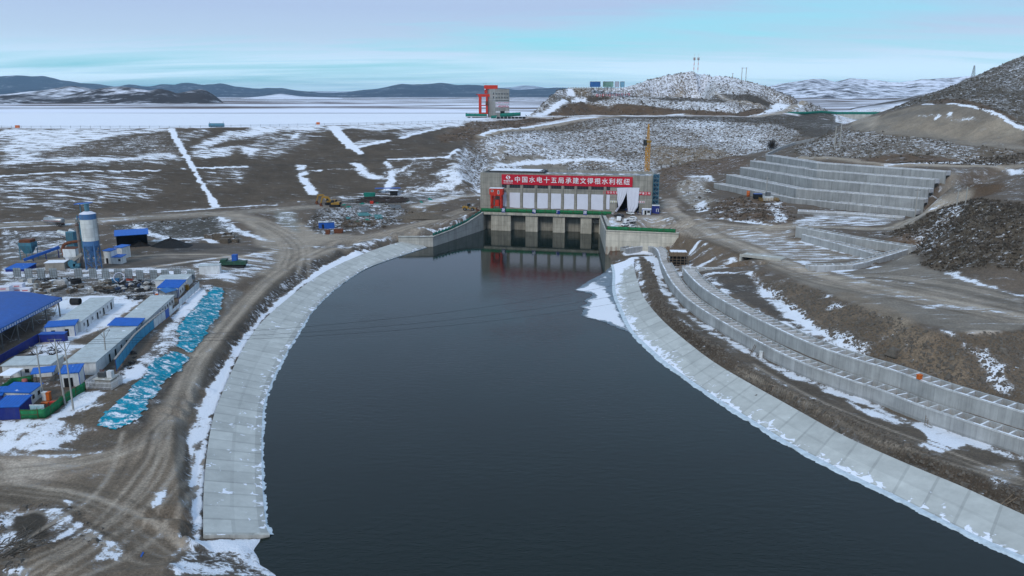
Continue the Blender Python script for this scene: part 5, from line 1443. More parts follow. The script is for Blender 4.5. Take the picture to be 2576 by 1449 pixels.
used = np.unique(q); rm = np.full(gx.size, -1); rm[used] = np.arange(len(used))
me = np_mesh('ice', np.stack([gx.ravel()[used], gy.ravel()[used], h.ravel()[used]], -1), rm[q])
bare = np.exp(-(((gx - (at(*S('b1', 420, 690), 0).x)) / 6) ** 2 + ((gy - at(*S('b1', 420, 690), 0).y) / 16) ** 2))
attr(me, 'cov', (np.clip(dd / 2.6, 0, 1.3) - 0.1 - 1.0 * bare).ravel()[used]); attr(me, 'tuft', np.zeros(len(used))); attr(me, 'streak', np.zeros(len(used)))
attr(me, 'soil', np.repeat(np.array([[0.17, 0.21, 0.25]]), len(used), 0), True)
me.materials.append(M_TERRAIN)
o = link(bpy.data.objects.new('ice', me)); o['kind'] = 'structure'
# ------------------------------------------------------------------ crib walls
def crib(name, label, front, zb, zt, depth, side, spacing, mat, beams=True, wt=0.42, floor=1.7, ends=True, cat='retaining wall'):
 base = front[0].copy(); base.z = zb[0] if isinstance(zb, list) else zb
 root = thing(name, label, cat, base)
 n = len(front)
 zbl = zb if isinstance(zb, list) else [zb] * n
 ztl = zt if isinstance(zt, list) else [zt] * n
 F0 = front; F1 = offset_line(front, side * wt); B0 = offset_line(front, side * (depth - wt)); B1 = offset_line(front, side * depth)
 def wall(A, B, lo, hi):
  m = MB()
  for i in range(n - 1):
   V = [(A[i].x, A[i].y, lo[i]), (A[i + 1].x, A[i + 1].y, lo[i + 1]), (B[i + 1].x, B[i + 1].y, lo[i + 1]), (B[i].x, B[i].y, lo[i]),
                 (A[i].x, A[i].y, hi[i]), (A[i + 1].x, A[i + 1].y, hi[i + 1]), (B[i + 1].x, B[i + 1].y, hi[i + 1]), (B[i].x, B[i].y, hi[i])]
   V = [Vector(v) - base for v in V]
   F = [(4, 5, 6, 7), (0, 1, 5, 4), (2, 3, 7, 6)]
   if i == 0:
    F.append((3, 0, 4, 7))
   if i == n - 2:
    F.append((1, 2, 6, 5))
   m.add(V, F)
  return m
 lo = [z - 1.2 for z in zbl]
 wall(F0, F1, lo, ztl).put('front_wall', mat, root)
 K_C = K_SNOWC if not beams else K_COPE
 C0 = offset_line(front, -side * 0.06); C1 = offset_line(front, side * (wt + 0.02))
 wall(C0, C1, [z - (0.28 if beams else 0.36) for z in ztl], [z + 0.05 for z in ztl]).put('coping', K_C, root)
 wall(B0, B1, [z - 2.4 for z in ztl], [z + 0.02 for z in ztl]).put('back_wall', mat if beams else K_SNOWC, root)
 wall(F1, B0, [z - floor - 0.3 for z in ztl], [z - floor for z in ztl]).put('fill', P_GRAVEL_SHADED, root)
 L = [0.0]
 for a, b in zip(front[:-1], front[1:]):
  L.append(L[-1] + (b - a).length)
 k = max(1, int(L[-1] / spacing))
 allm = MB()
 for q in range(k + 1):
  f = q / k
  i = min(n - 2, max(j for j in range(n) if L[j] <= f * L[-1] + 1e-6))
  u = (f * L[-1] - L[i]) / max(1e-6, L[i + 1] - L[i])
  a = F1[i].lerp(F1[i + 1], u); b = B0[i].lerp(B0[i + 1], u)
  z = ztl[i] * (1 - u) + ztl[i + 1] * u
  m = MB() if beams else allm
  a = Vector((a.x, a.y, z - 0.95)) - base; b = Vector((b.x, b.y, z - 0.95)) - base
  m.bar(a, b, 0.34, 1.8)
  if beams:
   c = (a + b) / 2
   m.v = [tuple(Vector(v) - c) for v in m.v]
   m.put('cross_wall', K_COPE, root, loc=c)
 if not beams:
  o = allm.put('cross_walls', K_SNOWC, root); o['kind'] = 'stuff'
 return root
W1T = []
for i, v in enumerate(WALL1):
 f = min(1, i / 34)
 W1T.append(4.0 + 2.9 * f)
crib('crib_wall', 'lower long curved concrete box wall nearest the water on the right bank, starting beside the pool', WALL1, [min(v.z, 3.5) for v in WALL1], W1T, 4.0, 1, 2.5, K_CRIB)
crib('crib_wall', 'upper long curved concrete box wall standing behind the lower one on the right bank', WALL2, 6.2, 10.2, 4.2, 1, 2.5, K_CRIB)
p0 = WALL2[0].copy(); p1 = at(1925, 676, 10.0)
ARM = densify([Vector((p1.x, p1.y, 8)), Vector((p0.x + 0.5, p0.y + 4.2, 8))], 3)
crib('crib_wall', 'short straight box wall running from the head of the upper curved wall to the culvert under the road', ARM, 8.2, 10.1, 3.2, 1, 2.5, K_CRIB)
M1 = densify([at(*S('6', 1005, 700), 17.0), at(*S('6', 1420, 775), 16.8), at(*S('6', 1800, 838), 16.2)], 3)
crib('crib_wall', 'rear higher row of the middle stepped box walls below the terraces', M1, 13.2, [17.0 - 0.8 * i / (len(M1) - 1) for i in range(len(M1))], 4.0, 1, 2.7, K_CRIB)
M2 = densify([at(*S('6', 1045, 752), 14.9), at(*S('6', 1270, 812), 14.9), at(*S('6', 1540, 885), 14.9)], 3)
crib('crib_wall', 'front lower row of the middle stepped box walls facing the snowy yard', M2, 12.0, 14.9, 4.4, 1, 2.7, K_CRIB)
M3 = densify([at(*S('6', 1100, 970), 14.3), at(*S('6', 1400, 962), 14.6), at(*S('6', 1490, 945), 14.7), at(*S('6', 1800, 850), 15.2)], 3)
crib('crib_wall', 'angled box wall closing the snowy yard on its road side, below the dark scrub hill', M3, 12.6, [14.3 + 0.9 * i / (len(M3) - 1) for i in range(len(M3))], 3.4, 1, 2.7, K_CRIB)
names = ['topmost', 'second from the top', 'third from the top', 'fourth from the top', 'fifth from the top', 'lowest and shortest']
for i, (pts, z) in enumerate(TR):
 P = densify([at(*S('6', *p), z) for p in pts], 6)
 zn = TR[i + 1][1] if i < 5 else 15.0
 lo = [(zn - 1.5) if i < 4 else (zn - 1.2 if i == 5 else min(17.5, max(14.8, ground(v.x, v.y) - 0.5))) for v in P]
 if i == 4:
  lo = [15.0] * len(P)
 crib('terrace_wall', 'tall grey concrete terrace step, %s of the six on the slope' % names[i], P, lo, z, 5.2, 1, 3.6, K_TERR, beams=False, wt=0.6, floor=0.7)
tr_l = at(*S('6', 800, 205), 33.4)
mb = MB()
P = [at(*S('6', 800, 207), 33.0), at(*S('6', 900, 160), 35.0), at(*S('6', 1000, 125), 37.0), at(*S('6', 1130, 100), 39.0)]
for a, b in zip(P[:-1], P[1:]):
 mb.bar(a, b, 1.0, 1.6)
tag(mb.put('parapet_wall', K_TERR), 'low concrete kerb wall climbing from the top terrace towards the spillway road', 'wall')
c0 = at(*S('b1', 1905, 505), 10.4)
cul = thing('culvert', 'small concrete box culvert carrying the haul road over the drain', 'culvert', c0, rz_of((0.8, -0.6)))
m = MB(); m.box(-7, 7, 0, 6, 2.0, 2.6); m.put('deck_slab', K_WALL, cul)
m = MB(); m.box(-7, -6.2, -1, 6, -1.5, 2.0); m.put('side_wall', K_WALL, cul)
m = MB(); m.box(4.4, 7, -1, 6, -1.5, 2.0); m.put('side_wall', K_WALL, cul)
m = MB(); m.box(-6.2, 4.4, 4.5, 5, -1.5, 2.0); m.put('back_wall', P_VOID, cul)
m = MB(); m.box(-7.2, 7.2, -0.35, 0.0, 2.1, 3.0); m.put('parapet', K_WALL, cul)
# ------------------------------------------------------------------ quay walls of the pool
def quay(name, label, P, tops, thick, side, mat, bottom=-2.5):
 root = thing(name, label, 'wall', (P[0].x, P[0].y, 0))
 o_ = Vector((P[0].x, P[0].y, 0))
 B = offset_line(P, side * thick)
 m = MB()
 for i in range(len(P) - 1):
  V = [(P[i].x, P[i].y, bottom), (P[i + 1].x, P[i + 1].y, bottom), (B[i + 1].x, B[i + 1].y, bottom), (B[i].x, B[i].y, bottom),
             (P[i].x, P[i].y, tops[i]), (P[i + 1].x, P[i + 1].y, tops[i + 1]), (B[i + 1].x, B[i + 1].y, tops[i + 1]), (B[i].x, B[i].y, tops[i])]
  m.add([Vector(v) - o_ for v in V], [(4, 5, 6, 7), (0, 1, 5, 4), (2, 3, 7, 6), (3, 0, 4, 7), (1, 2, 6, 5)])
 m.put('wall_body', mat, root)
 m = MB()
 for i in range(len(P) - 1):
  a = Vector((P[i].x, P[i].y, tops[i] + 0.02)) - o_; b = Vector((P[i + 1].x, P[i + 1].y, tops[i + 1] + 0.02)) - o_
  m.bar(a, b, 0.9, 0.3)
 m.put('coping', mat, root)
 return root
QL0 = at(1001.6, 596, 4.8); QC = at(1089.5, 621, 0)
quay('quay_wall', 'grey concrete wing wall at the left of the pool, its top sloping up to the powerhouse deck with torn green netting', [QC, QC.lerp(P_L, 0.34), QC.lerp(P_L, 0.62), P_L + D_FAC * -0.2], [4.7, 5.2, 6.3, 9.3], 2.5, 1, K_WALL)
quay('quay_wall', 'short pale return wall at the end of the left concrete apron', [QL0, QC - (QC - QL0).normalized() * 0.02], [4.85, 4.72], 2.4, 1, K_WALL)
CR = at(1523, 640, 0)
PE = at(1707.3, 587.7, 10.5); PE.z = 0
quay('quay_wall', 'concrete wing wall on the right side of the pool in shade below the parked cars', [P_R, CR], [9.5, 10.5], 3.0, 1, K_WALL)
CR2 = CR + (PE - CR).normalized() * 0.04
quay('quay_wall', 'sunlit pale retaining wall of the car park facing the pool, topped by a green fence', [CR2, PE], [10.55, 10.6], 3.2, 1, concrete('sunlit_wall', (0.54, 0.52, 0.47), warm=0.35, lift=3.0, panel=9.0, stain=0.5, axis=(D_FAC.x, D_FAC.y)))  # paler, warmer copy of the wall concrete with sunlight painted in
# ------------------------------------------------------------------ green netting fences
def netfence(label, P, h, mat, post=3.0, name='net_fence', sag=0.06, cat='fence'):
 base = P[0].copy()
 root = thing(name, label, cat, base)
 Q = resample(P, 0.6)
 A = []; Bt = []
 for i, p in enumerate(Q):
  w_ = 0.08 * math.sin(i * 1.3) + 0.05 * math.sin(i * .47)
  q = Vector((p.x + w_, p.y + w_, p.z)) - base
  A.append(q)
  Bt.append(q + Vector((w_ * .5, 0, h - abs(math.sin(i * 0.63)) * sag)))
 m = MB(); m.strip(A, Bt, True)
 o = m.put('net', mat, root)
 md = o.modifiers.new('thickness', 'SOLIDIFY'); md.thickness = 0.05
 R = resample(P, post)
 m = MB()
 for p in R:
  q = p - base
  c = MB(); c.cyl((0, 0, -0.3), (0, 0, h + 0.35), 0.045, n=6); c.put('post', P_RUST, root, loc=q)
 m = MB()
 for z in (0.45, 0.95):
  m.tube([p - base + Vector((0, -0.06, h * z)) for p in R], 0.03, 5)
 m.put('rail', P_RUST, root)
 return root
def lift(P, zs):
 return [Vector((p.x, p.y, z)) for p, z in zip(P, zs)]
e = 0.5
dl = P_L + D_FAC * -1.5 + N_FAC * -0.35
dr = P_R + D_FAC * 5.5 + N_FAC * -0.35
netfence('bright green netting fence along the powerhouse deck carrying four blue letter plates', lift([dl, dr], [9.45, 9.65]), 1.9, P_GREEN, 4.5)
q = [QC.lerp(P_L, f) for f in (0.02, 0.34, 0.62, 0.98)]
netfence('torn teal netting fence sloping down the top of the left wing wall', lift([Vector((p.x - .6, p.y + .2, 0)) for p in q], [4.75, 5.25, 6.35, 9.3]), 1.7, P_TEAL, 4.0, sag=0.7)
netfence('green netting fence on top of the pale car park wall', lift([CR2 + Vector((.4, .6, 0)), PE + Vector((-1.2, .6, 0))], [10.6, 10.65]), 1.75, P_GREEN, 4.4)
q0 = P_R + Vector((0.6, -1, 0)); q1 = CR + Vector((0.5, 0.8, 0))
m = MB(); m.bar(Vector((q0.x, q0.y, 10.0)), Vector((q1.x, q1.y, 11.0)), 0.5, 0.9)
tag(m.put('kerb', pmat('dark_grating', (0.05, 0.055, 0.05), rough=0.8)), 'dark grating kerb along the top of the right wing wall beside the parked cars', 'kerb')
# ------------------------------------------------------------------ powerhouse
RZF = rz_of(D_FAC)
Z_DECK = 9.35
B0 = P_L - N_FAC * 7.0                      # front left corner of the hall
B0.z = 0
def fac(r, x, y, off=0.0):
 v = hit(B0 + N_FAC * off, N_FAC, r, x, y) - B0
 return v.dot(D_FAC), v.z
SL = fac('5', 205, 500)[0]
SR = fac('5', 2168, 500)[0]
ZT = fac('5', 205, 200)[1]
ph = thing('powerhouse', 'long grey concrete powerhouse at the far end of the pool, white sheets over its windows', 'power station', B0, RZF)
gx0, gx1 = fac('c5', 597, 400)[0], fac('c5', 1133, 400)[0]      # gate opening
gz1 = fac('c5', 850, 190)[1]
DEP = 21.0
ZB = 8.6
m = MB()
m.box(SL, gx0, 0, 1.0, ZB, ZT); m.box(gx1, SR, 0, 1.0, ZB, ZT); m.box(gx0, gx1, 0, 1.0, gz1, ZT)
m.box(SL, SL + 1, 1.0, DEP, ZB, ZT); m.box(SR - 1, SR, 1.0, DEP, ZB, ZT); m.box(SL + 1, SR - 1, DEP - 1, DEP, ZB, ZT + 0.3)
m.put('wall', K_POWER, ph)
m = MB(); m.box(SL + 1, SR - 1, 1.0, DEP - 1, ZT - 2.0, ZT - 0.95)
m.put('roof', pmat('roof_felt', (0.20, 0.21, 0.22), rough=0.9, snow=0.45, scale=0.2), ph)
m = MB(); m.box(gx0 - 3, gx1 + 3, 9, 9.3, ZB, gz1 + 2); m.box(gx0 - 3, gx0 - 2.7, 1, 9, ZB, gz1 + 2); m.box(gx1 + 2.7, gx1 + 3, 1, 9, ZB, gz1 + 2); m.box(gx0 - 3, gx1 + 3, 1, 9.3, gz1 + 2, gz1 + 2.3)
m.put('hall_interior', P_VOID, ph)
x1 = fac('5', 945, 180, -12)[0]
m = MB(); m.box(SL + 3, x1, 6, DEP - 2, ZT - 0.9, ZT + 0.5); m.put('roof_slab', pmat('tarred_roof', (0.05, 0.05, 0.052), rough=0.9, snow=0.35), ph)
m = MB(); m.box(SL + 3.5, x1 - 2, 6.5, DEP - 2.5, ZT + 0.5, ZT + 0.62); m.put('snow_cover', P_SNOW, ph)
m = MB(); m.box(x1 + 2, SR - 3, 2.0, 5.5, ZT - 0.93, ZT - 0.55); m.put('snow_drift', P_SNOW, ph)
tops = [(452, 505), (540, 660), (695, 825), (858, 980), (1016, 1131), (1166, 1281), (1315, 1441), (1477, 1617), (1652, 1690)]
M_WIN = P_GLASS
for i, (a, b) in enumerate(tops):
 yw0, yw1 = 338 + (a - 450) * .020, 375 + (a - 450) * .022
 s0, s1 = fac('5', a, 350)[0], fac('5', b, 350)[0]
 z1 = fac('5', a, yw0 - 6)[1]; z0 = fac('5', (a + b) / 2, yw1 + 0)[1]
 m = MB(); m.box(s0, s1, -0.02, 0.5, z0, z1)
 wn = m.put('window', M_WIN, ph)
 m = MB()
 k = max(2, round((s1 - s0) / 1.4))
 for j in range(k + 1):
  x = s0 + (s1 - s0) * j / k
  m.box(x - 0.05, x + 0.05, -0.06, 0.0, z0, z1)
 m.box(s0, s1, -0.065, -0.02, (z0 + z1) / 2 - .05, (z0 + z1) / 2 + .05)
 m.put('frame', pmat('window_frame', (0.05, 0.055, 0.06), rough=0.4), wn)
 t = {0: (428, 587), 8: (455, 620)}.get(i, (430 + (a - 540) * .0235, 602 + (a - 540) * .0275))
 z1 = fac('5', (a + b) / 2, t[0])[1]; z0 = fac('5', (a + b) / 2, t[1])[1]
 m = MB()
 A = []; Bt = []
 nseg = 10
 V = []; F = []
 for jz in range(9):
  for jx in range(nseg + 1):
   u, v = jx / nseg, jz / 8
   wob = 0.05 * math.sin(u * 9 + i) * math.sin(v * 5 + i * 2) + 0.035 * math.sin((u + v) * 14 + i)
   V.append((s0 + (s1 - s0) * u + .04 * math.sin(v * 6 + i), -0.16 + wob * .9, z0 + (z1 - z0) * v + 0.10 * math.sin(u * 5 + i) * (1 - v)))
 for jz in range(8):
  for jx in range(nseg):
   q = jz * (nseg + 1) + jx
   F.append((q, q + 1, q + nseg + 2, q + nseg + 1))
 m.add(V, F, True)
 m.put('window_sheet', P_SHEET, ph)
m = MB()
for (a, b), (c, d) in zip(tops[:-1], tops[1:]):
 s0, s1 = fac('5', b, 350)[0] + 0.35, fac('5', c, 350)[0] - 0.35
 if s1 > s0:
  m.box(s0, s1, -0.45, -0.002, ZB, fac('5', c, 352)[1])
m.put('pilasters', K_POWER, ph)
bx0, bx1 = fac('5', 451, 280)[0], fac('5', 1948, 300)[0]
bz1, bz0 = fac('5', 1200, 235)[1], fac('5', 1200, 350)[1]
ban = thing('banner', 'wide red banner with white lettering hung across the top of the powerhouse', 'banner', B0 + D_FAC * bx0 + Vector((0, 0, bz0)) + N_FAC * 0.5, RZF)
W_, H_ = bx1 - bx0, bz1 - bz0
V = []; F = []
nx = 40
for jz in range(4):
 for jx in range(nx + 1):
  u, v = jx / nx, jz / 3
  V.append((W_ * u, 0.05 * math.sin(u * 37) * math.sin(v * 3), H_ * v - .10 * math.sin(u * PI) * (1 - v) - 0.04 * math.sin(u * 60)))
for jz in range(3):
 for jx in range(nx):
  q = jz * (nx + 1) + jx
  F.append((q, q + 1, q + nx + 2, q + nx + 1))
m = MB(); m.add(V, F, True); m.put('cloth', P_BANNER, ban)
TXT = '中国水电十五局承建文得根水利枢纽'
def bu(x):
 return fac('5', x, 290)[0] - bx0
for k, ch in enumerate(TXT):
 cx = bu(632 + (1882 - 632) * k / 15)
 text_mesh(ch, H_ * 0.64, P_TXT, 'letter', ban, (cx, -0.12, H_ * 0.47), (PI / 2, 0, 0), 0.02, 1.0, 0.035)
ex = bu(525)
text_mesh('中国电建', H_ * 0.20, P_TXT, 'letter', ban, (ex, -0.12, H_ * 0.33), (PI / 2, 0, 0), 0.02, 1.25, 0.01)
text_mesh('POWERCHINA', H_ * 0.125, P_TXT, 'letter', ban, (ex, -0.12, H_ * 0.13), (PI / 2, 0, 0), 0.02, 1.1, 0.006)
m = MB()
r = H_ * 0.215
ez = H_ * 0.70
Lz = [(-r * .05, r), (-r * .35, r), (-r * 1.15, 0), (-r * .35, -r), (-r * .25, -r * .62), (-r * .05, -r * .30), (-r * .50, r * .25)]
m.extr([(ex + x, ez + z) for x, z in Lz], -0.14, -0.1)
m.extr([(ex - x, ez - z) for x, z in Lz], -0.14, -0.1)
m.put('emblem', P_TXT, ban)
zb = Z_DECK + 0.4
def curtain(edge_l, edge_r, label, seed):
 base = B0 + D_FAC * edge_l[0][0] + Vector((0, 0, zb)) + N_FAC * 0.25
 V = []; F = []
 nx, nz = 18, 24
 for j in range(nz + 1):
  v = j / nz
  def on(E):
   t = v * (len(E) - 1); i = min(len(E) - 2, int(t)); f = t - i
   return E[i][0] * (1 - f) + E[i + 1][0] * f, E[i][1] * (1 - f) + E[i + 1][1] * f
  l, r_ = on(edge_l), on(edge_r)
  for i in range(nx + 1):
   u = i / nx
   fold = (0.10 + 0.22 * v) * math.sin(u * 21 + seed + v * 1.5) * 0.6
   V.append((l[0] + (r_[0] - l[0]) * u - edge_l[0][0], -0.2 + fold - 0.3 * v, l[1] + (r_[1] - l[1]) * u - zb))
 for j in range(nz):
  for i in range(nx):
   q = j * (nx + 1) + i
   F.append((q, q + nx + 1, q + nx + 2, q + 1))
 m = MB(); m.add(V, F, True)
 o = m.put('door_curtain', P_SHEET, None, loc=base)
 o.rotation_euler = (0, 0, RZF)
 tag(o, label, 'curtain')
C = lambda pts: [fac('c5', x, y) for x, y in pts]
curtain(C([(590, 185), (605, 330), (595, 450), (625, 640), (540, 745)]), C([(850, 180), (815, 330), (745, 500), (680, 620), (580, 772)]), 'left white curtain of the powerhouse gate, drawn aside and gathered at the bottom', 1)
curtain(C([(850, 180), (828, 300), (840, 480), (848, 640), (858, 765)]), C([(1138, 185), (1125, 330), (1112, 500), (1098, 640), (1010, 775)]), 'right white curtain of the powerhouse gate, hanging full width', 4)
cols = [(305, 300, '合'), (377, 302, '力'), (447, 304, '次'), (517, 306, '项'), (587, 306, '目')]
cols += [(1158, 324, '程'), (1226, 326, '建'), (1296, 327, '工'), (1367, 329, '作')]
for i, (x, y, ch) in enumerate(cols):
 s, z = fac('c5', x, y)
 t = thing('letter_plate', ('small red plate with the white character %s, left of the gate curtains' if i < 5 else 'small red plate with the white character %s, right of the gate curtains') % ch, 'sign',
              B0 + D_FAC * s + Vector((0, 0, z)) + N_FAC * 0.05, RZF, 'red character plates beside the gate')
 m = MB(); m.box(-.72, .72, -0.08, 0, -.82, .82); m.put('plate', P_BANNER, t)
 text_mesh(ch, 1.15, P_TXT, 'letter', t, (0, -0.1, 0), (PI / 2, 0, 0), 0.01, 1, 0.02)
for (x0, y0, x1_, y1), lab, kind in (((425, 497, 592, 557), 'white notice board with three yellow warning triangles left of the gate', 0), ((1112, 503, 1262, 568), 'white notice board with round red signs right of the gate', 1)):
 a = fac('c5', x0, y0); b = fac('c5', x1_, y1)
 t = thing('notice_board', lab, 'sign', B0 + D_FAC * a[0] + Vector((0, 0, b[1])) + N_FAC * 0.05, RZF)
 w_, h_ = b[0] - a[0], a[1] - b[1]
 m = MB(); m.box(0, w_, -0.08, 0, 0, h_); m.put('board', P_WHITE, t)
 for k in range(3):
  m = MB()
  cx = w_ * (k + .5) / 3
  if kind == 0:
   m.extr([(cx - h_ * .38, h_ * .30), (cx + h_ * .38, h_ * .30), (cx, h_ * .88)], -0.11, -0.082)
  else:
   m.cyl((cx, -0.11, h_ * .58), (cx, -0.082, h_ * .58), h_ * .27, n=14)
  m.put('symbol', pmat('warning_yellow', (0.40, 0.36, 0.10)) if kind == 0 else pmat('warning_red', (0.45, 0.12, 0.14)), t)
 m = MB()
 for k in range(3):
  cx = w_ * (k + .5) / 3
  m.box(cx - h_ * .4, cx + h_ * .4, -0.1, -0.082, h_ * .08, h_ * .2)
 m.put('captions', P_BLACK, t)
dk = thing('draft_tube_deck', 'concrete piers and dark bays under the powerhouse deck, standing in the water', 'pier', P_L, RZF)
def pier_s(x, y=800, off=0.0):
 v = hit(P_L + N_FAC * off, N_FAC, '5', x, y) - P_L
 return v.dot(D_FAC)
LEN = (P_R - P_L).dot(D_FAC)
m = MB(); m.box(-3.0, LEN + 6, 0, 8.0, 8.0, Z_DECK); m.put('deck_slab', K_PIER, dk)
m = MB(); m.box(-3.0, LEN + 6, -0.45, 0.0, 8.25, Z_DECK + 0.12); m.put('edge_beam', K_PIER, dk)
for a, b in ((217, 243), (325, 549), (720, 858), (1033, 1169), (1350, 1476), (1562, 1584)):
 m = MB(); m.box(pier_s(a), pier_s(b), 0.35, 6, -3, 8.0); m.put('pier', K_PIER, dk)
m = MB(); m.box(-2, LEN + 4, 5.2, 6.0, -3, 8.0); m.put('bay_wall', concrete('shaded_bay_concrete', (0.27, 0.262, 0.235), warm=0.3, lift=2.2, panel=3.0, stain=0.9, axis=(D_FAC.x, D_FAC.y)), dk)  # darker than the piers, under-deck shadow painted into the concrete
m = MB()
s0, s1 = pier_s(1480), pier_s(1560)
for k in range(6):
 m.bar((s0 + (s1 - s0) * k / 5, 1.5, 5.6), (s0 + (s1 - s0) * k / 5, 1.5, 8.0), 0.12)
m.bar((s0, 1.5, 5.7), (s1, 1.5, 5.7), 0.2); m.bar((s0, 1.5, 6.6), (s1, 1.5, 6.6), 0.15)
m.put('gate_rack', P_STEEL, dk)
for ch, x0, x1_, y in (('发', 447, 488, 631), ('电', 798, 840, 643), ('厂', 1075, 1115, 652), ('房', 1383, 1425, 661)):
 o_ = P_L + N_FAC * 0.55
 a = hit(o_, N_FAC, '5', x0, y); b = hit(o_, N_FAC, '5', x1_, y)
 c = (a + b) / 2
 w_ = (b - a).length
 t = thing('letter_plate', 'blue plate with the white character %s on the green deck fence' % ch, 'sign', c, RZF, 'blue character plates on the deck fence')
 m = MB(); m.box(-w_ / 2, w_ / 2, -0.06, 0.02, -w_ * .62, w_ * .62); m.put('plate', pmat('plate_blue', (0.008, 0.03, 0.20)), t)
 text_mesh(ch, w_ * .98, P_TXT, 'letter', t, (0, -0.09, 0), (PI / 2, 0, 0), 0.01, 1, 0.03)
o_ = P_L - N_FAC * 3.2
def rt(x, y):
 v = hit(o_, N_FAC, 'c6', x, y) - o_
 return v.dot(D_FAC), v.z
a0 = rt(292, 570); a1 = rt(545, 445)
rc = thing('hoist_gantry', 'red steel gantry with a cabin on top and stairs, standing before the powerhouse', 'gantry', Vector((o_.x, o_.y, 0)) + D_FAC * a0[0] + Vector((0, 0, Z_DECK)), RZF)
w_ = a1[0] - a0[0]; zc = rt(400, 570)[1] - Z_DECK; zt = rt(400, 448)[1] - Z_DECK
m = MB(); m.box(0, w_, -1.6, 2.0, zc, zt); cb = m.put('cabin', P_RED, rc)
m = MB(); m.box(-.1, w_ + .1, -1.7, 2.1, zt, zt + .18); m.put('roof_snow', P_SNOW, cb)
for x in (w_ * .14, w_ * .86):
 for y in (-1.3, 1.6):
  m = MB(); m.bar((x, y, 0), (x, y, zc), 0.75); m.put('leg', P_RED, rc)
m = MB(); m.box(w_ * .12, w_ * .88, -1.6, 1.8, zc - .5, zc - 0.01); m.put('platform', P_RED, rc)
m = MB(); m.box(w_ * .42, w_ * .70, -1.4, 0.8, zc * .36, zc * .70); m.put('machine_box', P_RED, rc)
m = MB(); m.box(w_ * .15, w_ * .72, -1.5, 1.0, zc * .33, zc * .355); m.put('landing', P_RED, rc)
m = MB()
m.bar((w_ * .10, -1.9, 0.2), (w_ * .24, -1.9, zc * .34), 0.5, 0.12); m.bar((w_ * .10, -1.9, zc * .36), (w_ * .55, -1.9, zc), 0.6, 0.12)
for d in (0.5, 1.0):
 m.bar((w_ * .10, -2.1, zc * .36 + d), (w_ * .55, -2.1, zc + d), 0.07)
 m.bar((w_ * .10, -2.1, 0.2 + d), (w_ * .24, -2.1, zc * .34 + d), 0.07)
m.put('stairs', P_RED, rc)
for x0, x1_, z0, z1, nm in ((.12, .31, .45, .78, 'window'), (.62, .75, .12, .72, 'door')):
 h_ = zt - zc
 m = MB(); m.box(w_ * x0, w_ * x1_, -1.68, -1.62, zc + h_ * z0, zc + h_ * z1); f = m.put(nm, P_WHITE, cb)
 m = MB(); m.box(w_ * (x0 + .03), w_ * (x1_ - .03), -1.72, -1.685, zc + h_ * (z0 + .06), zc + h_ * (z1 - .06)); m.put('pane', P_GLASS, f) if False else m.put('pane', P_GLASS, cb)
s0 = SR + 0.4
st = thing('stair_tower', 'blue steel scaffold stair tower at the right end of the powerhouse', 'scaffold', B0 + D_FAC * s0 + Vector((0, 0, 10.3)) - N_FAC * 1.0, RZF)
hh = ZT - 10.3 + 0.5
m = MB()
for x in (0, 2.6):
 for y in (0, 4):
  m.bar((x, y, 0), (x, y, hh), 0.16)
m.put('posts', P_STEELB, st)
m = MB()
nl = 9
for k in range(nl + 1):
 z = hh * k / nl
 for y in (0, 4):
  m.bar((0, y, z), (2.6, y, z), 0.14)
 for x in (0, 2.6):
  m.bar((x, 0, z), (x, 4, z), 0.14)
m.put('frames', P_STEELB, st)
m = MB()
for k in range(nl):
 z = hh * k / nl
 m.bar((0.3 if k % 2 else 2.3, 1, z), (2.3 if k % 2 else 0.3, 1, z + hh / nl), 0.9, 0.12)
m.put('flights', P_STEELB, st)
m = MB()
for k in range(nl):
 z = hh * k / nl
 m.box(-.03, 2.63, 4.05, 4.1, z + .2, z + hh / nl - .2)
m.put('mesh_panels', pmat('blue_mesh', (0.03, 0.07, 0.12), rough=0.8, var=0.4, scale=3), st)
bs = thing('site_box', 'deep blue steel box with a white mark at the foot of the blue stair tower', 'container', B0 + D_FAC * (SR + 0.3) + N_FAC * 2.5 + Vector((0, 0, 10.35)), RZF)
m = MB(); m.box(0, 3.6, 0, 2.4, 0, 4.0); m.put('body', P_NAVY, bs)
m = MB(); m.box(-.1, 3.7, -.1, 2.5, 4.0, 4.3); m.put('roof', P_WHITE, bs)
m = MB(); m.box(2.1, 2.35, -.06, -.01, 1.0, 2.6); m.box(2.1, 3.3, -.06, -.01, 2.4, 2.6); m.box(3.05, 3.3, -.06, -.01, 1.0, 2.4); m.put('mark', P_WHITE, bs)
g0 = G('c5', 1195, 838); g1 = G('c5', 1405, 846)
gb = thing('guard_booth', 'small white and blue guard booth beside the powerhouse gate', 'booth', g0, RZF)
w_ = (g1 - g0).length
m = MB(); m.box(0, w_, 0, 2.6, 0, 2.6); bd = m.put('body', P_CABIN, gb)
m = MB(); m.box(-.15, w_ + .15, -.15, 2.75, 2.6, 2.85); m.put('roof', P_SNOW, gb)
m = MB()
for x in (-.05, w_ - .2):
 m.box(x, x + .25, -.05, .2, 0, 2.6)
m.box(0, w_, -.05, .01, 2.35, 2.59)
m.put('trim', P_BLUE, gb)
m = MB(); m.box(w_ * .28, w_ * .50, -.06, -.01, 0.1, 2.1); m.put('door', P_VOID, gb)
m = MB(); m.box(w_ * .58, w_ * .90, -.06, -.01, 1.0, 2.1); m.put('window', P_GLASS, gb)
tb = atY(1627, 440, 452); tz0 = ground(tb.x, tb.y)
ttop = atY(1627.5, 312, 452).z
tc = thing('tower_crane', 'yellow lattice tower crane mast rising behind the right end of the powerhouse', 'crane', (tb.x, tb.y, tz0), 0.3)
P_CRANE = paint('crane_yellow', (0.55, 0.26, 0.02), dirt=.15)
hm = ttop - tz0
hw = 0.9
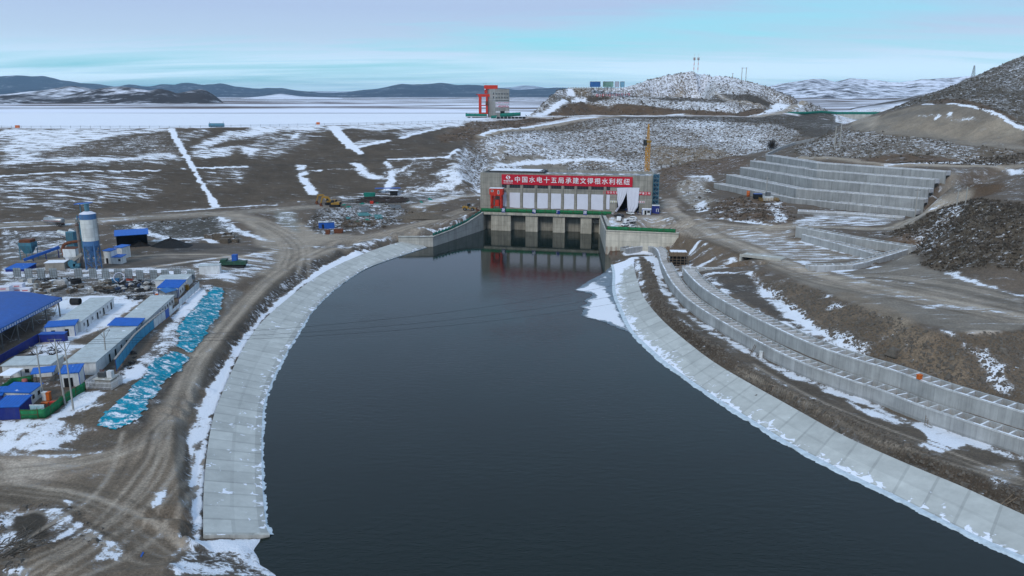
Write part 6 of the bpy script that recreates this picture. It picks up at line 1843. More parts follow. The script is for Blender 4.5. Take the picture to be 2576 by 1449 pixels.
def lattice(m, w0, w1, z0, z1, nb, t, cx=0, cy=0):
 for k in range(nb):
  za, zb_ = z0 + (z1 - z0) * k / nb, z0 + (z1 - z0) * (k + 1) / nb
  wa, wb = w0 + (w1 - w0) * k / nb, w0 + (w1 - w0) * (k + 1) / nb
  Pa = [(cx + i * wa, cy + j * wa, za) for i, j in ((-1, -1), (1, -1), (1, 1), (-1, 1))]
  Pb = [(cx + i * wb, cy + j * wb, zb_) for i, j in ((-1, -1), (1, -1), (1, 1), (-1, 1))]
  for q in range(4):
   m.bar(Pa[q], Pb[q], t)
   m.bar(Pa[q], Pb[(q + 1) % 4] if k % 2 else Pb[q - 1], t * .7)
   m.bar(Pb[q], Pb[(q + 1) % 4], t * .7)
m = MB(); lattice(m, hw, hw, 0, hm * .74, 18, 0.24); m.put('mast', P_CRANE, tc)
m = MB(); m.box(-1.4, 1.4, -1.4, 1.4, hm * .74, hm * .77); m.put('slewing_ring', P_YEL, tc)
m = MB(); m.box(-2.6, -1.1, -1.2, .6, hm * .70, hm * .78); m.put('cab', P_GLASS, tc)
m = MB(); lattice(m, 0.6, 0.2, hm * .77, hm, 6, 0.14); m.put('head', P_CRANE, tc)
# ------------------------------------------------------------------ road vehicles
M_CARW = pmat('car_white', (0.72, 0.73, 0.75), rough=0.25, var=0.04, dirt=0.25, spec=0.5)
M_CARD = pmat('car_black', (0.014, 0.014, 0.016), rough=0.25, var=0.1, dirt=0.4, spec=0.5)
def wheel(root, x, y, r, wd=0.24):
 m = MB(); m.cyl((0, -wd / 2, 0), (0, wd / 2, 0), r, n=16)
 t = m.put('wheel', P_BLACK, root, loc=(x, y, r))
 m = MB(); m.cyl((0, -wd / 2 - .015, 0), (0, wd / 2 + .015, 0), r * .58, n=12); m.put('rim', P_STEEL, t)
def car(kind, loc, rz, label, paint_, L=4.7, Wd=1.85):
 t = thing('parked_car' if kind != 'pickup' else 'pickup_truck', label, 'car' if kind != 'pickup' else 'pickup', loc, rz, 'vehicles on the plaza')
 hw_ = Wd / 2
 if kind == 'suv':
  low = [(-L / 2, .45), (-L / 2 + .05, .95), (-L * .42, 1.08), (L * .18, 1.05), (L * .42, .95), (L / 2 - .02, .75), (L / 2, .42), (L / 2 - .2, .25), (-L / 2 + .15, .25)]
  top = [(-L * .46, 1.06), (-L * .40, 1.55), (-L * .30, 1.70), (L * .02, 1.72), (L * .10, 1.62), (L * .24, 1.05)]
  glass = [(-L * .43, 1.10), (-L * .385, 1.50), (-L * .29, 1.60), (L * .01, 1.62), (L * .08, 1.55), (L * .205, 1.10)]
 else:
  low = [(-L / 2, .50), (-L / 2, 1.02), (-L * .06, 1.05), (L * .22, 1.05), (L * .43, .98), (L / 2, .78), (L / 2, .45), (L / 2 - .2, .30), (-L / 2 + .1, .34)]
  top = [(-L * .10, 1.04), (-L * .08, 1.62), (-L * .02, 1.74), (L * .10, 1.75), (L * .155, 1.66), (L * .27, 1.05)]
  glass = [(-L * .075, 1.09), (-L * .062, 1.55), (-L * .01, 1.64), (L * .095, 1.65), (L * .14, 1.58), (L * .235, 1.09)]
 m = MB(); m.extr(low, -hw_, hw_); body = m.put('body', paint_, t, bevel=0.06)
 def tap(poly, y0, y1, dz):
  n = len(poly)
  zb_ = min(p[1] for p in poly); zt_ = max(p[1] for p in poly)
  V = []
  for y in (y0, y1):
   for x, z in poly:
    k = 1 - 0.16 * (z - zb_) / (zt_ - zb_)
    V.append((x, y * k, z))
  F = [(k, (k + 1) % n, n + (k + 1) % n, n + k) for k in range(n)] + [tuple(range(n))[::-1], tuple(range(n, 2 * n))]
  return V, F
 m = MB(); m.add(*tap(top, -hw_ * .96, hw_ * .96, 0)); m.put('cabin', paint_, t, bevel=0.05)
 m = MB(); m.add(*tap(glass, -hw_ * .975, hw_ * .975, 0)); m.put('side_windows', P_GLASS, t)
 zf = top[-2]; zl = top[-1]
 ws = []
 for f in (0.12, 0.88):
  x = zl[0] + (zf[0] - zl[0]) * f + .03; z = zl[1] + (zf[1] - zl[1]) * f
  k = hw_ * .96 * (1 - .16 * f) - .1
  ws.append([(x, -k, z), (x, k, z)])
 m = MB(); m.add([ws[0][0], ws[0][1], ws[1][1], ws[1][0]], [(0, 1, 2, 3)]); m.put('windscreen', P_GLASS, t)
 for x in (-L * .30, L * .31):
  for y in (-hw_ + .1, hw_ - .1):
   wheel(t, x, y, .37)
 for y in (-hw_ * .72, hw_ * .72):
  m = MB(); m.box(L / 2 - .03, L / 2 + .02, y - .18, y + .18, .68, .84); m.put('headlight', pmat('lamp_lens', (0.5, 0.5, 0.52), rough=0.15), t)
 m = MB(); m.box(L / 2 - .01, L / 2 + .03, -.5, .5, .45, .66); m.put('grille', P_BLACK, t)
 if kind == 'pickup':
  m = MB(); m.box(-L * .48, -L * .12, -hw_ + .12, hw_ - .12, 1.03, 1.06); m.put('load_bed', P_VOID, t)
 return t
def mid(r, a, b):
 v = G(r, (a[0] + b[0]) / 2, (a[1] + b[1]) / 2)
 p, q = G(r, *a), G(r, *b)
 return v, rz_of(q - p)
v, a = mid('c5', (845, 1160), (1060, 1165)); car('suv', v, a - .05, 'white SUV parked nearest the green fence of the car park', M_CARW, 4.9)
v, a = mid('c5', (700, 1118), (870, 1100)); car('pickup', v, a + PI, 'white pickup parked partly behind the nearest white SUV', M_CARW, 5.0)
v, a = mid('c5', (860, 960), (1040, 972)); car('suv', v, a + PI, 'white crossover parked behind the flatbed truck with its nose to the left', M_CARW, 4.6)
v, a = mid('c5', (835, 820), (990, 850)); car('pickup', v, a - .2, 'white double cab pickup parked in front of the gate curtains', M_CARW, 5.2)
v, a = mid('c5', (530, 890), (740, 905)); car('suv', v, a + PI, 'black SUV parked left of the white vehicles near the gate', M_CARD, 4.9)
p6 = G('6', 395, 465); car('pickup', p6, -PI / 2 + .35, 'white pickup driving up the track beside the grey gravel heap', M_CARW, 5.0)
p7 = G('c7', 1300, 962); car('pickup', Vector((p7.x, p7.y, p7.z)), PI, 'tiny white pickup parked by the green netting beside the intake tower', M_CARW, 5.2)
def lorry(loc, rz, label, flat=True, k=1.0):
 t = thing('flatbed_truck', label, 'truck', loc, rz, 'vehicles on the plaza')
 m = MB(); m.extr([(1.2, .55), (1.15, 1.3), (1.35, 2.2), (1.5, 2.35), (2.9, 2.35), (3.05, 2.1), (3.15, 1.3), (3.2, .55)], -.95, .95); cbn = m.put('cab', M_CARW, t, bevel=.06)
 m = MB(); m.add([(3.10, -.8, 1.45), (3.10, .8, 1.45), (3.02, .75, 2.12), (3.02, -.75, 2.12)], [(0, 1, 2, 3)]); m.put('windscreen', P_GLASS, cbn)
 m = MB()
 for y in (-.965, .955):
  m.box(1.5, 2.05, y, y + .01, 1.35, 2.1); m.box(2.2, 2.9, y, y + .01, 1.35, 2.1)
 m.put('side_windows', P_GLASS, cbn)
 m = MB(); m.box(-3.0, 1.05, -1.0, 1.0, .85, 1.0); m.put('load_bed', P_STEEL, t)
 m = MB()
 for a_ in ((-3.0, 1.05, -1.0, -.95), (-3.0, 1.05, .95, 1.0), (-3.0, -2.94, -.95, .95), (.99, 1.05, -.95, .95)):
  m.box(*a_, 1.0, 1.32)
 m.put('side_boards', M_CARW, t)
 m = MB(); m.box(-2.9, 2.9, -.4, .4, .55, .84); m.put('chassis', P_BLACK, t)
 for x in (-1.9, 2.2):
  for y in (-.85, .85):
   wheel(t, x, y, .42)
 return t
v, a = mid('c5', (760, 1040), (1060, 1060)); lorry(v, a + PI, 'white crew cab flatbed truck facing left between the parked cars')
v, a = mid('c5', (600, 970), (690, 1000)); lorry(v, a - .5, 'small white flatbed truck facing the pool, left of the crew cab truck')
# ------------------------------------------------------------------ people
def person(loc, rz, label, top=(0.02, 0.03, 0.10), legs=(0.02, 0.02, 0.025), stride=0.1):
 t = thing('person', label, 'person', loc, rz)
 J = [(0, 0, .95), (0, .02, 1.2), (0, .02, 1.42), (0, .01, 1.53), (0, -.02, 1.62), (0, -.01, 1.76),
         (.19, .02, 1.40), (.26, .03, 1.14), (.25, -.07, .90), (-.19, .02, 1.40), (-.27, .03, 1.14), (-.24, -.08, .90),
         (.10, 0, .90), (.11, -stride, .50), (.11, -stride * .4, .08), (.12, -stride * .4 - .14, .04), (-.10, 0, .90), (-.11, stride * .6, .50), (-.11, stride, .08), (-.12, stride - .14, .04)]
 E = [(0, 1), (1, 2), (2, 3), (3, 4), (4, 5), (2, 6), (6, 7), (7, 8), (2, 9), (9, 10), (10, 11), (0, 12), (12, 13), (13, 14), (14, 15), (0, 16), (16, 17), (17, 18), (18, 19)]
 R = [.16, .16, .17, .07, .10, .09, .08, .065, .045, .08, .065, .045, .11, .075, .05, .045, .11, .075, .05, .045]
 me = bpy.data.meshes.new('body'); me.from_pydata(J, E, [])
 ma = pmat('work_jacket_%d' % int(top[2] * 1000), top, rough=0.8)
 me.materials.append(ma)
 o = bpy.data.objects.new('body', me); link(o, t)
 o.modifiers.new('skin', 'SKIN')
 for i, r_ in enumerate(R):
  me.skin_vertices[0].data[i].radius = (r_, r_ * .8)
 me.skin_vertices[0].data[0].use_root = True
 s_ = o.modifiers.new('sub', 'SUBSURF'); s_.levels = 1; s_.render_levels = 1
 m = MB(); m.lathe([(0.0, .16), (.08, .14), (.125, .06), (.135, 0), (.0, 0)], (0, -.01, 1.72), 12); m.put('helmet', pmat('helmet_%s' % label[-3:], (0.5, 0.42, 0.05) if 'yellow' in label else (0.5, 0.5, 0.52)), t)
 return t
person(G('c5', 1096, 836), 0.4, 'person in dark work clothes standing alone right of the gate curtains')
person(G('c5', 1236, 838), 0.1, 'person in a blue jacket standing in front of the guard booth', (0.02, 0.08, 0.25))
_gv = B0 + D_FAC * ((gx0 + gx1) / 2 - 1.0) - N_FAC * 2; person((_gv.x, _gv.y, 10.4), 0, 'person in blue work clothes inside the dark gate opening', (0.02, 0.05, 0.22))
_gv = B0 + D_FAC * ((gx0 + gx1) / 2 - 4.2) - N_FAC * 1.5; person((_gv.x, _gv.y, 10.4), .3, 'person in grey standing at the left edge of the gate opening', (0.06, 0.06, 0.07))
# ------------------------------------------------------------------ works camp on the left
P_FENW = paint('board_white', (0.50, 0.55, 0.58), dirt=0.3)
P_FENB = paint('board_cyan', (0.035, 0.24, 0.40), dirt=0.35, dirtcol=(0.05, 0.16, 0.25))
def cabin(name, label, a, b, dep, h, wall=None, roof=None, side=1, slope=0.0, over=0.25, openings=(), end_op=(), cat='cabin', group=None, trim=None, open_front=False, seams=0):
 wall = wall or P_CABIN
 roof = roof or P_ROOFW
 a, b = Vector(a), Vector(b)
 rz = rz_of(b - a)
 L = Vector((b.x - a.x, b.y - a.y)).length
 z0 = min(a.z, b.z)
 t = thing(name, label, cat, (a.x, a.y, z0), rz, group)
 y0, y1 = (0, dep) if side > 0 else (-dep, 0)
 hf = h if side > 0 else h + slope
 hb = h + slope if side > 0 else h
 m = MB()
 if open_front:
  m.box(0, L, y1 - .12, y1, -.4, h); m.box(0, .12, y0, y1 - .12, -.4, h); m.box(L - .12, L, y0, y1 - .12, -.4, h)
 else:
  V = [(0, y0, -.4), (L, y0, -.4), (L, y1, -.4), (0, y1, -.4), (0, y0, hf), (L, y0, hf), (L, y1, hb), (0, y1, hb)]
  m.add(V, [(0, 3, 2, 1), (4, 5, 6, 7), (0, 1, 5, 4), (1, 2, 6, 5), (2, 3, 7, 6), (3, 0, 4, 7)])
 wl = m.put('wall', wall, t)
 m = MB()
 e = over
 V = [(-e, y0 - e, hf + .02), (L + e, y0 - e, hf + .02), (L + e, y1 + e, hb + .02), (-e, y1 + e, hb + .02)]
 V += [(x, y, z + .16) for x, y, z in V]
 m.add(V, [(0, 3, 2, 1), (4, 5, 6, 7), (0, 1, 5, 4), (1, 2, 6, 5), (2, 3, 7, 6), (3, 0, 4, 7)])
 if seams:
  k = int(L / seams)
  for i in range(k + 1):
   x = -e + .1 + (L + 2 * e - .2) * i / k
   m.bar((x, y0 - e, hf + .20), (x, y1 + e, hb + .20), 0.10, 0.07)
 m.put('roof', roof, t)
 if trim:
  m = MB()
  for x in (0, L):
   for y, hh in ((y0, hf), (y1, hb)):
    m.box(x - .07, x + .07, y - .07, y + .07, -.4, hh)
  m.put('corner_trim', trim, t)
 for u, kind in openings:
  w_ = 0.9 if kind == 'door' else 1.1
  za, zb_ = (0.0, 2.0) if kind == 'door' else (0.95, 2.0)
  yf = y0 if side > 0 else y1
  d = -1 if side > 0 else 1
  m = MB(); m.box(u * L - w_ / 2, u * L + w_ / 2, *sorted((yf + d * .06, yf + d * .005)), za, zb_); f = m.put(kind, P_WHITE if kind == 'window' else P_VOID, t)
  if kind == 'window':
   m = MB(); m.box(u * L - w_ / 2 + .1, u * L + w_ / 2 - .1, *sorted((yf + d * .09, yf + d * .065)), za + .1, zb_ - .1); m.put('pane', P_GLASS, f)
 for v, kind in end_op:
  w_ = 1.0 if kind == 'door' else 1.3
  za, zb_ = (0.0, 2.1) if kind == 'door' else (0.9, 2.0)
  yc = y0 + (y1 - y0) * v
  m = MB(); m.box(-.06, -.005, yc - w_ / 2, yc + w_ / 2, za, zb_); f = m.put(kind, P_WHITE if kind == 'window' else P_VOID, t)
  if kind == 'window':
   m = MB(); m.box(-.09, -.065, yc - w_ / 2 + .1, yc + w_ / 2 - .1, za + .1, zb_ - .1); m.put('pane', P_GLASS, f)
 return t
def g2(r, *pts):
 return [G(r, *p) for p in pts]
a, b = g2('c2', (1580, 1292), (2213, 806))
cabin('container_cabin', 'row of white container cabins beside the big blue shed, green doors along one side', a, b, 6.2, 2.7, openings=[(.08, 'window'), (.18, 'door'), (.32, 'window'), (.47, 'door'), (.55, 'window'), (.66, 'door'), (.78, 'window'), (.9, 'door')], seams=3.2)
a, b = g2('c3', (848, 1292), (1440, 762))
cabin('container_cabin', 'longest row of white container cabins running behind the cyan board fence', a, b, 6.2, 2.7, openings=[(.04 + .08 * k, 'window') for k in range(12)], seams=3.0)
a, b = g2('c4', (1605, 612), (2290, 90))
a0 = a; b0 = G('c3', 720, 1395)
cabin('container_cabin', 'near row of white container cabins behind the transformer plinth, brown doors on its side', a0, b0, 6.4, 2.8, openings=[(.30, 'door'), (.44, 'door'), (.58, 'window'), (.72, 'window'), (.86, 'window')], seams=3.2)
a, b = g2('c4', (60, 668), (868, 640))
cabin('container_cabin', 'three joined white container cabins with two dark windows facing the camera, lower left', a, b, 6.0, 2.7, openings=[(.50, 'window'), (.83, 'window')], seams=3.4)
a, b = g2('c3', (725, 1380), (850, 1258))
cabin('site_hut', 'small white hut with a wide blue roof between two cabin rows', a, b, 6.2, 2.9, roof=P_BLUER, slope=0.5, over=.5, openings=[(.3, 'window')], trim=P_BLUE, seams=.8)
a, b = g2('c4', (1018, 828), (1330, 802))
cabin('site_hut', 'white hut with blue roof and dark double door beside the picket fence', a, b, 4.2, 3.0, roof=P_BLUER, slope=.35, openings=[(.3, 'door'), (.52, 'door')], trim=P_BLUE, seams=.6)
a, b = g2('c4', (525, 1125), (722, 965))
cabin('site_hut', 'white hut with blue roof and two windows inside the green fence', a, b, 5.2, 2.6, roof=P_BLUER, slope=.4, openings=[(.2, 'window'), (.65, 'window')], trim=P_BLUE, seams=.6)
a, b = g2('c4', (-60, 1362), (342, 1352))
cabin('metal_shed', 'navy sheet shed with blue roof at the corner of the green fence', a, b, 4.6, 2.5, wall=P_NAVY, roof=P_BLUER, slope=.4, seams=.5)
a, b = g2('c4', (-240, 1180), (60, 1150))
cabin('metal_shed', 'blue roofed shed cut by the left edge of the picture', a, b, 3.5, 2.5, wall=P_NAVY, roof=P_BLUER, slope=.4, seams=.5)
a, b = g2('c2', (900, 1395), (1462, 1372))
cabin('site_hut', 'white hut with blue roof ending the cabin row by the big shed', a, b, 4.2, 2.8, roof=P_BLUER, slope=.3, openings=[(.25, 'window'), (.72, 'door')], trim=P_BLUE, seams=.6)
a, b = g2('c2', (772, 1500), (1262, 1480))
cabin('metal_shed', 'low navy sheet shed in front of the blue roofed hut', a, b, 1.6, 2.0, wall=P_NAVY, roof=P_BLUE, slope=.1, over=.1)
a, b = g2('c3', (1530, 628), (1672, 470))
cabin('site_hut', 'tall white hut with bright blue roof at the far end of the camp', a, b, 5.8, 3.0, roof=P_BLUER, slope=.3, openings=[(.2, 'window'), (.5, 'window'), (.8, 'door')], trim=P_BLUE, seams=.7)
a, b = g2('c3', (1690, 440), (1792, 330))
cabin('container_cabin', 'white container cabins behind the bright blue roofed hut', a, b, 9.5, 2.7, seams=3)
a, b = g2('1', (1868, 815), (2062, 808))
cabin('container_cabin', 'lone white container cabin beside the green machine on the yard edge', a, b, 3.4, 2.8, openings=(), seams=3, over=.1)
a, b = g2('c1', (1300, 1225), (1440, 1235))
cabin('site_hut', 'raised control hut with blue roof next to the silo legs', a, b, 3.0, 4.6, roof=P_BLUER, slope=.3, openings=[(.4, 'door')], seams=.7)
a, b = g2('c1', (1445, 1232), (1625, 1238))
cabin('site_hut', 'small white hut with blue roof directly right of the control hut', a, b, 3.2, 2.4, roof=P_BLUER, slope=.4, openings=[(.82, 'window')], end_op=())
a, b = g2('c1', (1500, 1130), (1650, 1130))
cabin('site_hut', 'white hut with four small windows and blue roof behind the control hut', a, b, 4, 4.2, roof=P_BLUER, slope=.3, openings=[(.35, 'window'), (.7, 'window')])
a, b = g2('c1', (155, 1365), (530, 1345))
cabin('store', 'grey block store with snow on its flat roof left of the dust collector', a, b, 4.5, 2.6, wall=pmat('block_wall', (0.28, 0.26, 0.23), dirt=.5), roof=P_SNOW, over=.2, cat='shed')
a, b = g2('c1', (1540, 940), (2140, 895))
cabin('aggregate_shed', 'open fronted shed with blue roof sheltering the coal heap', a, b, 9, 5.0, wall=pmat('shed_shade', (0.03, 0.032, 0.04)), roof=P_BLUER, slope=.8, over=.6, open_front=True, cat='shed', seams=1.2)  # near-black walls: the open shed's inner shade is painted on
a, b = g2('2', (50, 84), (225, 80))
cabin('shelter', 'low blue roof on the ground beside the grey store', a, b, 7, .9, wall=P_NAVY, roof=P_BLUER, slope=.5, cat='shed', seams=.8)
for r, pa, pb, dep, h, lab, sl in (('c4', (560, 800), (900, 775), 3.4, 2.6, 'blue roofed open shelter inside the green fence', .2), ('c4', (20, 800), (200, 800), 4.0, 2.3, 'snow covered low shelter roof at the left edge', .1)):
 a, b = g2(r, pa, pb)
 t = thing('shelter', lab, 'shelter', a, rz_of(b - a)); L = (b - a).length
 m = MB(); m.add([(-.3, -.3, h), (L + .3, -.3, h), (L + .3, dep, h + sl), (-.3, dep, h + sl), (-.3, -.3, h + .14), (L + .3, -.3, h + .14), (L + .3, dep, h + sl + .14), (-.3, dep, h + sl + .14)], [(0, 3, 2, 1), (4, 5, 6, 7), (0, 1, 5, 4), (1, 2, 6, 5), (2, 3, 7, 6), (3, 0, 4, 7)])
 m.put('roof', P_SNOW if 'snow' in lab else P_BLUER, t)
 for x in (0.1, L - .1):
  for y in (0.1, dep - .4):
   m = MB(); m.bar((x, y, -.3), (x, y, h), .12); m.put('post', P_STEEL, t)
a, b = g2('c3', (1290, 690), (1500, 640))
t = thing('canopy_tent', 'blue gabled canopy tent beside the long cabin row', 'tent', a, rz_of(b - a)); L = (b - a).length
m = MB()
for y0, y1, z0, z1 in ((-.2, 2.6, 2.4, 3.2), (2.6, 5.4, 3.2, 2.4)):
 m.add([(-.2, y0, z0), (L + .2, y0, z0), (L + .2, y1, z1), (-.2, y1, z1), (-.2, y0, z0 + .1), (L + .2, y0, z0 + .1), (L + .2, y1, z1 + .1), (-.2, y1, z1 + .1)], [(0, 3, 2, 1), (4, 5, 6, 7), (0, 1, 5, 4), (1, 2, 6, 5), (2, 3, 7, 6), (3, 0, 4, 7)])
m.put('roof', pmat('tent_blue', (0.04, 0.15, 0.36), snow=.2), t)
for x in (0, L):
 for y in (0, 5.2):
  m = MB(); m.bar((x, y, -.3), (x, y, 2.4), .12); m.put('leg', P_NAVY, t)
a = G('c2', 1150, 990); b = G('c2', 265, 1490)
d = (a - b).normalized(); d.z = 0
rz = rz_of(d)
Ls = 62
o_ = a - d * Ls
sh = thing('work_shed', 'very large open sided shed with bright blue roof and lettered eave board, left edge', 'shed', (o_.x, o_.y, a.z), rz)
he, hr, wd = 5.2, 7.2, 13.0
m = MB()
prof = [(-.8, he)] + [(wd * k / 8, he + (hr - he) * math.sin(PI / 2 * k / 8)) for k in range(1, 9)] + [(wd * 2 - wd * k / 8, he + (hr - he) * math.sin(PI / 2 * k / 8)) for k in range(7, -1, -1)]
n = len(prof)
V = [(x, y, z) for x in (-1, Ls + .8) for y, z in prof] + [(x, y, z - .12) for x in (-1, Ls + .8) for y, z in prof]
m.add(V, [(i, i + 1, n + i + 1, n + i) for i in range(n - 1)] + [(2 * n + i, 3 * n + i, 3 * n + i + 1, 2 * n + i + 1) for i in range(n - 1)] + [(n + i, n + i + 1, 3 * n + i + 1, 3 * n + i) for i in range(n - 1)] + [(0, n, 3 * n, 2 * n)], True)
m.put('roof', P_BLUER, sh)
m = MB(); m.box(-1, Ls + .8, -.95, -.83, he - .95, he + .1); eb = m.put('eave_board', pmat('eave_blue', (0.02, 0.10, 0.30)), sh)
for x in np.arange(Ls - 33, Ls, 1.15):
 m = MB()
 z = he - .78
 for k in range(3):
  if random.random() < .85:
   m.bar((x + .28 * k, -.97, z), (x + .28 * k, -.97, z + .62), .10, .03)
 for k in range(3):
  if random.random() < .8:
   m.bar((x - .05, -.97, z + .06 + .25 * k), (x + .65, -.97, z + .06 + .25 * k), .03, .09)
 m.put('letter', P_TXT, eb)
for k in range(9):
 x = Ls - .4 - 7.2 * k
 for y in (-.4, wd * 2 - .4):
  m = MB(); m.bar((x, y, -.3), (x, y, he), .28); m.put('post', P_STEEL, sh)
 m = MB(); m.bar((x, -.4, he - .8), (x, wd * 2 - .4, he - .8), .14); m.bar((x, -.4, he - .1), (x, wd, hr - .3), .14); m.bar((x, wd, hr - .3), (x, 2 * wd - .4, he - .1), .14)
 if k < 8:
  m.bar((x, -.4, he - 1), (x - 3.6, -.4, 1), .1); m.bar((x - 7.2, -.4, he - 1), (x - 3.6, -.4, 1), .1)
 m.put('truss', P_STEEL, sh)
m = MB(); m.box(2, Ls - 8, wd * 2 - .6, wd * 2 - .3, 0, he); m.put('back_wall', pmat('shed_back', (0.06, 0.055, 0.05)), sh)
a, b = g2('c4', (-60, 470), (655, 70))
m = MB(); d = (b - a); q = d.length; d.normalize()
t = thing('sheet_fence', 'navy corrugated sheet fence along the foot of the big blue shed', 'fence', a, rz_of(d))
m = MB(); m.box(0, q, 0, .08, -.3, 1.9)
for x in np.arange(0, q, .5):
 m.box(x, x + .2, -.05, -.002, -.3, 1.9)
m.put('panel', P_NAVY, t)
fp = [G('c4', 1932, 560), G('c3', 690, 1560), G('c3', 940, 1330), G('c3', 1120, 1180), G('c3', 1290, 1045), G('c3', 1420, 935), G('c3', 1560, 800), G('c3', 1650, 715), G('c3', 1740, 620), G('c3', 1850, 530), G('c3', 1925, 450)]
t = thing('board_fence', 'fence of cyan, blue and white boards along the camp edge above the netting', 'fence', fp[0])
tot = resample(fp, 3.2)
for i, (p, q) in enumerate(zip(tot[:-1], tot[1:])):
 f = i / (len(tot) - 1)
 p_, q_ = p - fp[0], q - fp[0]
 hh = 2.3 if f < .60 else (1.0 if f < .68 else 2.0)
 mt = P_FENB if f < .40 else (P_FENW if f < .52 else (P_BLUE if f < .56 else P_FENW))
 m = MB(); m.bar(p_ + Vector((0, 0, hh / 2 + .25)), q_ + Vector((0, 0, hh / 2 + .25)), .06, hh); m.put('board', mt, t)
 m = MB(); m.bar(p_ + Vector((0, 0, -.4)), p_ + Vector((0, 0, hh + .5)), .09); m.put('post', P_NAVY, t)
m = MB()
for p, q in zip(tot[:int(len(tot) * .55)], tot[1:]):
 m.bar(p - fp[0] + Vector((-.25, .25, 2.75)), q - fp[0] + Vector((-.25, .25, 2.75)), .5, .12)
m.put('coping', pmat('fence_cap', (0.25, 0.24, 0.23)), t)
netfence('solid green mesh fence round the lower compound, turning uphill to the picket fence', g2('c4', (345, 1352), (760, 1342), (900, 1240), (1030, 1122), (1230, 990), (1425, 872)), 1.9, P_GREEN, 3.2, sag=.03)
netfence('green mesh fence behind the lower compound under the container cabins', g2('c4', (-30, 975), (230, 800), (540, 760)), 1.8, P_GREEN, 3.2, sag=.03)
q = G('c4', 650, 1290)
t = thing('sign_board', 'pale picture board leaning on the green fence corner', 'sign', q, rz_of(G('c4', 760, 1342) - G('c4', 345, 1352)))
m = MB(); m.box(-1.35, 1.35, -.35, -.28, .7, 2.2); m.put('board', pmat('picture_board', (0.30, 0.46, 0.52), var=.3, scale=1.2), t)
m = MB(); m.box(-1.4, 1.4, -.37, -.26, 2.2, 2.32); m.put('frame', P_WHITE, t)
for x in (-1.2, 1.2):
 m = MB(); m.bar((x, -.3, -.3), (x, -.3, .75), .08); m.put('post', P_STEEL, t)
ca, cb_, cc = g2('c4', (1412, 848), (1848, 872), (2035, 752))
fx = (cb_ - ca); fy = (cc - cb_)
t = thing('picket_fence', 'white picket fence enclosing the transformer plinth', 'fence', ca)
m = MB(); rails = MB()
for p, q in ((ca, cb_), (cb_, cc), (cc, cc + (ca - cb_)), (cc + (ca - cb_), ca)):
 k = max(2, int((q - p).length / .28))
 for i in range(k):
  v = p.lerp(q, i / k) - ca
  m.bar(v, v + Vector((0, 0, 1.75)), .10, .05)
 for z in (.5, 1.4):
  rails.bar(p - ca + Vector((0, 0, z)), q - ca + Vector((0, 0, z)), .06)
o = m.put('pickets', P_WHITE, t); o['kind'] = 'stuff'
rails.put('rails', P_WHITE, t)
pc = ca + fx * .58 + fy * .55
t = thing('plinth', 'square grey block plinth inside the white picket fence', 'plinth', pc, rz_of(fx))
m = MB(); m.box(-1.7, 1.7, -1.2, 1.2, -.3, 1.7); m.put('body', pmat('block_wall', (0.28, 0.26, 0.23)), t)
m = MB(); m.box(-2.0, 2.0, -1.5, 1.5, 1.7, 1.9); m.put('cap', K_WALL, t)
tp = pc + Vector((0, 0, 1.9)) - fx.normalized() * .7
t = thing('transformer', 'dark finned transformer with bushings on the grey plinth', 'transformer', tp, rz_of(fx))
m = MB(); m.box(-.7, .7, -.5, .5, 0, 1.2)
for k in range(9):
 m.box(-.65 + .15 * k, -.6 + .15 * k, -.72, .72, .15, 1.05)
m.put('tank', P_STEEL, t)
for k in range(3):
 m = MB(); m.lathe([(.1, 0), (.14, .1), (.07, .16), (.13, .26), (.06, .32), (.1, .42), (.03, .5)], (-.4 + .4 * k, 0, 1.2), 10); m.put('bushing', P_RUST, t)
tp = pc + Vector((0, 0, 1.9)) + fx.normalized() * 1.1
t = thing('switch_cabinet', 'white switch cabinet on the grey plinth beside the transformer', 'cabinet', tp, rz_of(fx))
m = MB(); m.box(-.55, .55, -.5, .5, 0, 1.5); m.put('body', P_CABIN, t, bevel=.03)
m = MB(); m.box(-.5, .5, -.53, -.505, .08, 1.42); m.put('door', P_WHITE, t)
def pole(loc, h, lean, label, kind=0, rz=0.2, mat=None):
 t = thing('power_pole', label, 'pole', loc, rz)
 top = Vector((lean[0], lean[1], h))
 m = MB(); m.cyl((0, 0, -.5), top, .19, .11, 10); m.put('shaft', mat or P_POLE, t)
 if kind == 0:
  m = MB()
  for s in (-1, 1):
   m.bar(top + Vector((0, 0, -2.0)), top + Vector((1.1 * s, 0, -.1)), .09)
  m.bar(top + Vector((-1.3, 0, -.1)), top + Vector((1.3, 0, -.1)), .1)
  m.put('cross_arm', P_STEEL, t)
  xs = (-1.2, -.1, 1.2)
  z = -.05
 else:
  m = MB(); m.bar(top + Vector((-.9, 0, -.5)), top + Vector((.9, 0, -.5)), .1); m.put('cross_arm', P_STEEL, t)
  xs = (-.8, 0, .8); z = -.45
 for x in xs:
  m = MB(); m.lathe([(.03, 0), (.07, .08), (.05, .14), (.08, .22), (.02, .3)], top + Vector((x, 0, z)), 8); m.put('insulator', P_GLASS, t)
 return t, Vector(loc) + Matrix.Rotation(rz, 3, 'Z') @ (top + Vector((0, 0, .2)))
tops_ = []
for pb, pt, lab in (((718, 1000), (598, 150), 'concrete power pole behind the white hut of the lower compound'), ((1075, 1105), (905, 25), 'concrete power pole with forked arms just inside the green fence'), ((1215, 1195), (1062, 75), 'concrete power pole with forked arms standing outside the green fence'), ((1762, 400), (1714, -115), 'concrete pole behind the transformer, between cabin row and board fence')):
 g_ = G('c4', *pb)
 tp_ = atY(*S('c4', *pt), g_.y)
 tops_.append(pole(g_, tp_.z - g_.z, (tp_.x - g_.x, 0), lab)[1])
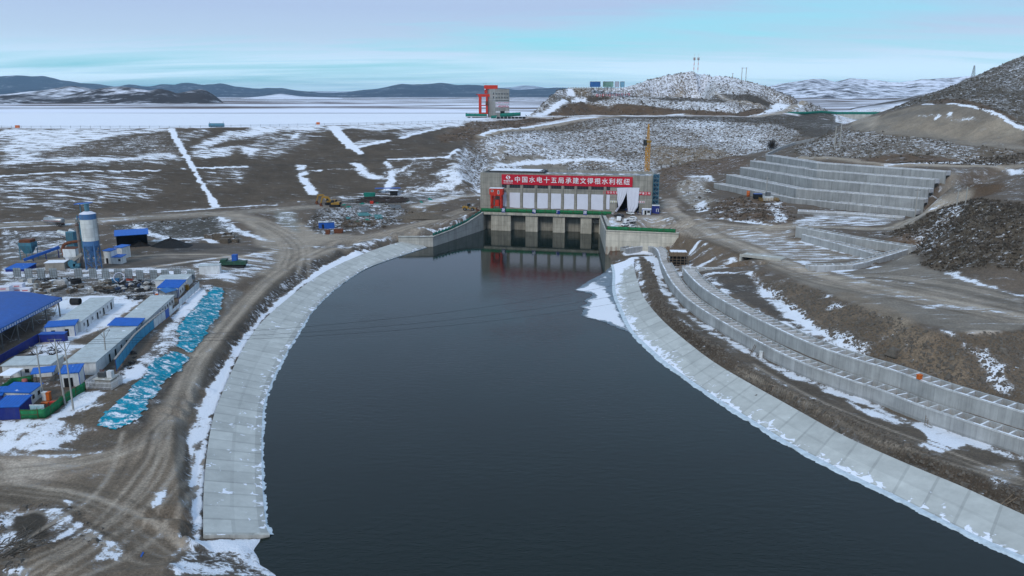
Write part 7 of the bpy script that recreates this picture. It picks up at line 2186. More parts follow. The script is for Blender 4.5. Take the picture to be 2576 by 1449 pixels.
for i, (ya, yb) in enumerate(((856, 735), (873, 768), (889, 790))):
 p0_ = tops_[2] + Vector((.5 * i - .5, 0, -.3 * i)); p3 = atY(1900, yb - 90, 300) + Vector((0, 0, 3))
 pm = atY(850, ya - 22, 190)
 P = []
 for k in range(41):
  f = k / 40
  v = p0_.lerp(p3, f); v.z -= 4 * 6.5 * f * (1 - f)
  P.append(v)
 m = MB(); m.tube([v - P[0] for v in P], .028, 4)
 tag(m.put('power_line', P_BLACK, None, loc=P[0]), ('upper', 'middle', 'lower')[i] + ' of three thin power lines crossing the pool from the camp poles', 'power line')
px = [('c2', x, y) for x, y in ((350, 285), (570, 300), (812, 300), (1045, 292), (1530, 290), (1812, 298), (2055, 305))] + [('c3', x, y) for x, y in ((365, 305), (570, 310), (785, 330), (1050, 325), (1275, 320), (1510, 300), (1770, 330))]
M_PANEL = pmat('panel_back', (0.26, 0.30, 0.33), rough=.5, dirt=.3)
proto = None
pdir = rz_of(G('c3', 1050, 325) - G('c2', 812, 300))
for i, q in enumerate(px):
 v = G(*q)
 if proto is None:
  proto = thing('notice_board', 'grey notice panel on two posts, seen from behind along the storage yard', 'sign', v, pdir, 'grey notice panels along the storage yard')
  m = MB(); m.box(-1.25, 1.25, 0, .06, .9, 4.0); m.put('board', M_PANEL, proto)
  m = MB()
  for x in (-.42, .42):
   m.bar((x, -.06, .9), (x, -.06, 4.0), .07)
  for z in (1.6, 2.4, 3.2):
   m.bar((-1.25, -.06, z), (1.25, -.06, z), .06)
  m.put('frame', P_STEEL, proto)
  for x in (-1.15, 1.15):
   m = MB(); m.bar((x, -.08, -.3), (x, -.08, 3.2), .1); m.put('post', P_STEEL, proto)
 else:
  c = copy_tree(proto); c.location = v; c.rotation_euler.z = pdir + RNG.uniform(-.1, .1)
# ------------------------------------------------------------------ batching plant
s0_ = G('c1', 1098, 1325)
s_top = atY(*S('c1', 1000, 262), s0_.y).z - s0_.z
s_bot = atY(*S('c1', 1060, 870), s0_.y).z - s0_.z
sr = abs(at(*S('c1', 1150, 600), s0_.z).x - at(*S('c1', 862, 600), s0_.z).x) / 2
sr = (atY(*S('c1', 1175, 600), s0_.y).x - atY(*S('c1', 880, 600), s0_.y).x) / 2
si = thing('cement_silo', 'tall white cement silo with blue bands standing on blue lattice legs', 'silo', s0_)
hb = s_top - s_bot
m = MB(); m.lathe([(sr, s_bot), (sr, s_bot + hb * .15)], n=28); m.put('blue_band', P_SILO, si)
m = MB(); m.lathe([(sr, s_top - hb * .17), (sr, s_top)], n=28); m.put('blue_band', P_SILO, si)
M_SILO = concrete('silo_plates', (0.56, 0.57, 0.56), lift=hb * .68 / 5, panel=3.6, stain=.35, axis=(1, 0))
m = MB(); m.lathe([(sr - .01, s_bot + hb * .15), (sr - .01, s_top - hb * .17)], n=28); m.put('shell', M_SILO, si)
m = MB(); m.lathe([(sr + .05, s_top), (sr * .5, s_top + .7), (.0, s_top + .9)], n=28); m.put('roof', P_SHEET, si)
m = MB(); m.lathe([(sr, s_bot), (.35, s_bot - sr * 1.25), (.3, s_bot - sr * 1.6), (0, s_bot - sr * 1.6)], n=24); m.put('cone', P_SILO, si)
m = MB(); m.cyl((0, 0, s_top + .7), (0, 0, s_top + 3.2), .75, .75, 14); m.cyl((0, 0, s_top + 3.2), (0, 0, s_top + 3.5), .9, .9, 14); m.put('filter', P_STEELB, si)
for k in range(4):
 c = PI / 4 + PI / 2 * k
 x, y = sr * .95 * math.cos(c), sr * .95 * math.sin(c)
 m = MB(); m.bar((x, y, -.3), (x, y, s_bot + 1), .38); m.put('leg', P_SILO, si)
m = MB()
Q = [Vector((sr * .95 * math.cos(PI / 4 + PI / 2 * k), sr * .95 * math.sin(PI / 4 + PI / 2 * k), 0)) for k in range(4)]
for k in range(4):
 a, b = Q[k], Q[(k + 1) % 4]
 for z0, z1 in ((.4, s_bot * .33), (s_bot * .33, s_bot * .66), (s_bot * .66, s_bot)):
  up = Vector((0, 0, 1))
  m.bar(a + up * z0, b + up * z1, .12); m.bar(b + up * z0, a + up * z1, .12); m.bar(a + up * z1, b + up * z1, .14)
m.put('bracing', P_SILO, si)
m = MB(); m.bar((sr + .3, 0, 0), (sr + .3, 0, s_top), .08); m.bar((sr + .3, .5, 0), (sr + .3, .5, s_top), .08)
for z in np.arange(0, s_top, .5):
 m.bar((sr + .3, 0, z), (sr + .3, .5, z), .05)
m.put('ladder', P_STEEL, si)
def hgt(r, x, y, base):
 return atY(*S(r, x, y), base.y).z - base.z
def wdt(r, x0, x1, y, base):
 return abs(atY(*S(r, x1, y), base.y).x - atY(*S(r, x0, y), base.y).x)
b_ = G('c1', 905, 1240)
t = thing('mixing_tower', 'blue steel mixing tower with small blue roofs behind the silo', 'tower', b_ + Vector((0, 5, 0)))
h1 = hgt('c1', 800, 320, b_)
for x in (-2.4, 1.2):
 for y in (-1.5, 1.5):
  m = MB(); m.bar((x, y, -.3), (x, y, h1), .3); m.put('leg', P_STEELB, t)
m = MB(); m.box(-2.2, 1.0, -1.3, 1.3, h1 * .30, h1 * .86); m.put('body', P_STEELB, t)
m = MB(); m.box(-3.0, 1.6, -2, 2, h1 * .86, h1 * .9); m.put('platform', P_STEEL, t)
for z, w_ in ((h1 * 1.0, 2.6), (h1 * 1.22, 2.9)):
 m = MB(); m.extr([(-w_ + .2, z - .9), (w_ - .9, z), (w_ - .9, z + .2), (-w_ + .2, z - .7)] if z < h1 * 1.1 else [(-w_, z), (w_ - .6, z + .3), (w_ - .6, z + .5), (-w_, z + .2)], -1.6, 1.6); m.put('roof', P_BLUER, t)
m = MB()
for x in (-1.6, 1.0):
 m.bar((x, 0, h1 * .86), (x, 0, h1 * 1.22), .3)
m.put('elevator_casing', P_STEELB, t)
b_ = G('c1', 868, 1300)
t = thing('flue', 'tall rusty grey flue pipe left of the silo', 'chimney', b_); hf = hgt('c1', 770, 440, b_)
tp = atY(*S('c1', 770, 440), b_.y) - b_
m = MB(); m.cyl((0, 0, -.3), (0, 0, hf), .55, .5, 12); m.put('shaft', pmat('flue_steel', (0.20, 0.18, 0.17), dirt=.7, dirtcol=(.10, .06, .04)), t)
for z in (.3, .6, .95):
 m = MB(); m.cyl((0, 0, hf * z - .12), (0, 0, hf * z + .12), .66, n=12); m.put('flange', P_RUST, t)
b_ = G('c1', 700, 1310)
t = thing('dust_collector', 'white box dust collector with hopper bottom and rusty duct', 'dust collector', b_ + Vector((-1.5, 3, 0)))
h0, h1 = hgt('c1', 640, 1110, b_), hgt('c1', 640, 960, b_); w_ = wdt('c1', 520, 765, 1000, b_)
m = MB(); m.box(-w_ / 2, w_ / 2, -2, 2, h0, h1); m.put('body', P_CABIN, t)
m = MB(); n_ = [(-w_ / 2, -2, h0), (w_ / 2, -2, h0), (w_ / 2, 2, h0), (-w_ / 2, 2, h0), (-.5, -.5, h0 - 3), (.5, -.5, h0 - 3), (.5, .5, h0 - 3), (-.5, .5, h0 - 3)]
m.add(n_, [(0, 1, 5, 4), (1, 2, 6, 5), (2, 3, 7, 6), (3, 0, 4, 7), (4, 5, 6, 7)]); m.put('hopper', P_CABIN, t)
for x in (-w_ / 2 + .2, w_ / 2 - .2):
 for y in (-1.8, 1.8):
  m = MB(); m.bar((x, y, -.3), (x, y, h0), .2); m.put('leg', P_STEEL, t)
m = MB()
P = [Vector((-w_ / 2 - .9, 0, h0 + .2)), Vector((-w_ / 2 - 1.3, .4, h1 + .2)), Vector((-w_ / 2 - .2, .8, h1 + 1.6)), Vector((w_ * .3, 1, h1 + 2.2)), Vector((w_ * .6, 1.2, h1 + 2.2))]
m.tube(smooth(P, 2), .55, 10); m.put('duct', P_RUST, t)
m = MB(); m.box(-w_ / 2, w_ / 2, -2, 2, h1 + .01, h1 + .15)
for y in (-2, 2):
 m.bar((-w_ / 2, y, h1 + 1.0), (w_ / 2, y, h1 + 1.0), .05)
m.put('top_rail', P_RUST, t)
b_ = G('c1', 745, 1330)
t = thing('exhaust_fan', 'teal snail shaped exhaust fan with angled duct at the foot of the flue', 'fan', b_)
m = MB(); m.cyl((-1.1, -.5, 1.9), (-1.1, .6, 1.9), 1.35, n=20); m.box(-.6, 1.6, -.5, .6, .9, 1.9); m.put('casing', P_STEELB, t)
m = MB(); m.box(-1.6, 1.2, -.8, .8, -.2, .6); m.put('base', P_STEELB, t)
m = MB(); m.bar((-.6, 0, 3.0), (2.6, .4, 5.4), .95); m.put('duct', pmat('duct_grey', (0.25, 0.24, 0.22), dirt=.5), t)
ca, cb_ = G('1', 225, 700), G('1', 570, 655)
t = thing('conveyor', 'long blue covered belt conveyor sloping up from the dark hopper', 'conveyor', ca, rz_of(cb_ - ca)); L = (cb_ - ca).length
m = MB(); m.bar((0, 0, .8), (L, 0, 4.2), 1.2, .9); m.put('gallery', P_BLUE, t)
for f in (.25, .6, .95):
 m = MB()
 for y in (-.5, .5):
  m.bar((L * f, y, -.3), (L * f, y, .8 + 3.4 * f - .4), .14)
 m.put('trestle', P_NAVY, t)
b_ = G('1', 235, 690)
t = thing('feed_hopper', 'dark steel feed hopper on legs at the lower end of the blue conveyor', 'hopper', b_ + Vector((0, 3, 0)))
m = MB(); V = [(-2.4, -2, 5.5), (2.4, -2, 5.5), (2.4, 2, 5.5), (-2.4, 2, 5.5), (-1, -1, 2.4), (1, -1, 2.4), (1, 1, 2.4), (-1, 1, 2.4)]
m.add(V, [(0, 1, 5, 4), (1, 2, 6, 5), (2, 3, 7, 6), (3, 0, 4, 7), (4, 5, 6, 7)]); m.box(-2.4, 2.4, -2, 2, 5.5, 6.6); m.put('bin', P_STEELB, t)
m = MB(); m.box(-2, 2, -1.8, 1.8, 6.6, 7.6); m.put('cover', P_RUST, t)
for x in (-2.2, 2.2):
 for y in (-1.8, 1.8):
  m = MB(); m.bar((x, y, -.3), (x, y, 5.6), .22); m.put('leg', P_STEELB, t)
a, b = g2('c1', (435, 1130), (540, 1110))
t = thing('filter_house', 'dark blue grey steel housing on a base, left of the rusty duct', 'filter', a + Vector((0, 5, 0)), 0)
m = MB(); m.box(0, 3.2, 0, 3, 0, 2.2); m.put('base', P_STEEL, t)
m = MB(); m.box(.2, 3.0, .2, 2.8, 2.2, 9); m.put('housing', P_STEELB, t)
for k in range(4):
 m = MB(); m.box(.3 + .7 * k, .38 + .7 * k, .12, .19, 2.4, 8.8); m.put('rib', P_STEEL, t)
def tanker(a, b, label, tank, R=1.25, band=None, tractor=False):
 d = b - a; L = Vector((d.x, d.y)).length
 t = thing('tanker_trailer', label, 'trailer', a, rz_of(d))
 m = MB()
 V = []; F = []
 n = 16
 st_ = [(-.02, .55), (0, .8), (.25, 1.0), (L * .5, 1.04), (L - .25, 1.0), (L, .8), (L + .02, .55)]
 for x, k in st_:
  for j in range(n):
   c = 2 * PI * j / n
   V.append((x, R * .92 * k * math.cos(c), 2.2 + R * k * math.sin(c)))
 for i in range(len(st_) - 1):
  F += [(i * n + j, i * n + (j + 1) % n, (i + 1) * n + (j + 1) % n, (i + 1) * n + j) for j in range(n)]
 m.add(V, F, True); m.add(V[:n], [tuple(range(n))[::-1]]); m.add(V[-n:], [tuple(range(n))])
 m.put('tank', tank, t)
 m = MB(); m.box(L * .05, L * .95, -.4, .4, 3.38, 3.48)
 for f in (.3, .5, .7):
  m.cyl((L * f, 0, 3.3), (L * f, 0, 3.62), .3, n=10)
 m.put('walkway', P_STEEL, t)
 if band:
  m = MB(); m.box(L * .06, L * .94, -R * .96, R * .96, 2.05, 2.18); m.put('stripe', band, t)
 m = MB(); m.box(L * .1, L, -.5, .5, .85, 1.1); m.put('chassis', P_RUST, t)
 for f in (.70, .81, .92):
  for y in (-.95, .95):
   wheel(t, L * f, y, .5, .3)
 m = MB(); m.bar((L * .18, -.7, 0), (L * .18, -.7, 1), .14); m.bar((L * .18, .7, 0), (L * .18, .7, 1), .14); m.put('support_leg', P_STEEL, t)
 return t
tanker(G('1', 425, 350), G('1', 600, 372), 'silver tanker trailer with a red stripe parked on the dam road', P_TANK, 1.35, pmat('stripe_red', (.4, .05, .03)))
tanker(G('1', 560, 470), G('1', 690, 500), 'white tanker trailer parked above the dust collector', P_CABIN, 1.25, pmat('stripe_blue', (.05, .1, .3)))
tanker(G('1', 670, 455), G('1', 760, 500), 'white tanker trailer mostly hidden behind the flue', P_CABIN, 1.2)
def heap(name, label, c, rx, ry, h, mat, cat, seed=1, rz=0):
 V = []; F = []
 n, k = 28, 10
 for i in range(k + 1):
  f = i / k
  for j in range(n):
   a_ = 2 * PI * j / n
   r_ = 1 + .16 * _n1(2 + math.cos(a_) * 1.6, 2 + math.sin(a_) * 1.6, seed)
   zz = h * (1 - f) ** 1.15 * (1 + .22 * _n1(f * 4 + math.cos(a_) * 3, math.sin(a_) * 3, seed + 3)) - .3 * f
   V.append((rx * f * r_ * math.cos(a_), ry * f * r_ * math.sin(a_), zz))
 for i in range(k):
  F += [(i * n + j, i * n + (j + 1) % n, (i + 1) * n + (j + 1) % n, (i + 1) * n + j) for j in range(n)]
 m = MB(); m.add(V, [f_[::-1] for f_ in F], True)
 o = m.put(name, mat, None, loc=c); o.rotation_euler.z = rz
 return tag(o, label, cat)
v = G('1', 1600, 560); heap('coal_heap', 'black coal heap spilling out beside the open blue shed', v + Vector((-1, 2, 0)), 10, 6, 3.6, P_COAL, 'heap', 3)
v = G('1', 1230, 560); heap('coal_heap', 'dark coal heap under the roof of the open blue shed', v + Vector((2, 3, 0)), 6, 3.5, 2.2, P_COAL, 'heap', 5)
# ------------------------------------------------------------------ teal debris netting pegged over the left slope
def drape(name, label, cat, poly, soil, cov, tuft_, step=0.45, lift_=0.08, amp=0.15):
 P = smooth([G('2', *p) for p in poly], 1)
 xs = [p.x for p in P]; ys = [p.y for p in P]
 gx, gy = np.meshgrid(np.arange(min(xs) - 1, max(xs) + 1, step), np.arange(min(ys) - 1, max(ys) + 1, step))
 d = np.where(_inside(gx, gy, P), 1, -1) * _segdist(gx, gy, P, True) + 1.0 * fbm(gx / 2.2, gy / 2.2, 4, 14)
 gz = np.vectorize(ground)(gx, gy) + lift_ + amp * (0.6 + fbm(gx / 0.9, gy / 0.9, 3, 15))
 ok = d > 0
 iid = np.arange(gx.size).reshape(gx.shape)
 cm = ok[:-1, :-1] & ok[1:, :-1] & ok[:-1, 1:] & ok[1:, 1:]
 q = np.stack([iid[:-1, :-1], iid[:-1, 1:], iid[1:, 1:], iid[1:, :-1]], -1)[cm]
 used = np.unique(q); rm = np.full(gx.size, -1); rm[used] = np.arange(len(used))
 me = np_mesh(name, np.stack([gx.ravel()[used], gy.ravel()[used], gz.ravel()[used]], -1), rm[q])
 n = len(used)
 attr(me, 'soil', np.repeat(np.array([soil]), n, 0), True); attr(me, 'cov', cov + 0.15 * np.clip(0.5 - d.ravel()[used], 0, 1)); attr(me, 'tuft', np.full(n, tuft_)); attr(me, 'streak', np.zeros(n))
 me.materials.append(M_TERRAIN)
 return tag(link(bpy.data.objects.new(name, me)), label, cat)
NETC = (0.0, 0.23, 0.33)
drape('debris_net', 'upper and longest turquoise debris net spread down the slope below the white picture boards', 'netting', [(1895, 215), (2010, 240), (1990, 330), (1985, 430), (1890, 560), (1820, 690), (1730, 825), (1620, 790), (1540, 745), (1590, 700), (1570, 610), (1640, 490), (1720, 430), (1790, 330)], NETC, 0.34, 1.0)
drape('debris_net', 'middle turquoise debris net, the shortest, between the two larger ones', 'netting', [(1330, 900), (1420, 835), (1560, 790), (1690, 830), (1665, 930), (1570, 1010), (1470, 1065), (1340, 1035), (1290, 970)], NETC, 0.34, 1.0)
drape('debris_net', 'lower turquoise debris net, torn and patched with snow, ending above the dirt plateau', 'netting', [(1270, 1010), (1390, 980), (1480, 1070), (1400, 1160), (1340, 1290), (1260, 1380), (1150, 1449), (1060, 1500), (960, 1500), (800, 1449), (960, 1330), (1040, 1230), (1160, 1120)], NETC, 0.40, 1.0)
# ------------------------------------------------------------------ machines in the material yard
def excavator(loc, rz, label, k=1.0):
 t = thing('excavator', label, 'excavator', loc, rz)
 t.scale = (k, k, k)
 for y in (-1.25, 1.25):
  m = MB(); m.extr([(-2.2, .25), (-1.9, 0), (1.9, 0), (2.2, .25), (2.2, .65), (1.9, .9), (-1.9, .9), (-2.2, .65)], y - .3, y + .3); m.put('track', P_BLACK, t)
 m = MB(); m.box(-1.2, 1.2, -.9, .9, .5, 1.1); m.put('undercarriage', P_STEEL, t)
 m = MB(); m.extr([(-2.6, 1.1), (1.4, 1.1), (1.4, 1.9), (.2, 2.0), (-1.2, 2.3), (-2.5, 2.2)], -1.35, 1.35); m.put('body', P_YEL, t, bevel=.06)
 m = MB(); m.extr([(.0, 1.15), (1.5, 1.15), (1.55, 2.2), (1.1, 3.1), (.05, 3.1)], .35, 1.33); m.put('cab', P_GLASS, t)
 m = MB(); m.box(-2.75, -2.2, -1.3, 1.3, 1.1, 2.1); m.put('counterweight', P_BLACK, t)
 m = MB(); m.bar((1.0, -.2, 1.7), (3.4, -.2, 4.4), .5, .75); m.bar((3.2, -.2, 4.35), (5.9, -.2, 4.2), .45, .65); m.put('boom', P_YEL, t)
 m = MB(); m.bar((5.6, -.2, 4.5), (6.6, -.2, 1.5), .4, .55); m.put('arm', P_YEL, t)
 m = MB(); m.extr([(6.3, 1.6), (6.9, 1.5), (7.2, .7), (6.7, .1), (5.8, .1), (6.2, .7)], -.8, .4); m.put('bucket', P_RUST, t)
 m = MB(); m.cyl((1.2, -.5, 1.8), (2.9, -.45, 3.5), .12); m.cyl((3.6, -.2, 4.8), (5.4, -.2, 4.9), .11); m.put('ram', P_STEEL, t)
 return t
excavator(G('c8', 515, 345), PI - .12, 'nearer yellow excavator of two side by side, boom stretched to the left', 1.15)
excavator(G('c8', 425, 300), PI - .12, 'farther yellow excavator, half hidden behind the nearer one', 1.15)
v = G('4', 2225, 692)
t = thing('wheel_loader', 'yellow wheel loader parked at the left end of the powerhouse deck', 'loader', v, -.1); t.scale = (1.15,) * 3
m = MB(); m.extr([(-3, .9), (-.3, .9), (-.3, 1.9), (-2.8, 2.0), (-3.1, 1.6)], -1, 1); m.put('body', P_YEL, t, bevel=.06)
m = MB(); m.extr([(-.9, 1.9), (.5, 1.9), (.4, 3.2), (-.8, 3.2)], -.75, .75); m.put('cab', P_GLASS, t)
m = MB(); m.box(0, 2.2, -.8, .8, .7, 1.3); m.put('front_frame', P_YEL, t)
m = MB(); m.bar((1.2, -.5, 1.4), (3.4, -.5, .8), .3); m.bar((1.2, .5, 1.4), (3.4, .5, .8), .3); m.put('lift_arm', P_YEL, t)
m = MB(); m.extr([(3.2, .2), (4.4, .1), (4.3, .35), (3.5, .5), (3.5, 1.3), (3.2, 1.4)], -1.4, 1.4); m.put('bucket', P_RUST, t)
for x in (-1.9, 1.5):
 for y in (-1, 1):
  wheel(t, x, y, .72, .5)
v = G('1', 2190, 745)
t = thing('concrete_machine', 'dark green tracked machine with a tall blue cab beside the lone cabin', 'machine', v, .05)
P_DGREEN = paint('machine_green', (0.02, 0.07, 0.045), dirt=.6)
for y in (-1, 1):
 m = MB(); m.box(-4, 4, y - .3, y + .3, -.1, .7); m.put('track', P_BLACK, t)
m = MB(); m.extr([(-4.5, 1.0), (4.6, 1.0), (4.8, 2.4), (3, 2.2), (2, 2.6), (-1, 2.2), (-4, 2.7), (-4.7, 2.0)], -1.2, 1.2); m.put('frame', P_DGREEN, t)
m = MB(); m.box(-.2, 1.5, -1, 1, 2.2, 4.6); m.put('cab', P_BLUE, t)
m = MB(); m.box(-4.2, -2.2, -1.4, 1.4, 2.2, 3.0); m.put('hopper', P_DGREEN, t)
a, b = g2('c8', (180, 795), (505, 790))
cabin('site_cabin', 'bright blue steel cabin with a pale door at the foot of the snowy bench', a, b, 3, 2.8, wall=P_BLUE, roof=pmat('roof_felt', (0.2, 0.21, 0.22)), over=.1, openings=[(.28, 'door')])
def boxthing(name, label, cat, v, sx, sy, sz, mat, rz=0.0, lid=None, ribs=0):
 t = thing(name, label, cat, v, rz)
 m = MB(); m.extr([(-sx / 2, 0), (sx / 2, 0), (sx / 2 + .08 * sx, sz), (-sx / 2 - .08 * sx, sz)] if name == 'skip' else [(-sx / 2, 0), (sx / 2, 0), (sx / 2, sz), (-sx / 2, sz)], -sy / 2, sy / 2); m.put('body', mat, t, bevel=.04)
 m = MB(); m.box(-sx / 2 - .06, sx / 2 + .06, -sy / 2 - .06, sy / 2 + .06, sz, sz + .14); m.put('lid', lid or mat, t)
 return t
boxthing('skip', 'rust red steel skip, the larger of two beside the blue cabin', 'skip', G('c8', 592, 885), 3.6, 2, 1.7, P_RUST)
boxthing('skip', 'rust red steel box, the smaller of two beside the blue cabin', 'skip', G('c8', 370, 908), 1.7, 1.6, 1.7, P_RUST)
boxthing('skip', 'bright green skip at the foot of the dam behind the material yard', 'skip', G('c8', 1230, 150), 5.5, 2.6, 2.4, P_TEAL)
a, b = g2('c8', (1650, 120), (1800, 120))
cabin('site_hut', 'black site hut with snow on its roof under a long blue canopy', a, b, 3.5, 2.8, wall=P_VOID, roof=P_SNOW)
a, b = g2('c8', (1345, 100), (1875, 95))
t = thing('canopy', 'long low blue roof on thin posts at the foot of the dam', 'shelter', a, rz_of(b - a)); L = (b - a).length
m = MB(); m.box(0, L, 1, 5, 3.2, 3.4); m.put('roof', P_BLUE, t)
for k in range(6):
 m = MB(); m.bar((L * k / 5, 1.2, -.3), (L * k / 5, 1.2, 3.2), .12); m.put('post', P_STEEL, t)
boxthing('steel_box', 'red steel box among rebar stacks in the material yard', 'box', G('c8', 1275, 280), 1.7, 1.4, 1.2, P_RED)
boxthing('steel_box', 'dark steel box behind the nearer excavator', 'box', G('c8', 840, 255), 2.2, 1.6, 1.4, P_STEEL)
def slab(name, label, cat, r, quad, mat, h=.12, lift_=.25):
 V = [G(r, *p) for p in quad]
 c = sum(V, Vector()) / 4
 V = [v - c for v in V]
 m = MB(); m.add([(v.x, v.y, v.z + lift_) for v in V] + [(v.x, v.y, v.z + lift_ + h) for v in V], [(0, 3, 2, 1), (4, 5, 6, 7), (0, 1, 5, 4), (1, 2, 6, 5), (2, 3, 7, 6), (3, 0, 4, 7)])
 return tag(m.put(name, mat, None, loc=c), label, cat)
P_FORM = pmat('form_grey', (0.10, 0.105, 0.11), rough=.6, snow=.18)
P_FORMT = pmat('form_teal', (0.04, 0.16, 0.16), rough=.6, snow=.25)
for q, mt, lab in (([(1080, 470), (1285, 455), (1200, 350), (1000, 370)], P_FORM, 'grey formwork panel lying on the snowy bench, centre of the upper row'), ([(1000, 545), (1290, 545), (1190, 475), (965, 480)], P_FORMT, 'teal formwork panel lying just below the grey one'),
                   ([(1350, 612), (1500, 600), (1480, 520), (1310, 520)], P_FORMT, 'dark teal formwork panel at the right of the bench'), ([(1690, 392), (1890, 380), (1850, 318), (1620, 315)], P_FORM, 'pair of grey formwork panels at the upper right of the bench'),
                   ([(760, 615), (835, 600), (830, 570), (735, 570)], P_FORMT, 'small teal formwork panel at the left of the bench')):
 slab('form_sheet', lab, 'formwork', 'c8', q, mt)
proto = None
_pos = [(1100 + 105 * (i % 9) + RNG.uniform(-40, 40), 178 + 26 * (i // 9) + RNG.uniform(-9, 9)) for i in range(36)]
for i, p in enumerate(_pos):
 v = G('c8', *p)
 if proto is None:
  proto = thing('rebar_stack', 'dark rusty stack of steel bars lying in the material yard at the dam foot', 'rebar', v, 0, 'rebar stacks in the material yard')
  m = MB()
  for k in range(9):
   y = -.55 + .14 * k
   m.bar((-3.6 + .1 * (k % 3), y, .35 + .1 * (k % 3)), (3.4 + .2 * (k % 2), y + .1, .35 + .1 * (k % 3)), .15)
  m.put('bars', pmat('rebar', (0.045, 0.032, 0.027), rough=.8, var=.4, snow=.1), proto)
  for x in (-2, 2):
   m = MB(); m.box(x - .1, x + .1, -.9, .9, 0, .26); m.put('bearer', P_WOOD, proto)
 else:
  c = copy_tree(proto); c.location = v; c.rotation_euler.z = RNG.normal(.15, .35); k = RNG.uniform(.5, 1.1); c.scale = (k, RNG.uniform(.8, 2.0), RNG.uniform(.7, 1.6))
for i, (x, y, s, lab) in enumerate(((700, 310, 2.2, 'beside the excavators'), (790, 352, 2.6, 'below the dark steel box'), (1080, 285, 2.6, 'left of the red steel box'), (1420, 262, 3, 'right of the red steel box'), (1700, 248, 2.4, 'in the middle of the rebar stacks'), (2020, 228, 3.4, 'near the right end of the rebar stacks'),
                                     (2290, 245, 3, 'at the edge of the snowy track'), (2460, 185, 3.2, 'farthest right, climbing the bank'), (980, 650, 3, 'among the timber debris, left'), (1180, 620, 3, 'among the timber debris, right'))):
 heap('net_heap', 'crumpled teal netting heap ' + lab, G('c8', x, y), s, s * .45, .7, P_TEAL, 'netting', i + 3, .3 * i)
proto = None
for i in range(34):
 v = G('c8', RNG.uniform(690, 1560), RNG.uniform(665, 775))
 if proto is None:
  m = MB()
  for k in range(7):
   a_ = RNG.uniform(-.5, .5); L = RNG.uniform(1, 2)
   m.bar((-L * math.cos(a_), -L * math.sin(a_) + RNG.uniform(-.6, .6), .1 + .1 * k), (L * math.cos(a_), L * math.sin(a_) + RNG.uniform(-.6, .6), .15 + .12 * k), .22, .08)
  proto = tag(m.put('timber_pile', P_WOOD, None, loc=v), 'loose pile of old formwork timber at the foot of the snowy bench', 'timber', 'timber piles below the bench')
 else:
  c = proto.copy(); COL.objects.link(c); c.location = v; c.rotation_euler.z = RNG.uniform(0, 6); k = RNG.uniform(.7, 1.5); c.scale = (k, k, k)
heap('earth_heap', 'brown stony earth heap between the bench and the track to the powerhouse', G('4', 1690, 770), 15, 6, 2.6, pmat('heap_earth', (0.115, 0.092, 0.07), rough=.95, var=.4, scale=1.5, bump=1), 'heap', 8)
# ------------------------------------------------------------------ storage yard
def scatter(n, region, xr, yr, maker, lab, cat, grp, name, sc=(.7, 1.3), rzr=(0, 3.1)):
 proto = None
 for i in range(n):
  v = G(region, RNG.uniform(*xr), RNG.uniform(*yr))
  if proto is None:
   m = MB(); mt = maker(m)
   proto = tag(m.put(name, mt, None, loc=v), lab, cat, grp); c = proto
  else:
   c = proto.copy(); COL.objects.link(c); c.location = v
  c.rotation_euler.z = RNG.uniform(*rzr)
  k = RNG.uniform(*sc); c.scale = (k, k * RNG.uniform(.8, 1.3), k * RNG.uniform(.7, 1.2))
def mk_timber(m):
 for k in range(5):
  for j in range(4):
   m.box(-1.5, 1.5, -.6 + .3 * j, -.34 + .3 * j, .1 + .2 * k, .27 + .2 * k)
 return pmat('stacked_boards', (0.13, 0.105, 0.08), var=.5, scale=2, snow=.4)
def mk_pipes(m):
 for k, (y, z) in enumerate(((-.4, .2), (0, .2), (.4, .2), (-.2, .52), (.2, .52))):
  m.cyl((-1.8, y, z), (1.8 + .1 * k, y, z), .19, n=10)
 return pmat('dark_pipe', (0.02, 0.02, 0.022), rough=.6, snow=.3)
def mk_drum(m):
 m.lathe([(0, 0), (.32, 0), (.32, .3), (.34, .32), (.32, .34), (.32, .6), (.34, .62), (.32, .64), (.32, .92), (0, .92)], n=14)
 return pmat('oil_drum', (0.02, 0.05, 0.12), rough=.5, dirt=.5)
def mk_scrap(m):
 for k in range(8):
  a_ = RNG.uniform(0, 6)
  m.bar((RNG.uniform(-1, 1), RNG.uniform(-1, 1), .1), (RNG.uniform(-1, 1) + math.cos(a_), RNG.uniform(-1, 1) + math.sin(a_), RNG.uniform(.2, .9)), RNG.uniform(.1, .35), .12)
 return pmat('scrap', (0.035, 0.033, 0.033), rough=.8, var=.6, scale=2, snow=.3)
def mk_crate(m):
 m.box(-.7, .7, -.5, .5, .12, 1.0)
 for y in (-.45, 0, .45):
  m.box(-.75, .75, y - .06, y + .06, 0, .11)
 for x in (-.5, .5):
  m.box(x - .05, x + .05, -.53, -.505, .12, 1.0)
 return pmat('pale_crate', (0.36, 0.35, 0.33), var=.3, snow=.4)
def mk_bag(m):
 m.lathe([(0, 0), (.8, .05), (.95, .4), (.75, .8), (.3, 1.0), (0, 1.02)], n=12)
 return pmat('grey_tarp', (0.34, 0.33, 0.32), rough=.8, var=.35, scale=1.2, snow=.3)
Gp = 'things stored in the camp yard'
scatter(22, 'c2', (600, 2100), (340, 560), mk_timber, 'snow dusted stack of boards lying in the storage yard', 'timber', 'board stacks in the storage yard', 'board_stack')
scatter(16, 'c3', (20, 900), (330, 540), mk_pipes, 'short bundle of black pipes lying in the storage yard', 'pipes', 'pipe bundles in the storage yard', 'pipe_bundle')
scatter(40, 'c3', (20, 1000), (310, 560), mk_scrap, 'dark heap of scrap steel with snow on it in the storage yard', 'scrap', 'scrap heaps in the storage yard', 'scrap_heap')
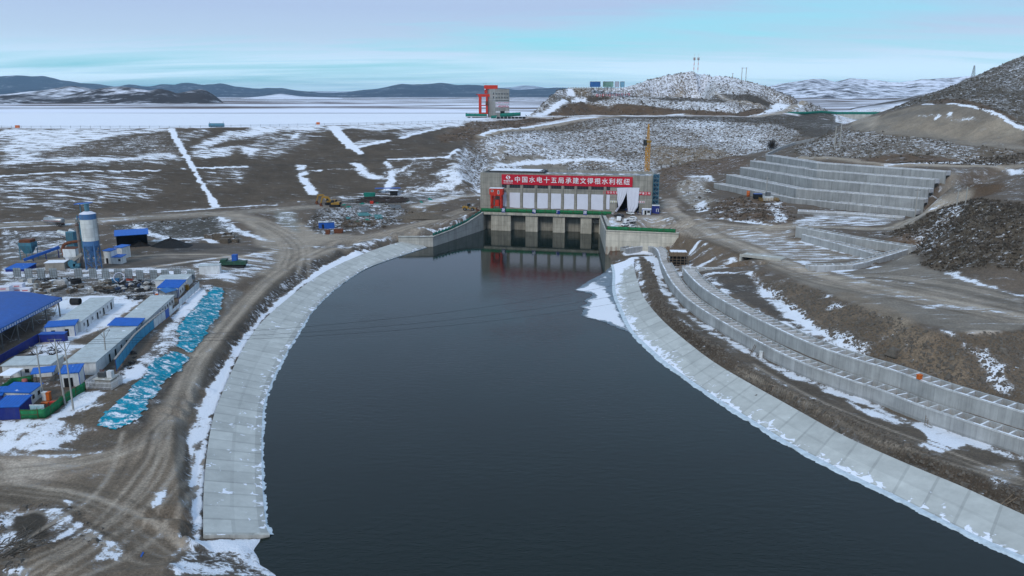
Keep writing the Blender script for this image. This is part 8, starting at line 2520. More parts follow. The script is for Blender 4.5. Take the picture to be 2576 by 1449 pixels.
scatter(16, 'c2', (700, 1350), (280, 330), mk_scrap, 'dark scrap heap lying behind the tarpaulin bundle below the notice boards', 'scrap', 'scrap heaps below the notice boards', 'scrap_heap')
scatter(14, 'c3', (250, 1000), (330, 520), mk_drum, 'dark blue oil drum standing in the storage yard', 'drum', 'oil drums in the storage yard', 'oil_drum')
scatter(18, 'c2', (0, 2100), (300, 540), mk_crate, 'pale snow topped crate in the storage yard', 'crate', 'pale crates in the storage yard', 'pallet_crate', (.6, 1.4))
scatter(12, 'c3', (0, 1000), (330, 520), mk_bag, 'grey sheeted bundle lying in the storage yard', 'bundle', 'grey bundles in the storage yard', 'sheeted_bundle')
scatter(10, 'c3', (500, 860), (610, 690), mk_scrap, 'small dark scrap heap on the open camp yard between cabin rows', 'scrap', 'scrap heaps between the cabin rows', 'scrap_heap', (.5, .9))
scatter(14, 'c4', (250, 1100), (140, 330), mk_scrap, 'dark litter heap on the yard behind the three joined cabins', 'scrap', 'litter heaps behind the joined cabins', 'scrap_heap', (.4, .9))
scatter(16, 'c4', (1950, 2250), (200, 640), mk_scrap, 'dark brush and cable litter at the foot of the cyan boards', 'litter', 'litter at the foot of the board fence', 'litter_heap', (.4, .8))
for i, (x, y, k) in enumerate(((370, 505, 1.0), (520, 515, .9), (110, 560, 1.1))):
 v = G('c2', x, y)
 t = thing('wrapped_pallet', ('tall stack of white wrapped blocks with red print behind the big blue roof', 'lower white wrapped stack right of the tall one', 'snow covered white wrapped stack at the left edge')[i], 'pallet', v, .15)
 for z in range(2 if i != 1 else 1):
  m = MB(); m.box(-1.6 * k, 1.6 * k, -1.2, 1.2, .1 + 1.25 * z, 1.28 + 1.25 * z); m.put('wrapped_block', P_SHEET, t, bevel=.05)
  m = MB(); m.box(-.8, .8, -1.23, -1.205, .5 + 1.25 * z, .75 + 1.25 * z); m.put('print', P_TXTR, t)
v = G('c2', 1190, 415)
t = thing('tarpaulin_bundle', 'large grey tarpaulin bundle in the middle of the storage yard', 'bundle', v, .1)
m = MB(); m.extr([(-1.9, 0), (1.9, 0), (1.8, 1.9), (1.2, 2.3), (-1.5, 2.2), (-1.95, 1.6)], -1.2, 1.2); m.put('tarpaulin', pmat('grey_tarp', (0.34, 0.33, 0.32)), t, bevel=.3)
def coil(label, v, R, r, mat, tilt, n=5):
 m = MB()
 for k in range(n):
  P = [Vector((R * math.cos(2 * PI * j / 28), R * math.sin(2 * PI * j / 28), r + .9 * r * 2 * k / 1.0 * .9)) for j in range(29)]
  m.tube(P, r, 8)
 o = m.put('hose_coil', mat, None, loc=v + Vector((0, 0, R * math.sin(tilt)))); o.rotation_euler = (tilt, 0, .3)
 return tag(o, label, 'coil')
coil('black cable coil lying beside the tarpaulin bundle', G('c2', 1475, 350), 1.5, .16, P_BLACK, 0)
coil('white hose coil leaning upright in front of the notice boards', G('c3', 385, 335), 1.6, .11, P_SHEET, 1.15)
v = G('c2', 1470, 768)
m = MB(); m.cyl((-1.3, 0, 1.0), (1.3, 0, 1.0), 1.0, n=20, caps=False); m.cyl((1.3, 0, 1.0), (-1.3, 0, 1.0), .9, n=20, caps=False)
tag(m.put('large_pipe', P_BLACK, None, loc=v), 'large black pipe section lying behind the white cabin row', 'pipe')
boxthing('skip', 'bright green skip in front of the far white cabins', 'skip', G('c3', 1200, 372), 2.6, 2, 2.0, paint('skip_green', (0.01, 0.22, 0.05)))
boxthing('steel_box', 'orange box beside the bright blue roofed hut', 'box', G('c3', 1280, 400), 1.2, 1, .8, P_ORANGE)
boxthing('steel_box', 'orange tray with white rim beside the canopy tent', 'box', G('c3', 1155, 570), 2.2, 1.2, .5, P_ORANGE, 0, P_SHEET)
boxthing('steel_box', 'yellow tank beside the far cabin fence', 'box', G('c3', 1680, 480), 1.1, 1, 1.5, P_YEL)
boxthing('steel_box', 'orange red box in front of the far notice boards', 'box', G('c3', 580, 300), 2.2, .5, 1.4, paint('tray_red', (.5, .09, .05)))
boxthing('steel_box', 'blue pump box beside the white hose coil', 'box', G('c3', 310, 340), 2.0, 1.2, 1.3, paint('pump_blue', (.04, .16, .32)))
v = G('c4', 805, 1140)
for i, (dx, dy, s, lab) in enumerate(((-.6, 0, 1.1, 'orange trolley frame inside the green fence, left of two'), (.9, .4, 1.2, 'red trolley frame inside the green fence, right of two'))):
 t = thing('trolley', lab, 'trolley', v + Vector((dx, dy, 0)), .3 * i)
 m = MB(); m.box(-s * .6, s * .6, -.4, .4, .7, .9); m.put('tray', P_ORANGE if i == 0 else P_RED, t)
 for x in (-.5, .5):
  m = MB(); m.bar((x * s, -.35, 0), (x * s, -.35, .7), .08); m.bar((x * s, .35, 0), (x * s, .35, .7), .08); m.put('leg', P_RED, t)
boxthing('steel_box', 'tall orange cabinet standing by the hut inside the green fence', 'cabinet', G('c4', 808, 1035), .8, .8, 1.6, P_ORANGE)
boxthing('steel_box', 'tall pale cabinet left of the orange one inside the green fence', 'cabinet', G('c4', 752, 1035), .8, .8, 1.6, P_CABIN)
v = G('c4', 420, 790); m = MB(); mk_drum(m); o = tag(m.put('oil_drum', paint('drum_red', (.35, .10, .09)), None, loc=v), 'pale red drum beside the green fence of the lower compound', 'drum'); o.scale = (1.7, 1.7, 1.5)
v = G('c4', 330, 815); heap('tarpaulin_bundle', 'grey sheeted heap beside the pale red drum', v, 1.6, 1, 1.0, pmat('grey_tarp', (.3, .3, .3)), 'bundle', 2)
proto = None
for i, (x, y) in enumerate(((1960, 478), (2050, 480), (2120, 470), (2140, 505), (2205, 515), (2110, 520))):
 v = G('1', x, y)
 if proto is None:
  m = MB()
  for k in range(6):
   m.box(-1.8, 1.8, -1, 1, .1 + .3 * k, .32 + .3 * k)
  proto = tag(m.put('timber_stack', pmat('stacked_boards', (.13, .1, .08)), None, loc=v), 'brown timber stack beside the dark yard under the road bend', 'timber', 'timber stacks under the road bend')
 else:
  c = proto.copy(); COL.objects.link(c); c.location = v
  c.scale = (RNG.uniform(.8, 1.4),) * 3; c.rotation_euler.z = RNG.uniform(-.4, .2)
# ------------------------------------------------------------------ dam crest
cp = [Vector((v.x + 1.5, v.y + 1.0, 46)) for v in CREST]
t = thing('crest_railing', 'post and cable railing along the crest of the earth dam', 'railing', cp[0])
R_ = resample(cp, 6.5)
pm_ = None
for p in R_:
 if pm_ is None:
  m = MB(); m.cyl((0, 0, -.3), (0, 0, 1.5), .09, n=6); pm_ = m.put('post', P_STEEL, t, loc=p - cp[0])
 else:
  c = pm_.copy(); link(c, t); c.location = p - cp[0]
for h_ in (.7, 1.3):
 m = MB(); m.tube([p - cp[0] + Vector((0, 0, h_ - (.18 if i % 2 else 0))) for i, p in enumerate(R_)], .05, 4); m.put('cable', P_STEEL, t)
for r, x, y, lab in (('b4', 165, 606, 'orange box on the left end of the dam crest'), ('b5', 585, 527, 'orange box on the dam crest between the two snow chutes')):
 v = atY(*S(r, x, y), 0) if False else G(r, x, y + 6); v.z = ground(v.x, v.y)
 boxthing('steel_box', lab, 'box', v, 2.8, 2, 1.9, P_ORANGE)
v = G('b4', 2030, 606)
t = thing('water_tank', 'dark teal horizontal tank standing on the dam crest', 'tank', v, .1)
m = MB(); m.cyl((-6, 0, 1.7), (6, 0, 1.7), 1.55, n=18); m.put('shell', P_STEELB, t)
for x in (-4, 0, 4):
 m = MB(); m.box(x - .3, x + .3, -1.2, 1.2, -.3, .8); m.put('saddle', P_STEEL, t)
for x in (-5.2, 5.2):
 m = MB(); m.bar((x, 0, 3.1), (x + .5 * (1 if x > 0 else -1), 0, 4.6), .2); m.put('stub_pipe', P_STEEL, t)
# ------------------------------------------------------------------ intake tower with red gantry crane
YT = 770
tc0 = atY(*S('c7', 910, 930), YT)
zg = tc0.z
TH = math.radians(23)
k_ = YT / 2003 * .09766
ti = thing('intake_tower', 'grey concrete gate tower with two rows of windows standing at the dam end', 'tower', tc0, TH)
TW, TD = 360 * k_ / math.cos(TH) * .98, 200 * k_ / math.sin(TH)
TZ = atY(*S('c7', 910, 240), YT).z - zg
K_TOW = concrete('tower_concrete', (0.30, 0.295, 0.28), lift=4, panel=7, stain=.5, axis=(1, 0))
m = MB(); m.box(0, TW, 0, TD, -3, TZ); m.put('wall', K_TOW, ti)
zb_ = TZ * (930 - 512) / 690
m = MB(); m.box(-.4, TW + 2.0, -1.0, TD, zb_ - .15, zb_ + .25); m.put('balcony', K_COPE, ti)
m = MB(); m.box(-.15, TW + .15, -.15, TD, TZ, TZ + .4); m.put('parapet', K_TOW, ti)
def tz(y):
 return TZ * (930 - y) / 690
for y in (350, 447):
 for k in range(5):
  x = TW * (940 + 70 * k - 908) / 362
  m = MB(); m.box(x - .75, x + .75, -.08, -.01, tz(y + 28), tz(y - 28)); f = m.put('window', P_GLASS, ti)
  m = MB(); m.box(x - .08, x + .08, -.12, -.085, tz(y + 28), tz(y - 28)); m.box(x - .75, x + .75, -.12, -.085, tz(y - 24), tz(y - 29)); m.put('frame', P_WHITE, f)
 m = MB(); m.box(-.1, -.01, 3, 5.5, tz(y + 28), tz(y - 28)); m.put('window', P_GLASS, ti)
for (ya, yb), tx in (((560, 627), '热烈祝贺二十大 全面开创新局面'), ((637, 700), '文得根水利枢纽 引调水工程')):
 t = thing('banner', ('upper' if ya == 560 else 'lower') + ' white banner with red lettering on the grey gate tower', 'banner', tc0 + Matrix.Rotation(TH, 3, 'Z') @ Vector((.2, -.1, tz(yb))), TH)
 hb_ = tz(ya) - tz(yb)
 m = MB(); m.box(0, TW - .4, -.05, .02, 0, hb_); m.put('cloth', P_SHEET, t)
 text_mesh(tx, hb_ * .42, P_TXTR, 'letter', t, (TW * .55, -.08, hb_ * .55), (PI / 2, 0, 0), .01, .82, .01)
 m = MB(); m.extr([(.5, hb_ * .3), (1.2, hb_ * .3), (.85, hb_ * .8)], -.08, -.055); m.put('emblem', P_TXTR, t)
 if ya != 560:
  for q in range(12):
   m = MB(); x = 2.2 + q * (TW - 3) / 12; m.bar((x, -.07, .35 + .25 * math.sin(q * 1.1)), (x + (TW - 3) / 12 + .05, -.07, .35 + .25 * math.sin(q * 1.1 + 1.1)), .03, .45); m.put('wave', P_TXTR, t)
m = MB(); m.box(TW * .37, TW * .64, -.06, -.01, tz(930), tz(802)); m.put('gate', P_VOID, ti)
for k in (.03, .68):
 m = MB(); m.box(TW * k, TW * (k + .30), -.1, -.01, tz(842), tz(800)); m.put('sign_plate', P_WHITE, ti)
def tv(x, y, dY=0):
 return atY(*S('c7', x, y), YT + dY)
g0 = tv(515, 890, 14)
t = thing('gantry_crane', 'red gantry crane with cab and hoist house beside the grey gate tower', 'crane', g0)
rel = lambda x, y, d=0: atY(*S('c7', x, y), YT + 14 + d) - g0
for d in (0, 9):
 m = MB(); m.bar(rel(515, 890) + Vector((0, d, 0)), rel(515, 420) + Vector((0, d, 0)), 2.3); m.put('leg', P_RED, t)
 m = MB(); m.bar(rel(690, 880) + Vector((0, d, 0)), rel(690, 420) + Vector((0, d, 0)), 1.8); m.put('leg', P_RED, t)
 m = MB(); m.bar(rel(420, 372) + Vector((0, d, 0)), rel(800, 372) + Vector((0, d, 0)), 1.2, .6); m.bar(rel(470, 400) + Vector((0, d, 0)), rel(800, 400) + Vector((0, d, 0)), 1.6, 2.2); m.put('girder', P_RED, t)
 m = MB(); m.bar(rel(515, 655) + Vector((0, d, 0)), rel(690, 655) + Vector((0, d, 0)), .8, .9); m.put('tie', P_RED, t)
m = MB(); m.bar(rel(500, 858), rel(720, 858), 1.6, 1.6); m.put('bogie_beam', P_RED, t)
a, b = rel(622, 300), rel(968, 132)
m = MB(); m.box(a.x, b.x, 1, 9, a.z + 2.5, b.z); hs_ = m.put('hoist_house', P_RED, t)
m = MB(); m.box(a.x + .3, a.x + 3, 2, 8, a.z - 1.8, a.z + 2.5); m.put('trolley', P_RED, t)
q = rel(645, 238); m = MB(); m.box(q.x - .5, q.x + .5, .9, .99, q.z - .6, q.z + .6); m.put('window', P_WHITE, hs_)
q = rel(660, 60); m = MB(); m.bar((q.x, 5, b.z), (q.x, 5, q.z), .12)
m.bar((a.x - .8, 5, b.z - 3), (a.x - .8, 5, b.z + 1.6), .1); m.bar((a.x - .8, 5, b.z + 1.6), (a.x + 3, 5, b.z + 1.6), .1); m.put('aerial', P_STEEL, t)
q = rel(685, 590); m = MB(); m.box(q.x - 1, q.x + 1, -1.2, 1, q.z - 2.4, q.z + 1.6); m.put('cab', P_RUST, t)
p0 = tv(145, 935); p1 = tv(690, 940)
t = thing('crane_platform', 'pale concrete platform on brackets carrying the red gantry crane', 'platform', p0)
m = MB(); m.box(0, (p1 - p0).x, 0, 26, -.6, 0.0); m.put('deck', K_COPE, t)
for f in (.12, .45, .8):
 x = (p1 - p0).x * f
 m = MB(); m.extr([(x - 1, -.6), (x + 1.6, -.6), (x + 4, -7), (x + 2.5, -7)], 2, 6); m.put('bracket', K_TOW, t)
m = MB(); m.box((p1 - p0).x * .3, (p1 - p0).x, 5, 24, -8, -.6); m.put('pier', K_TOW, t)
netfence('green netting round the gantry crane platform', [p0 + Vector((0, 24, 0)), p0 + Vector((0, .2, 0)), p1 + Vector((0, .2, 0))], 2.6, P_TEAL, 5)
netfence('green netting in front of the gate tower door', [tv(1030, 955, -12), tv(1560, 925, -12)], 3.4, P_TEAL, 5)
netfence('short green netting left of the gate tower door', [tv(800, 990, -18), tv(960, 980, -18)], 2.6, P_TEAL, 5)
a = tv(940, 1000, -25); b = tv(1695, 995, -25)
t = thing('barrier', 'dark road barrier with pale posts in front of the gate tower', 'barrier', a)
m = MB(); m.bar((0, 0, .9), b - a + Vector((0, 0, .9)), .4, 1.8); m.put('rail', P_BLACK, t)
for k in range(9):
 q = (b - a) * (k / 8); m = MB(); m.bar(q + Vector((0, -.3, -.2)), q + Vector((0, -.3, 2.1)), .35); m.put('post', P_WHITE, t)
# ------------------------------------------------------------------ mound: boards, letters, masts, poles
for x0, x1, mt, lab in ((902, 968, pmat('board_blue', (.03, .12, .32), var=.25, scale=.3), 'blue billboard, leftmost of four on the snowy mound'), (986, 1051, pmat('board_green', (.16, .30, .26), var=.5, scale=.12), 'billboard with a green landscape picture on the snowy mound'),
      (1063, 1088, pmat('board_grey', (.38, .40, .48), var=.1), 'pale grey billboard on the snowy mound'), (1097, 1123, pmat('board_sky', (.14, .30, .42), var=.3, scale=.3), 'narrow blue billboard, rightmost of four on the snowy mound')):
 a = atY(*S('7', x0, 238), 945); b = atY(*S('7', x1, 205), 945)
 zg_ = min(ground((a.x + b.x) / 2, 945), a.z + 1)
 t = thing('billboard', lab, 'billboard', (a.x, 945, zg_))
 m = MB(); m.box(0, b.x - a.x, 0, .4, a.z - zg_, b.z - zg_); m.put('board', mt, t)
 m = MB(); w_ = b.x - a.x; m.box(-.3, w_ + .3, -.1, .5, b.z - zg_, b.z - zg_ + .4); m.box(-.3, 0, -.1, .5, a.z - zg_, b.z - zg_); m.box(w_, w_ + .3, -.1, .5, a.z - zg_, b.z - zg_); m.put('frame', P_STEEL, t)
 for f in (.15, .85):
  m = MB(); m.bar((w_ * f, .3, -2), (w_ * f, .3, a.z - zg_), .4); m.put('post', P_STEEL, t)
a, b = G('7', 762, 250), G('7', 975, 248)
t = thing('parapet', 'pale balustrade along the edge of the mound terrace left of the billboards', 'balustrade', a)
m = MB(); m.bar((0, 0, .5), b - a + Vector((0, 0, .5)), .5, 1.2); m.put('plinth', K_COPE, t)
for k in range(14):
 q = (b - a) * (k / 13); m = MB(); m.bar(q, q + Vector((0, 0, 2.2)), .7); m.put('post', K_COPE, t)
for k in range(11):
 v = G('7', 948 + 20.2 * k, 301 - .5 * k)
 t = thing('hillside_letter', 'red framed letter plate in a row on the mound slope', 'sign', v, 0, 'letter plates on the mound slope')
 t.scale = (.72, .72, .72)
 m = MB(); m.box(-1.7, 1.7, 0, .2, .4, 4.2); m.put('plate', P_WHITE if k % 2 else P_BANNER, t)
 m = MB(); m.box(-1.1, 1.1, -.06, -.01, 1.2, 1.9); m.box(-1.1, 1.1, -.06, -.01, 2.5, 3.2); m.box(-.3, .3, -.07, -.012, .9, 3.8); m.put('letter', P_TXTR if k % 2 else P_TXT, t)
for x, y0, y1, lab in ((1570, 24, 132, 'left of the two antenna masts on top of the snowy mound'), (1596, 24, 132, 'right of the two antenna masts on top of the snowy mound')):
 Y_ = 1005
 b_ = atY(*S('7', x, y1), Y_); h_ = atY(*S('7', x, y0), Y_).z - b_.z
 t = thing('antenna_mast', lab, 'mast', (b_.x, Y_, b_.z - 2))
 for k in range(6):
  m = MB(); m.cyl((0, 0, h_ * k / 7), (0, 0, h_ * (k + 1) / 7), .42 - .03 * k, n=8); m.put('shaft_section', P_RED if k % 2 else P_WHITE, t)
 m = MB(); m.cyl((0, 0, h_ * 6 / 7), (0, 0, h_ + 2), .18, n=6); m.put('spike', P_WHITE, t)
 for k in range(6):
  c = 2 * PI * k / 6; m = MB(); m.box(-.3, .3, -.18, .18, -1.6, 1.6); o = m.put('antenna', P_WHITE, t, loc=(1.3 * math.cos(c), 1.3 * math.sin(c), h_ * .80)); o.rotation_euler.z = c
 m = MB(); m.cyl((0, 0, h_ * .72), (0, 0, h_ * .735), 1.4, n=12); m.cyl((0, 0, h_ * .85), (0, 0, h_ * .86), 1.3, n=12); m.put('platform', P_STEEL, t)
def hpole(r, pts, lab, Y_, arm=True):
 b_ = atY(*S(r, pts[0][0], pts[0][2]), Y_)
 t = thing('power_pole', lab, 'pole', b_)
 tops = []
 for x, y1, y0 in pts:
  q = atY(*S(r, x, y0), Y_) - b_; e_ = atY(*S(r, x, y1), Y_) - b_
  m = MB(); m.cyl(q + Vector((0, 0, -2)), Vector((q.x, 0, e_.z)), .012 * Y_ ** .5 + .05, .012 * Y_ ** .5, 8); m.put('shaft', P_POLE, t); tops.append(Vector((q.x, 0, e_.z)))
 if len(tops) > 1:
  m = MB(); m.bar(tops[0] + Vector((-1.5, 0, -.6)), tops[1] + Vector((1.5, 0, -.6)), .3); m.put('cross_arm', P_STEEL, t)
 elif arm:
  m = MB(); m.bar(tops[0] + Vector((-1.2, 0, -.8)), tops[0] + Vector((1.2, 0, -.8)), .25); m.put('cross_arm', P_STEEL, t)
hpole('7', [(1877, 113, 196), (1904, 113, 198)], 'tall H frame power pole on the right shoulder of the snowy mound', 990)
hpole('7', [(1820, 148, 178)], 'small single power pole left of the H frame on the mound', 998)
hpole('8', [(387, 900, 1112)], 'left pole of the pair above the terraces', 440)
hpole('8', [(443, 877, 1112)], 'right, taller pole of the pair above the terraces', 436)
hpole('6', [(2095, 440, 688)], 'left pole of the two on the dark scrub slope', 300)
hpole('6', [(2152, 425, 692)], 'right pole of the two on the dark scrub slope', 297)
hpole('6', [(1828, 436, 596)], 'dark pole at the right end of the terraces', 338)
hpole('6', [(798, 356, 500)], 'pole behind the yellow fenced transformer', 395)
b_ = atY(*S('8', 1930, 345), 1420)
t = thing('lattice_tower', 'slender lattice tower on the far ridge beside the dark right hill', 'tower', b_)
m = MB(); lattice(m, 2.6, .6, -4, atY(*S('8', 1937, 230), 1420).z - b_.z, 10, .32); m.put('lattice', P_STEEL, t)
a = atY(*S('8', 415, 772), 880); b = atY(*S('8', 960, 772), 860)
m = MB(); m.bar(Vector((0, 0, -7)), b - a + Vector((0, 0, -7)), 3, 14)
tag(m.put('weir_wall', K_WALL, None, loc=a), 'pale spillway weir wall between the mound and the quarry face', 'weir')
netfence('long green netting fence along the crest road above the spillway', [atY(*S('8', x, y), Y_) for x, y, Y_ in ((-170, 775, 850), (60, 772, 855), (230, 760, 862), (420, 772, 868), (960, 774, 850))], 2.6, P_TEAL, 7)
v = G('6', 812, 522)
t = thing('kiosk_substation', 'small white kiosk substation inside a yellow railing on the brown heap', 'substation', v, .1)
m = MB(); m.box(-2, 2, -1.5, 1.5, 0, 2.3); m.put('body', P_CABIN, t)
m = MB(); m.box(-1.2, .8, -1, 1, 2.3, 4.2); m.put('transformer', P_STEEL, t)
m = MB()
for x0, y0, x1, y1 in ((-3.6, -2.6, 4.4, -2.6), (4.4, -2.6, 4.4, 2.6), (-3.6, -2.6, -3.6, 2.6)):
 for z in (.4, .9, 1.4):
  m.bar((x0, y0, z), (x1, y1, z), .12)
 for k in range(7):
  f = k / 6; m.bar((x0 + (x1 - x0) * f, y0 + (y1 - y0) * f, 0), (x0 + (x1 - x0) * f, y0 + (y1 - y0) * f, 1.6), .12)
m.put('railing', P_YEL, t)
boxthing('steel_box', 'black cabinet with blue top beside the yellow railing', 'cabinet', G('6', 740, 508), 4, 2.4, 2.4, P_VOID, 0, P_BLUE)
v = G('6', 675, 492); m = MB(); mk_drum(m); o = tag(m.put('oil_drum', P_ORANGE, None, loc=v), 'orange red drum on the brown heap left of the kiosk', 'drum'); o.scale = (2.6, 2.6, 3.2)
v = G('b1', 1112, 505)
t = thing('formwork_cage', 'timber formwork cage with scaffold posts beside the lower crib wall', 'formwork', v, -.1)
m = MB(); m.box(-3.3, 3.3, -2.5, 2.5, 3.6, 5.2); m.put('shutter', P_WOOD, t)
m = MB(); m.box(-3.0, 3.0, -2.2, 2.2, 5.1, 5.28); m.put('snow_top', P_SNOW, t)
m = MB(); m.box(-2.8, 2.8, -2, 2, 0, 3.6); m.put('core', P_VOID, t)
for x in np.linspace(-3.6, 3.6, 6):
 for y in (-2.8, 2.8):
  m = MB(); m.bar((x, y, -.3), (x, y, 5.4 + .4 * random.random()), .16); m.put('post', P_WOOD, t)
m = MB()
for z in (.7, 1.7, 2.7, 4.0):
 for y in (-2.9, 2.9):
  m.bar((-4, y, z), (4, y, z), .14)
 for x in (-3.7, 3.7):
  m.bar((x, -3, z), (x, 3, z), .14)
m.put('ledger', P_WOOD, t)
for x in (425, 470, 518):
 v = at(*S('b1', x, 408), 4.1)
 t = thing('starter_bars', 'rusty bundle of starter bars standing on the head of the lower crib wall', 'rebar', v, 0, 'starter bars on the wall head')
 for k in range(6):
  m = MB(); m.bar((.3 * (k % 3) - .3, .3 * (k // 3), -.3), (.3 * (k % 3) - .3, .3 * (k // 3), 3.2 + .3 * (k % 2)), .07); m.put('bar', P_RUST, t)
boxthing('steel_box', 'orange box standing on the upper curved box wall', 'box', at(*S('b2', 1608, 1172), 10.3), .9, .75, .85, P_ORANGE, .4)
v = G('b2', 297, 992); boxthing('steel_box', 'pale switch cabinet at the foot of the lower crib wall', 'cabinet', v, .8, .6, 1.5, P_CABIN, -.5)
def ladder(label, a, b, w_=.5):
 d = (b - a); n = Vector((-d.y, d.x, 0)).normalized() if abs(d.x) + abs(d.y) > .01 else Vector((1, 0, 0))
 t = thing('ladder', label, 'ladder', a)
 for s in (-1, 1):
  m = MB(); m.bar(n * (s * w_ / 2), d + n * (s * w_ / 2), .08); m.put('rail', P_WOOD, t)
 m = MB()
 for k in range(1, int(d.length / .4)):
  q = d * (k * .4 / d.length); m.bar(q - n * w_ / 2, q + n * w_ / 2, .05)
 m.put('rungs', P_WOOD, t)
a = G('b2', 215, 965); ladder('dark ladder leaning on the lower crib wall near the pale cabinet', a, a + Vector((2.2, 1.6, 3.6)))
a = G('b3', 1448, 358); ladder('short pale ladder leaning on the lower crib wall at the right', a, a + Vector((.5, .7, 2.6)))
for i, (p, q) in enumerate((((1985, 945), (2070, 882)), ((2010, 950), (2105, 900)))):
 a, b = G('b3', *p), G('b3', *q)
 m = MB(); m.bar((0, 0, .25), b - a + Vector((0, 0, .5)), .14)
 tag(m.put('plank', P_WOOD, None, loc=a), ('left' if i == 0 else 'right') + ' of two bare planks lying on the snowy edge of the right apron', 'plank')
slab('sheet', 'bright blue scrap of sheet on the dirt plateau at the bottom left', 'scrap', '3', [(1205, 1240), (1215, 1245), (1238, 1205), (1225, 1200)], P_BLUE, .05, .05)
v = G('3', 150, 1180)
m = MB()
for k in range(70):
 a_ = RNG.uniform(-.6, 2.2); L = RNG.uniform(1.2, 4.2)
 s_ = Vector((RNG.normal(0, 1.6), RNG.normal(0, 1.4), RNG.uniform(0, .7)))
 d = Vector((math.cos(a_), math.sin(a_), RNG.uniform(-.1, .35))) * L
 P = [s_, s_ + d * .5 + Vector((RNG.normal(0, .2), RNG.normal(0, .2), .15)), s_ + d]
 r_ = RNG.uniform(.03, .11)
 m.cyl(P[0], P[1], r_, r_ * .8, 6); m.cyl(P[1], P[2], r_ * .8, r_ * .4, 6)
tag(m.put('brush_pile', pmat('dead_wood', (.10, .085, .07), rough=.9, var=.5, scale=2), None, loc=v), 'pile of uprooted roots and branches in the bottom left corner', 'brush pile')
v = G('6', 836, 168)
t = thing('bare_tree', 'round bare dark bush standing alone above the left end of the terraces', 'tree', v)
m = MB(); m.cyl((0, 0, -.5), (0, 0, 3), .3, .2, 7); m.put('trunk', P_WOOD, t)
m = MB()
for k in range(420):
 a_, e_ = RNG.uniform(0, 2 * PI), RNG.uniform(-.2, 1.4); L = RNG.uniform(2.5, 6)
 s_ = Vector((0, 0, RNG.uniform(1.0, 3.5))) + Vector((RNG.normal(0, .8), RNG.normal(0, .8), 0))
 m.bar(s_, s_ + Vector((math.cos(a_) * math.cos(e_), math.sin(a_) * math.cos(e_), math.sin(e_))) * L, .07)
o = m.put('crown', pmat('twigs', (.045, .038, .034), rough=.9), t)
# ------------------------------------------------------------------ scrub and stones: uncounted cover
def tufts(name, n, weight, size, mat, spread=1.0, z0=-.1, blades=5, flat=.9):
 W_ = weight * (GX / GY < .8) * (GX / GY > -.8) * GY * GY
 p = W_.ravel() / W_.sum()
 idx_ = RNG.choice(p.size, n, p=p)
 jx = RNG.uniform(-.5, .5, n); jy = RNG.uniform(-.5, .5, n)
 ii, jj = idx_ // NA, idx_ % NA
 y = GY[ii, jj] * (1 + jy * .004); x = GX[ii, jj] + jx * 2
 V = []; F = []
 for k in range(n):
  s = size * RNG.uniform(.5, 1.5)
  h = ground(x[k], y[k]) + z0
  for b in range(blades):
   a_ = RNG.uniform(0, 2 * PI); r_ = s * RNG.uniform(.2, .8) * spread
   cx, cy = x[k] + r_ * math.cos(a_) * .7, y[k] + r_ * math.sin(a_) * .7
   t_ = a_ + RNG.uniform(-1, 1) + PI / 2
   w_ = s * .45
   q = len(V)
   V += [(cx - w_ * math.cos(t_), cy - w_ * math.sin(t_), h), (cx + w_ * math.cos(t_), cy + w_ * math.sin(t_), h), (cx + r_ * math.cos(a_) * .7, cy + r_ * math.sin(a_) * .7, h + s * flat * RNG.uniform(.7, 1.2))]
   F.append((q, q + 1, q + 2))
 me = bpy.data.meshes.new(name); me.from_pydata(V, [], F); me.materials.append(mat)
 o = link(bpy.data.objects.new(name, me)); o['kind'] = 'stuff'
 return o
M_TW = pmat('dry_scrub', (0.115, 0.098, 0.08), rough=.95, var=.4, scale=.5)
up = np.clip(TUFT, 0, 1) * (ROUGH > .28)
far_ = (GY > 360)
tufts('scrub', 6500, up * far_ * (GY < 800) * (COV < .72), 0.85, M_TW, 1.3, blades=4)
tufts('scrub', 5000, up * (GY >= 800), 1.3, M_TW, 1.3, blades=4)
nearm = (GY <= 400) * up * (GX > 60)
tufts('scrub', 3800, nearm + 1e-9, 0.6, pmat('dry_scrub_near', (0.085, 0.07, 0.056), rough=.95, var=.5, scale=.8), 1.2)
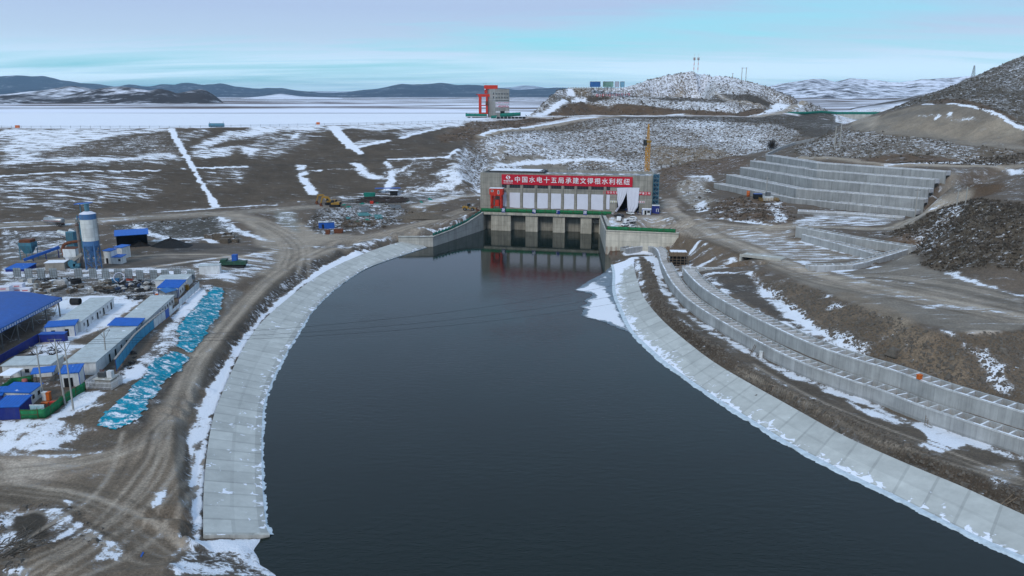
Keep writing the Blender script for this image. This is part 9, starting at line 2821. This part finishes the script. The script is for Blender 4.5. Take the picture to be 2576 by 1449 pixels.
def stones(n, weight, size, mat):
 W_ = weight * (np.abs(GX / GY) < .75) * GY * GY
 p = W_.ravel() / W_.sum()
 idx_ = RNG.choice(p.size, n, p=p)
 V = []; F = []
 base = [(-1, -1, -.4), (1, -1, -.4), (1, 1, -.4), (-1, 1, -.4), (-.6, -.7, .6), (.7, -.5, .5), (.5, .7, .7), (-.7, .5, .45)]
 for k in range(n):
  i, j = divmod(idx_[k], NA)
  x, y = GX[i, j] + RNG.uniform(-.4, .4), GY[i, j] + RNG.uniform(-.4, .4)
  s = size * RNG.lognormal(0, .55) * .5
  a_ = RNG.uniform(0, 6.28); c, sn = math.cos(a_), math.sin(a_)
  h = ground(x, y); q = len(V)
  for bx, by, bz in base:
   bx *= s * RNG.uniform(.7, 1.2); by *= s * RNG.uniform(.7, 1.2)
   V.append((x + bx * c - by * sn, y + bx * sn + by * c, h + bz * s))
  F += [(q, q + 3, q + 2, q + 1), (q + 4, q + 5, q + 6, q + 7), (q, q + 1, q + 5, q + 4), (q + 1, q + 2, q + 6, q + 5), (q + 2, q + 3, q + 7, q + 6), (q + 3, q, q + 4, q + 7)]
 me = bpy.data.meshes.new('rubble'); me.from_pydata(V, [], F); me.materials.append(mat)
 o = link(bpy.data.objects.new('rubble', me)); o['kind'] = 'stuff'
_sw = (ROUGH > .36) * (TUFT < .25) * (GY < 330) * (GZ > 0.5) * (~_ap) * (GX > -200)
stones(9000, _sw + 0.0, 0.30, pmat('rubble_stone', (0.12, 0.10, 0.082), rough=.95, var=.45, scale=1.2, snow=.12))
# ------------------------------------------------------------------ thin air haze over the whole valley
hm_ = bpy.data.materials.new('air')
hm_.use_nodes = True
nt = hm_.node_tree
nt.nodes.clear()
out = N(nt, 'ShaderNodeOutputMaterial')
pv = N(nt, 'ShaderNodeVolumePrincipled')
pv.inputs['Color'].default_value = (0.50, 0.75, 1.0, 1)
pv.inputs['Density'].default_value = 3.0e-5
pv.inputs['Anisotropy'].default_value = 0.0
nt.links.new(pv.outputs[0], out.inputs['Volume'])
m = MB(); m.box(-60000, 60000, -400, 34000, -40, 470)
o = m.put('haze', hm_)
o['kind'] = 'stuff'
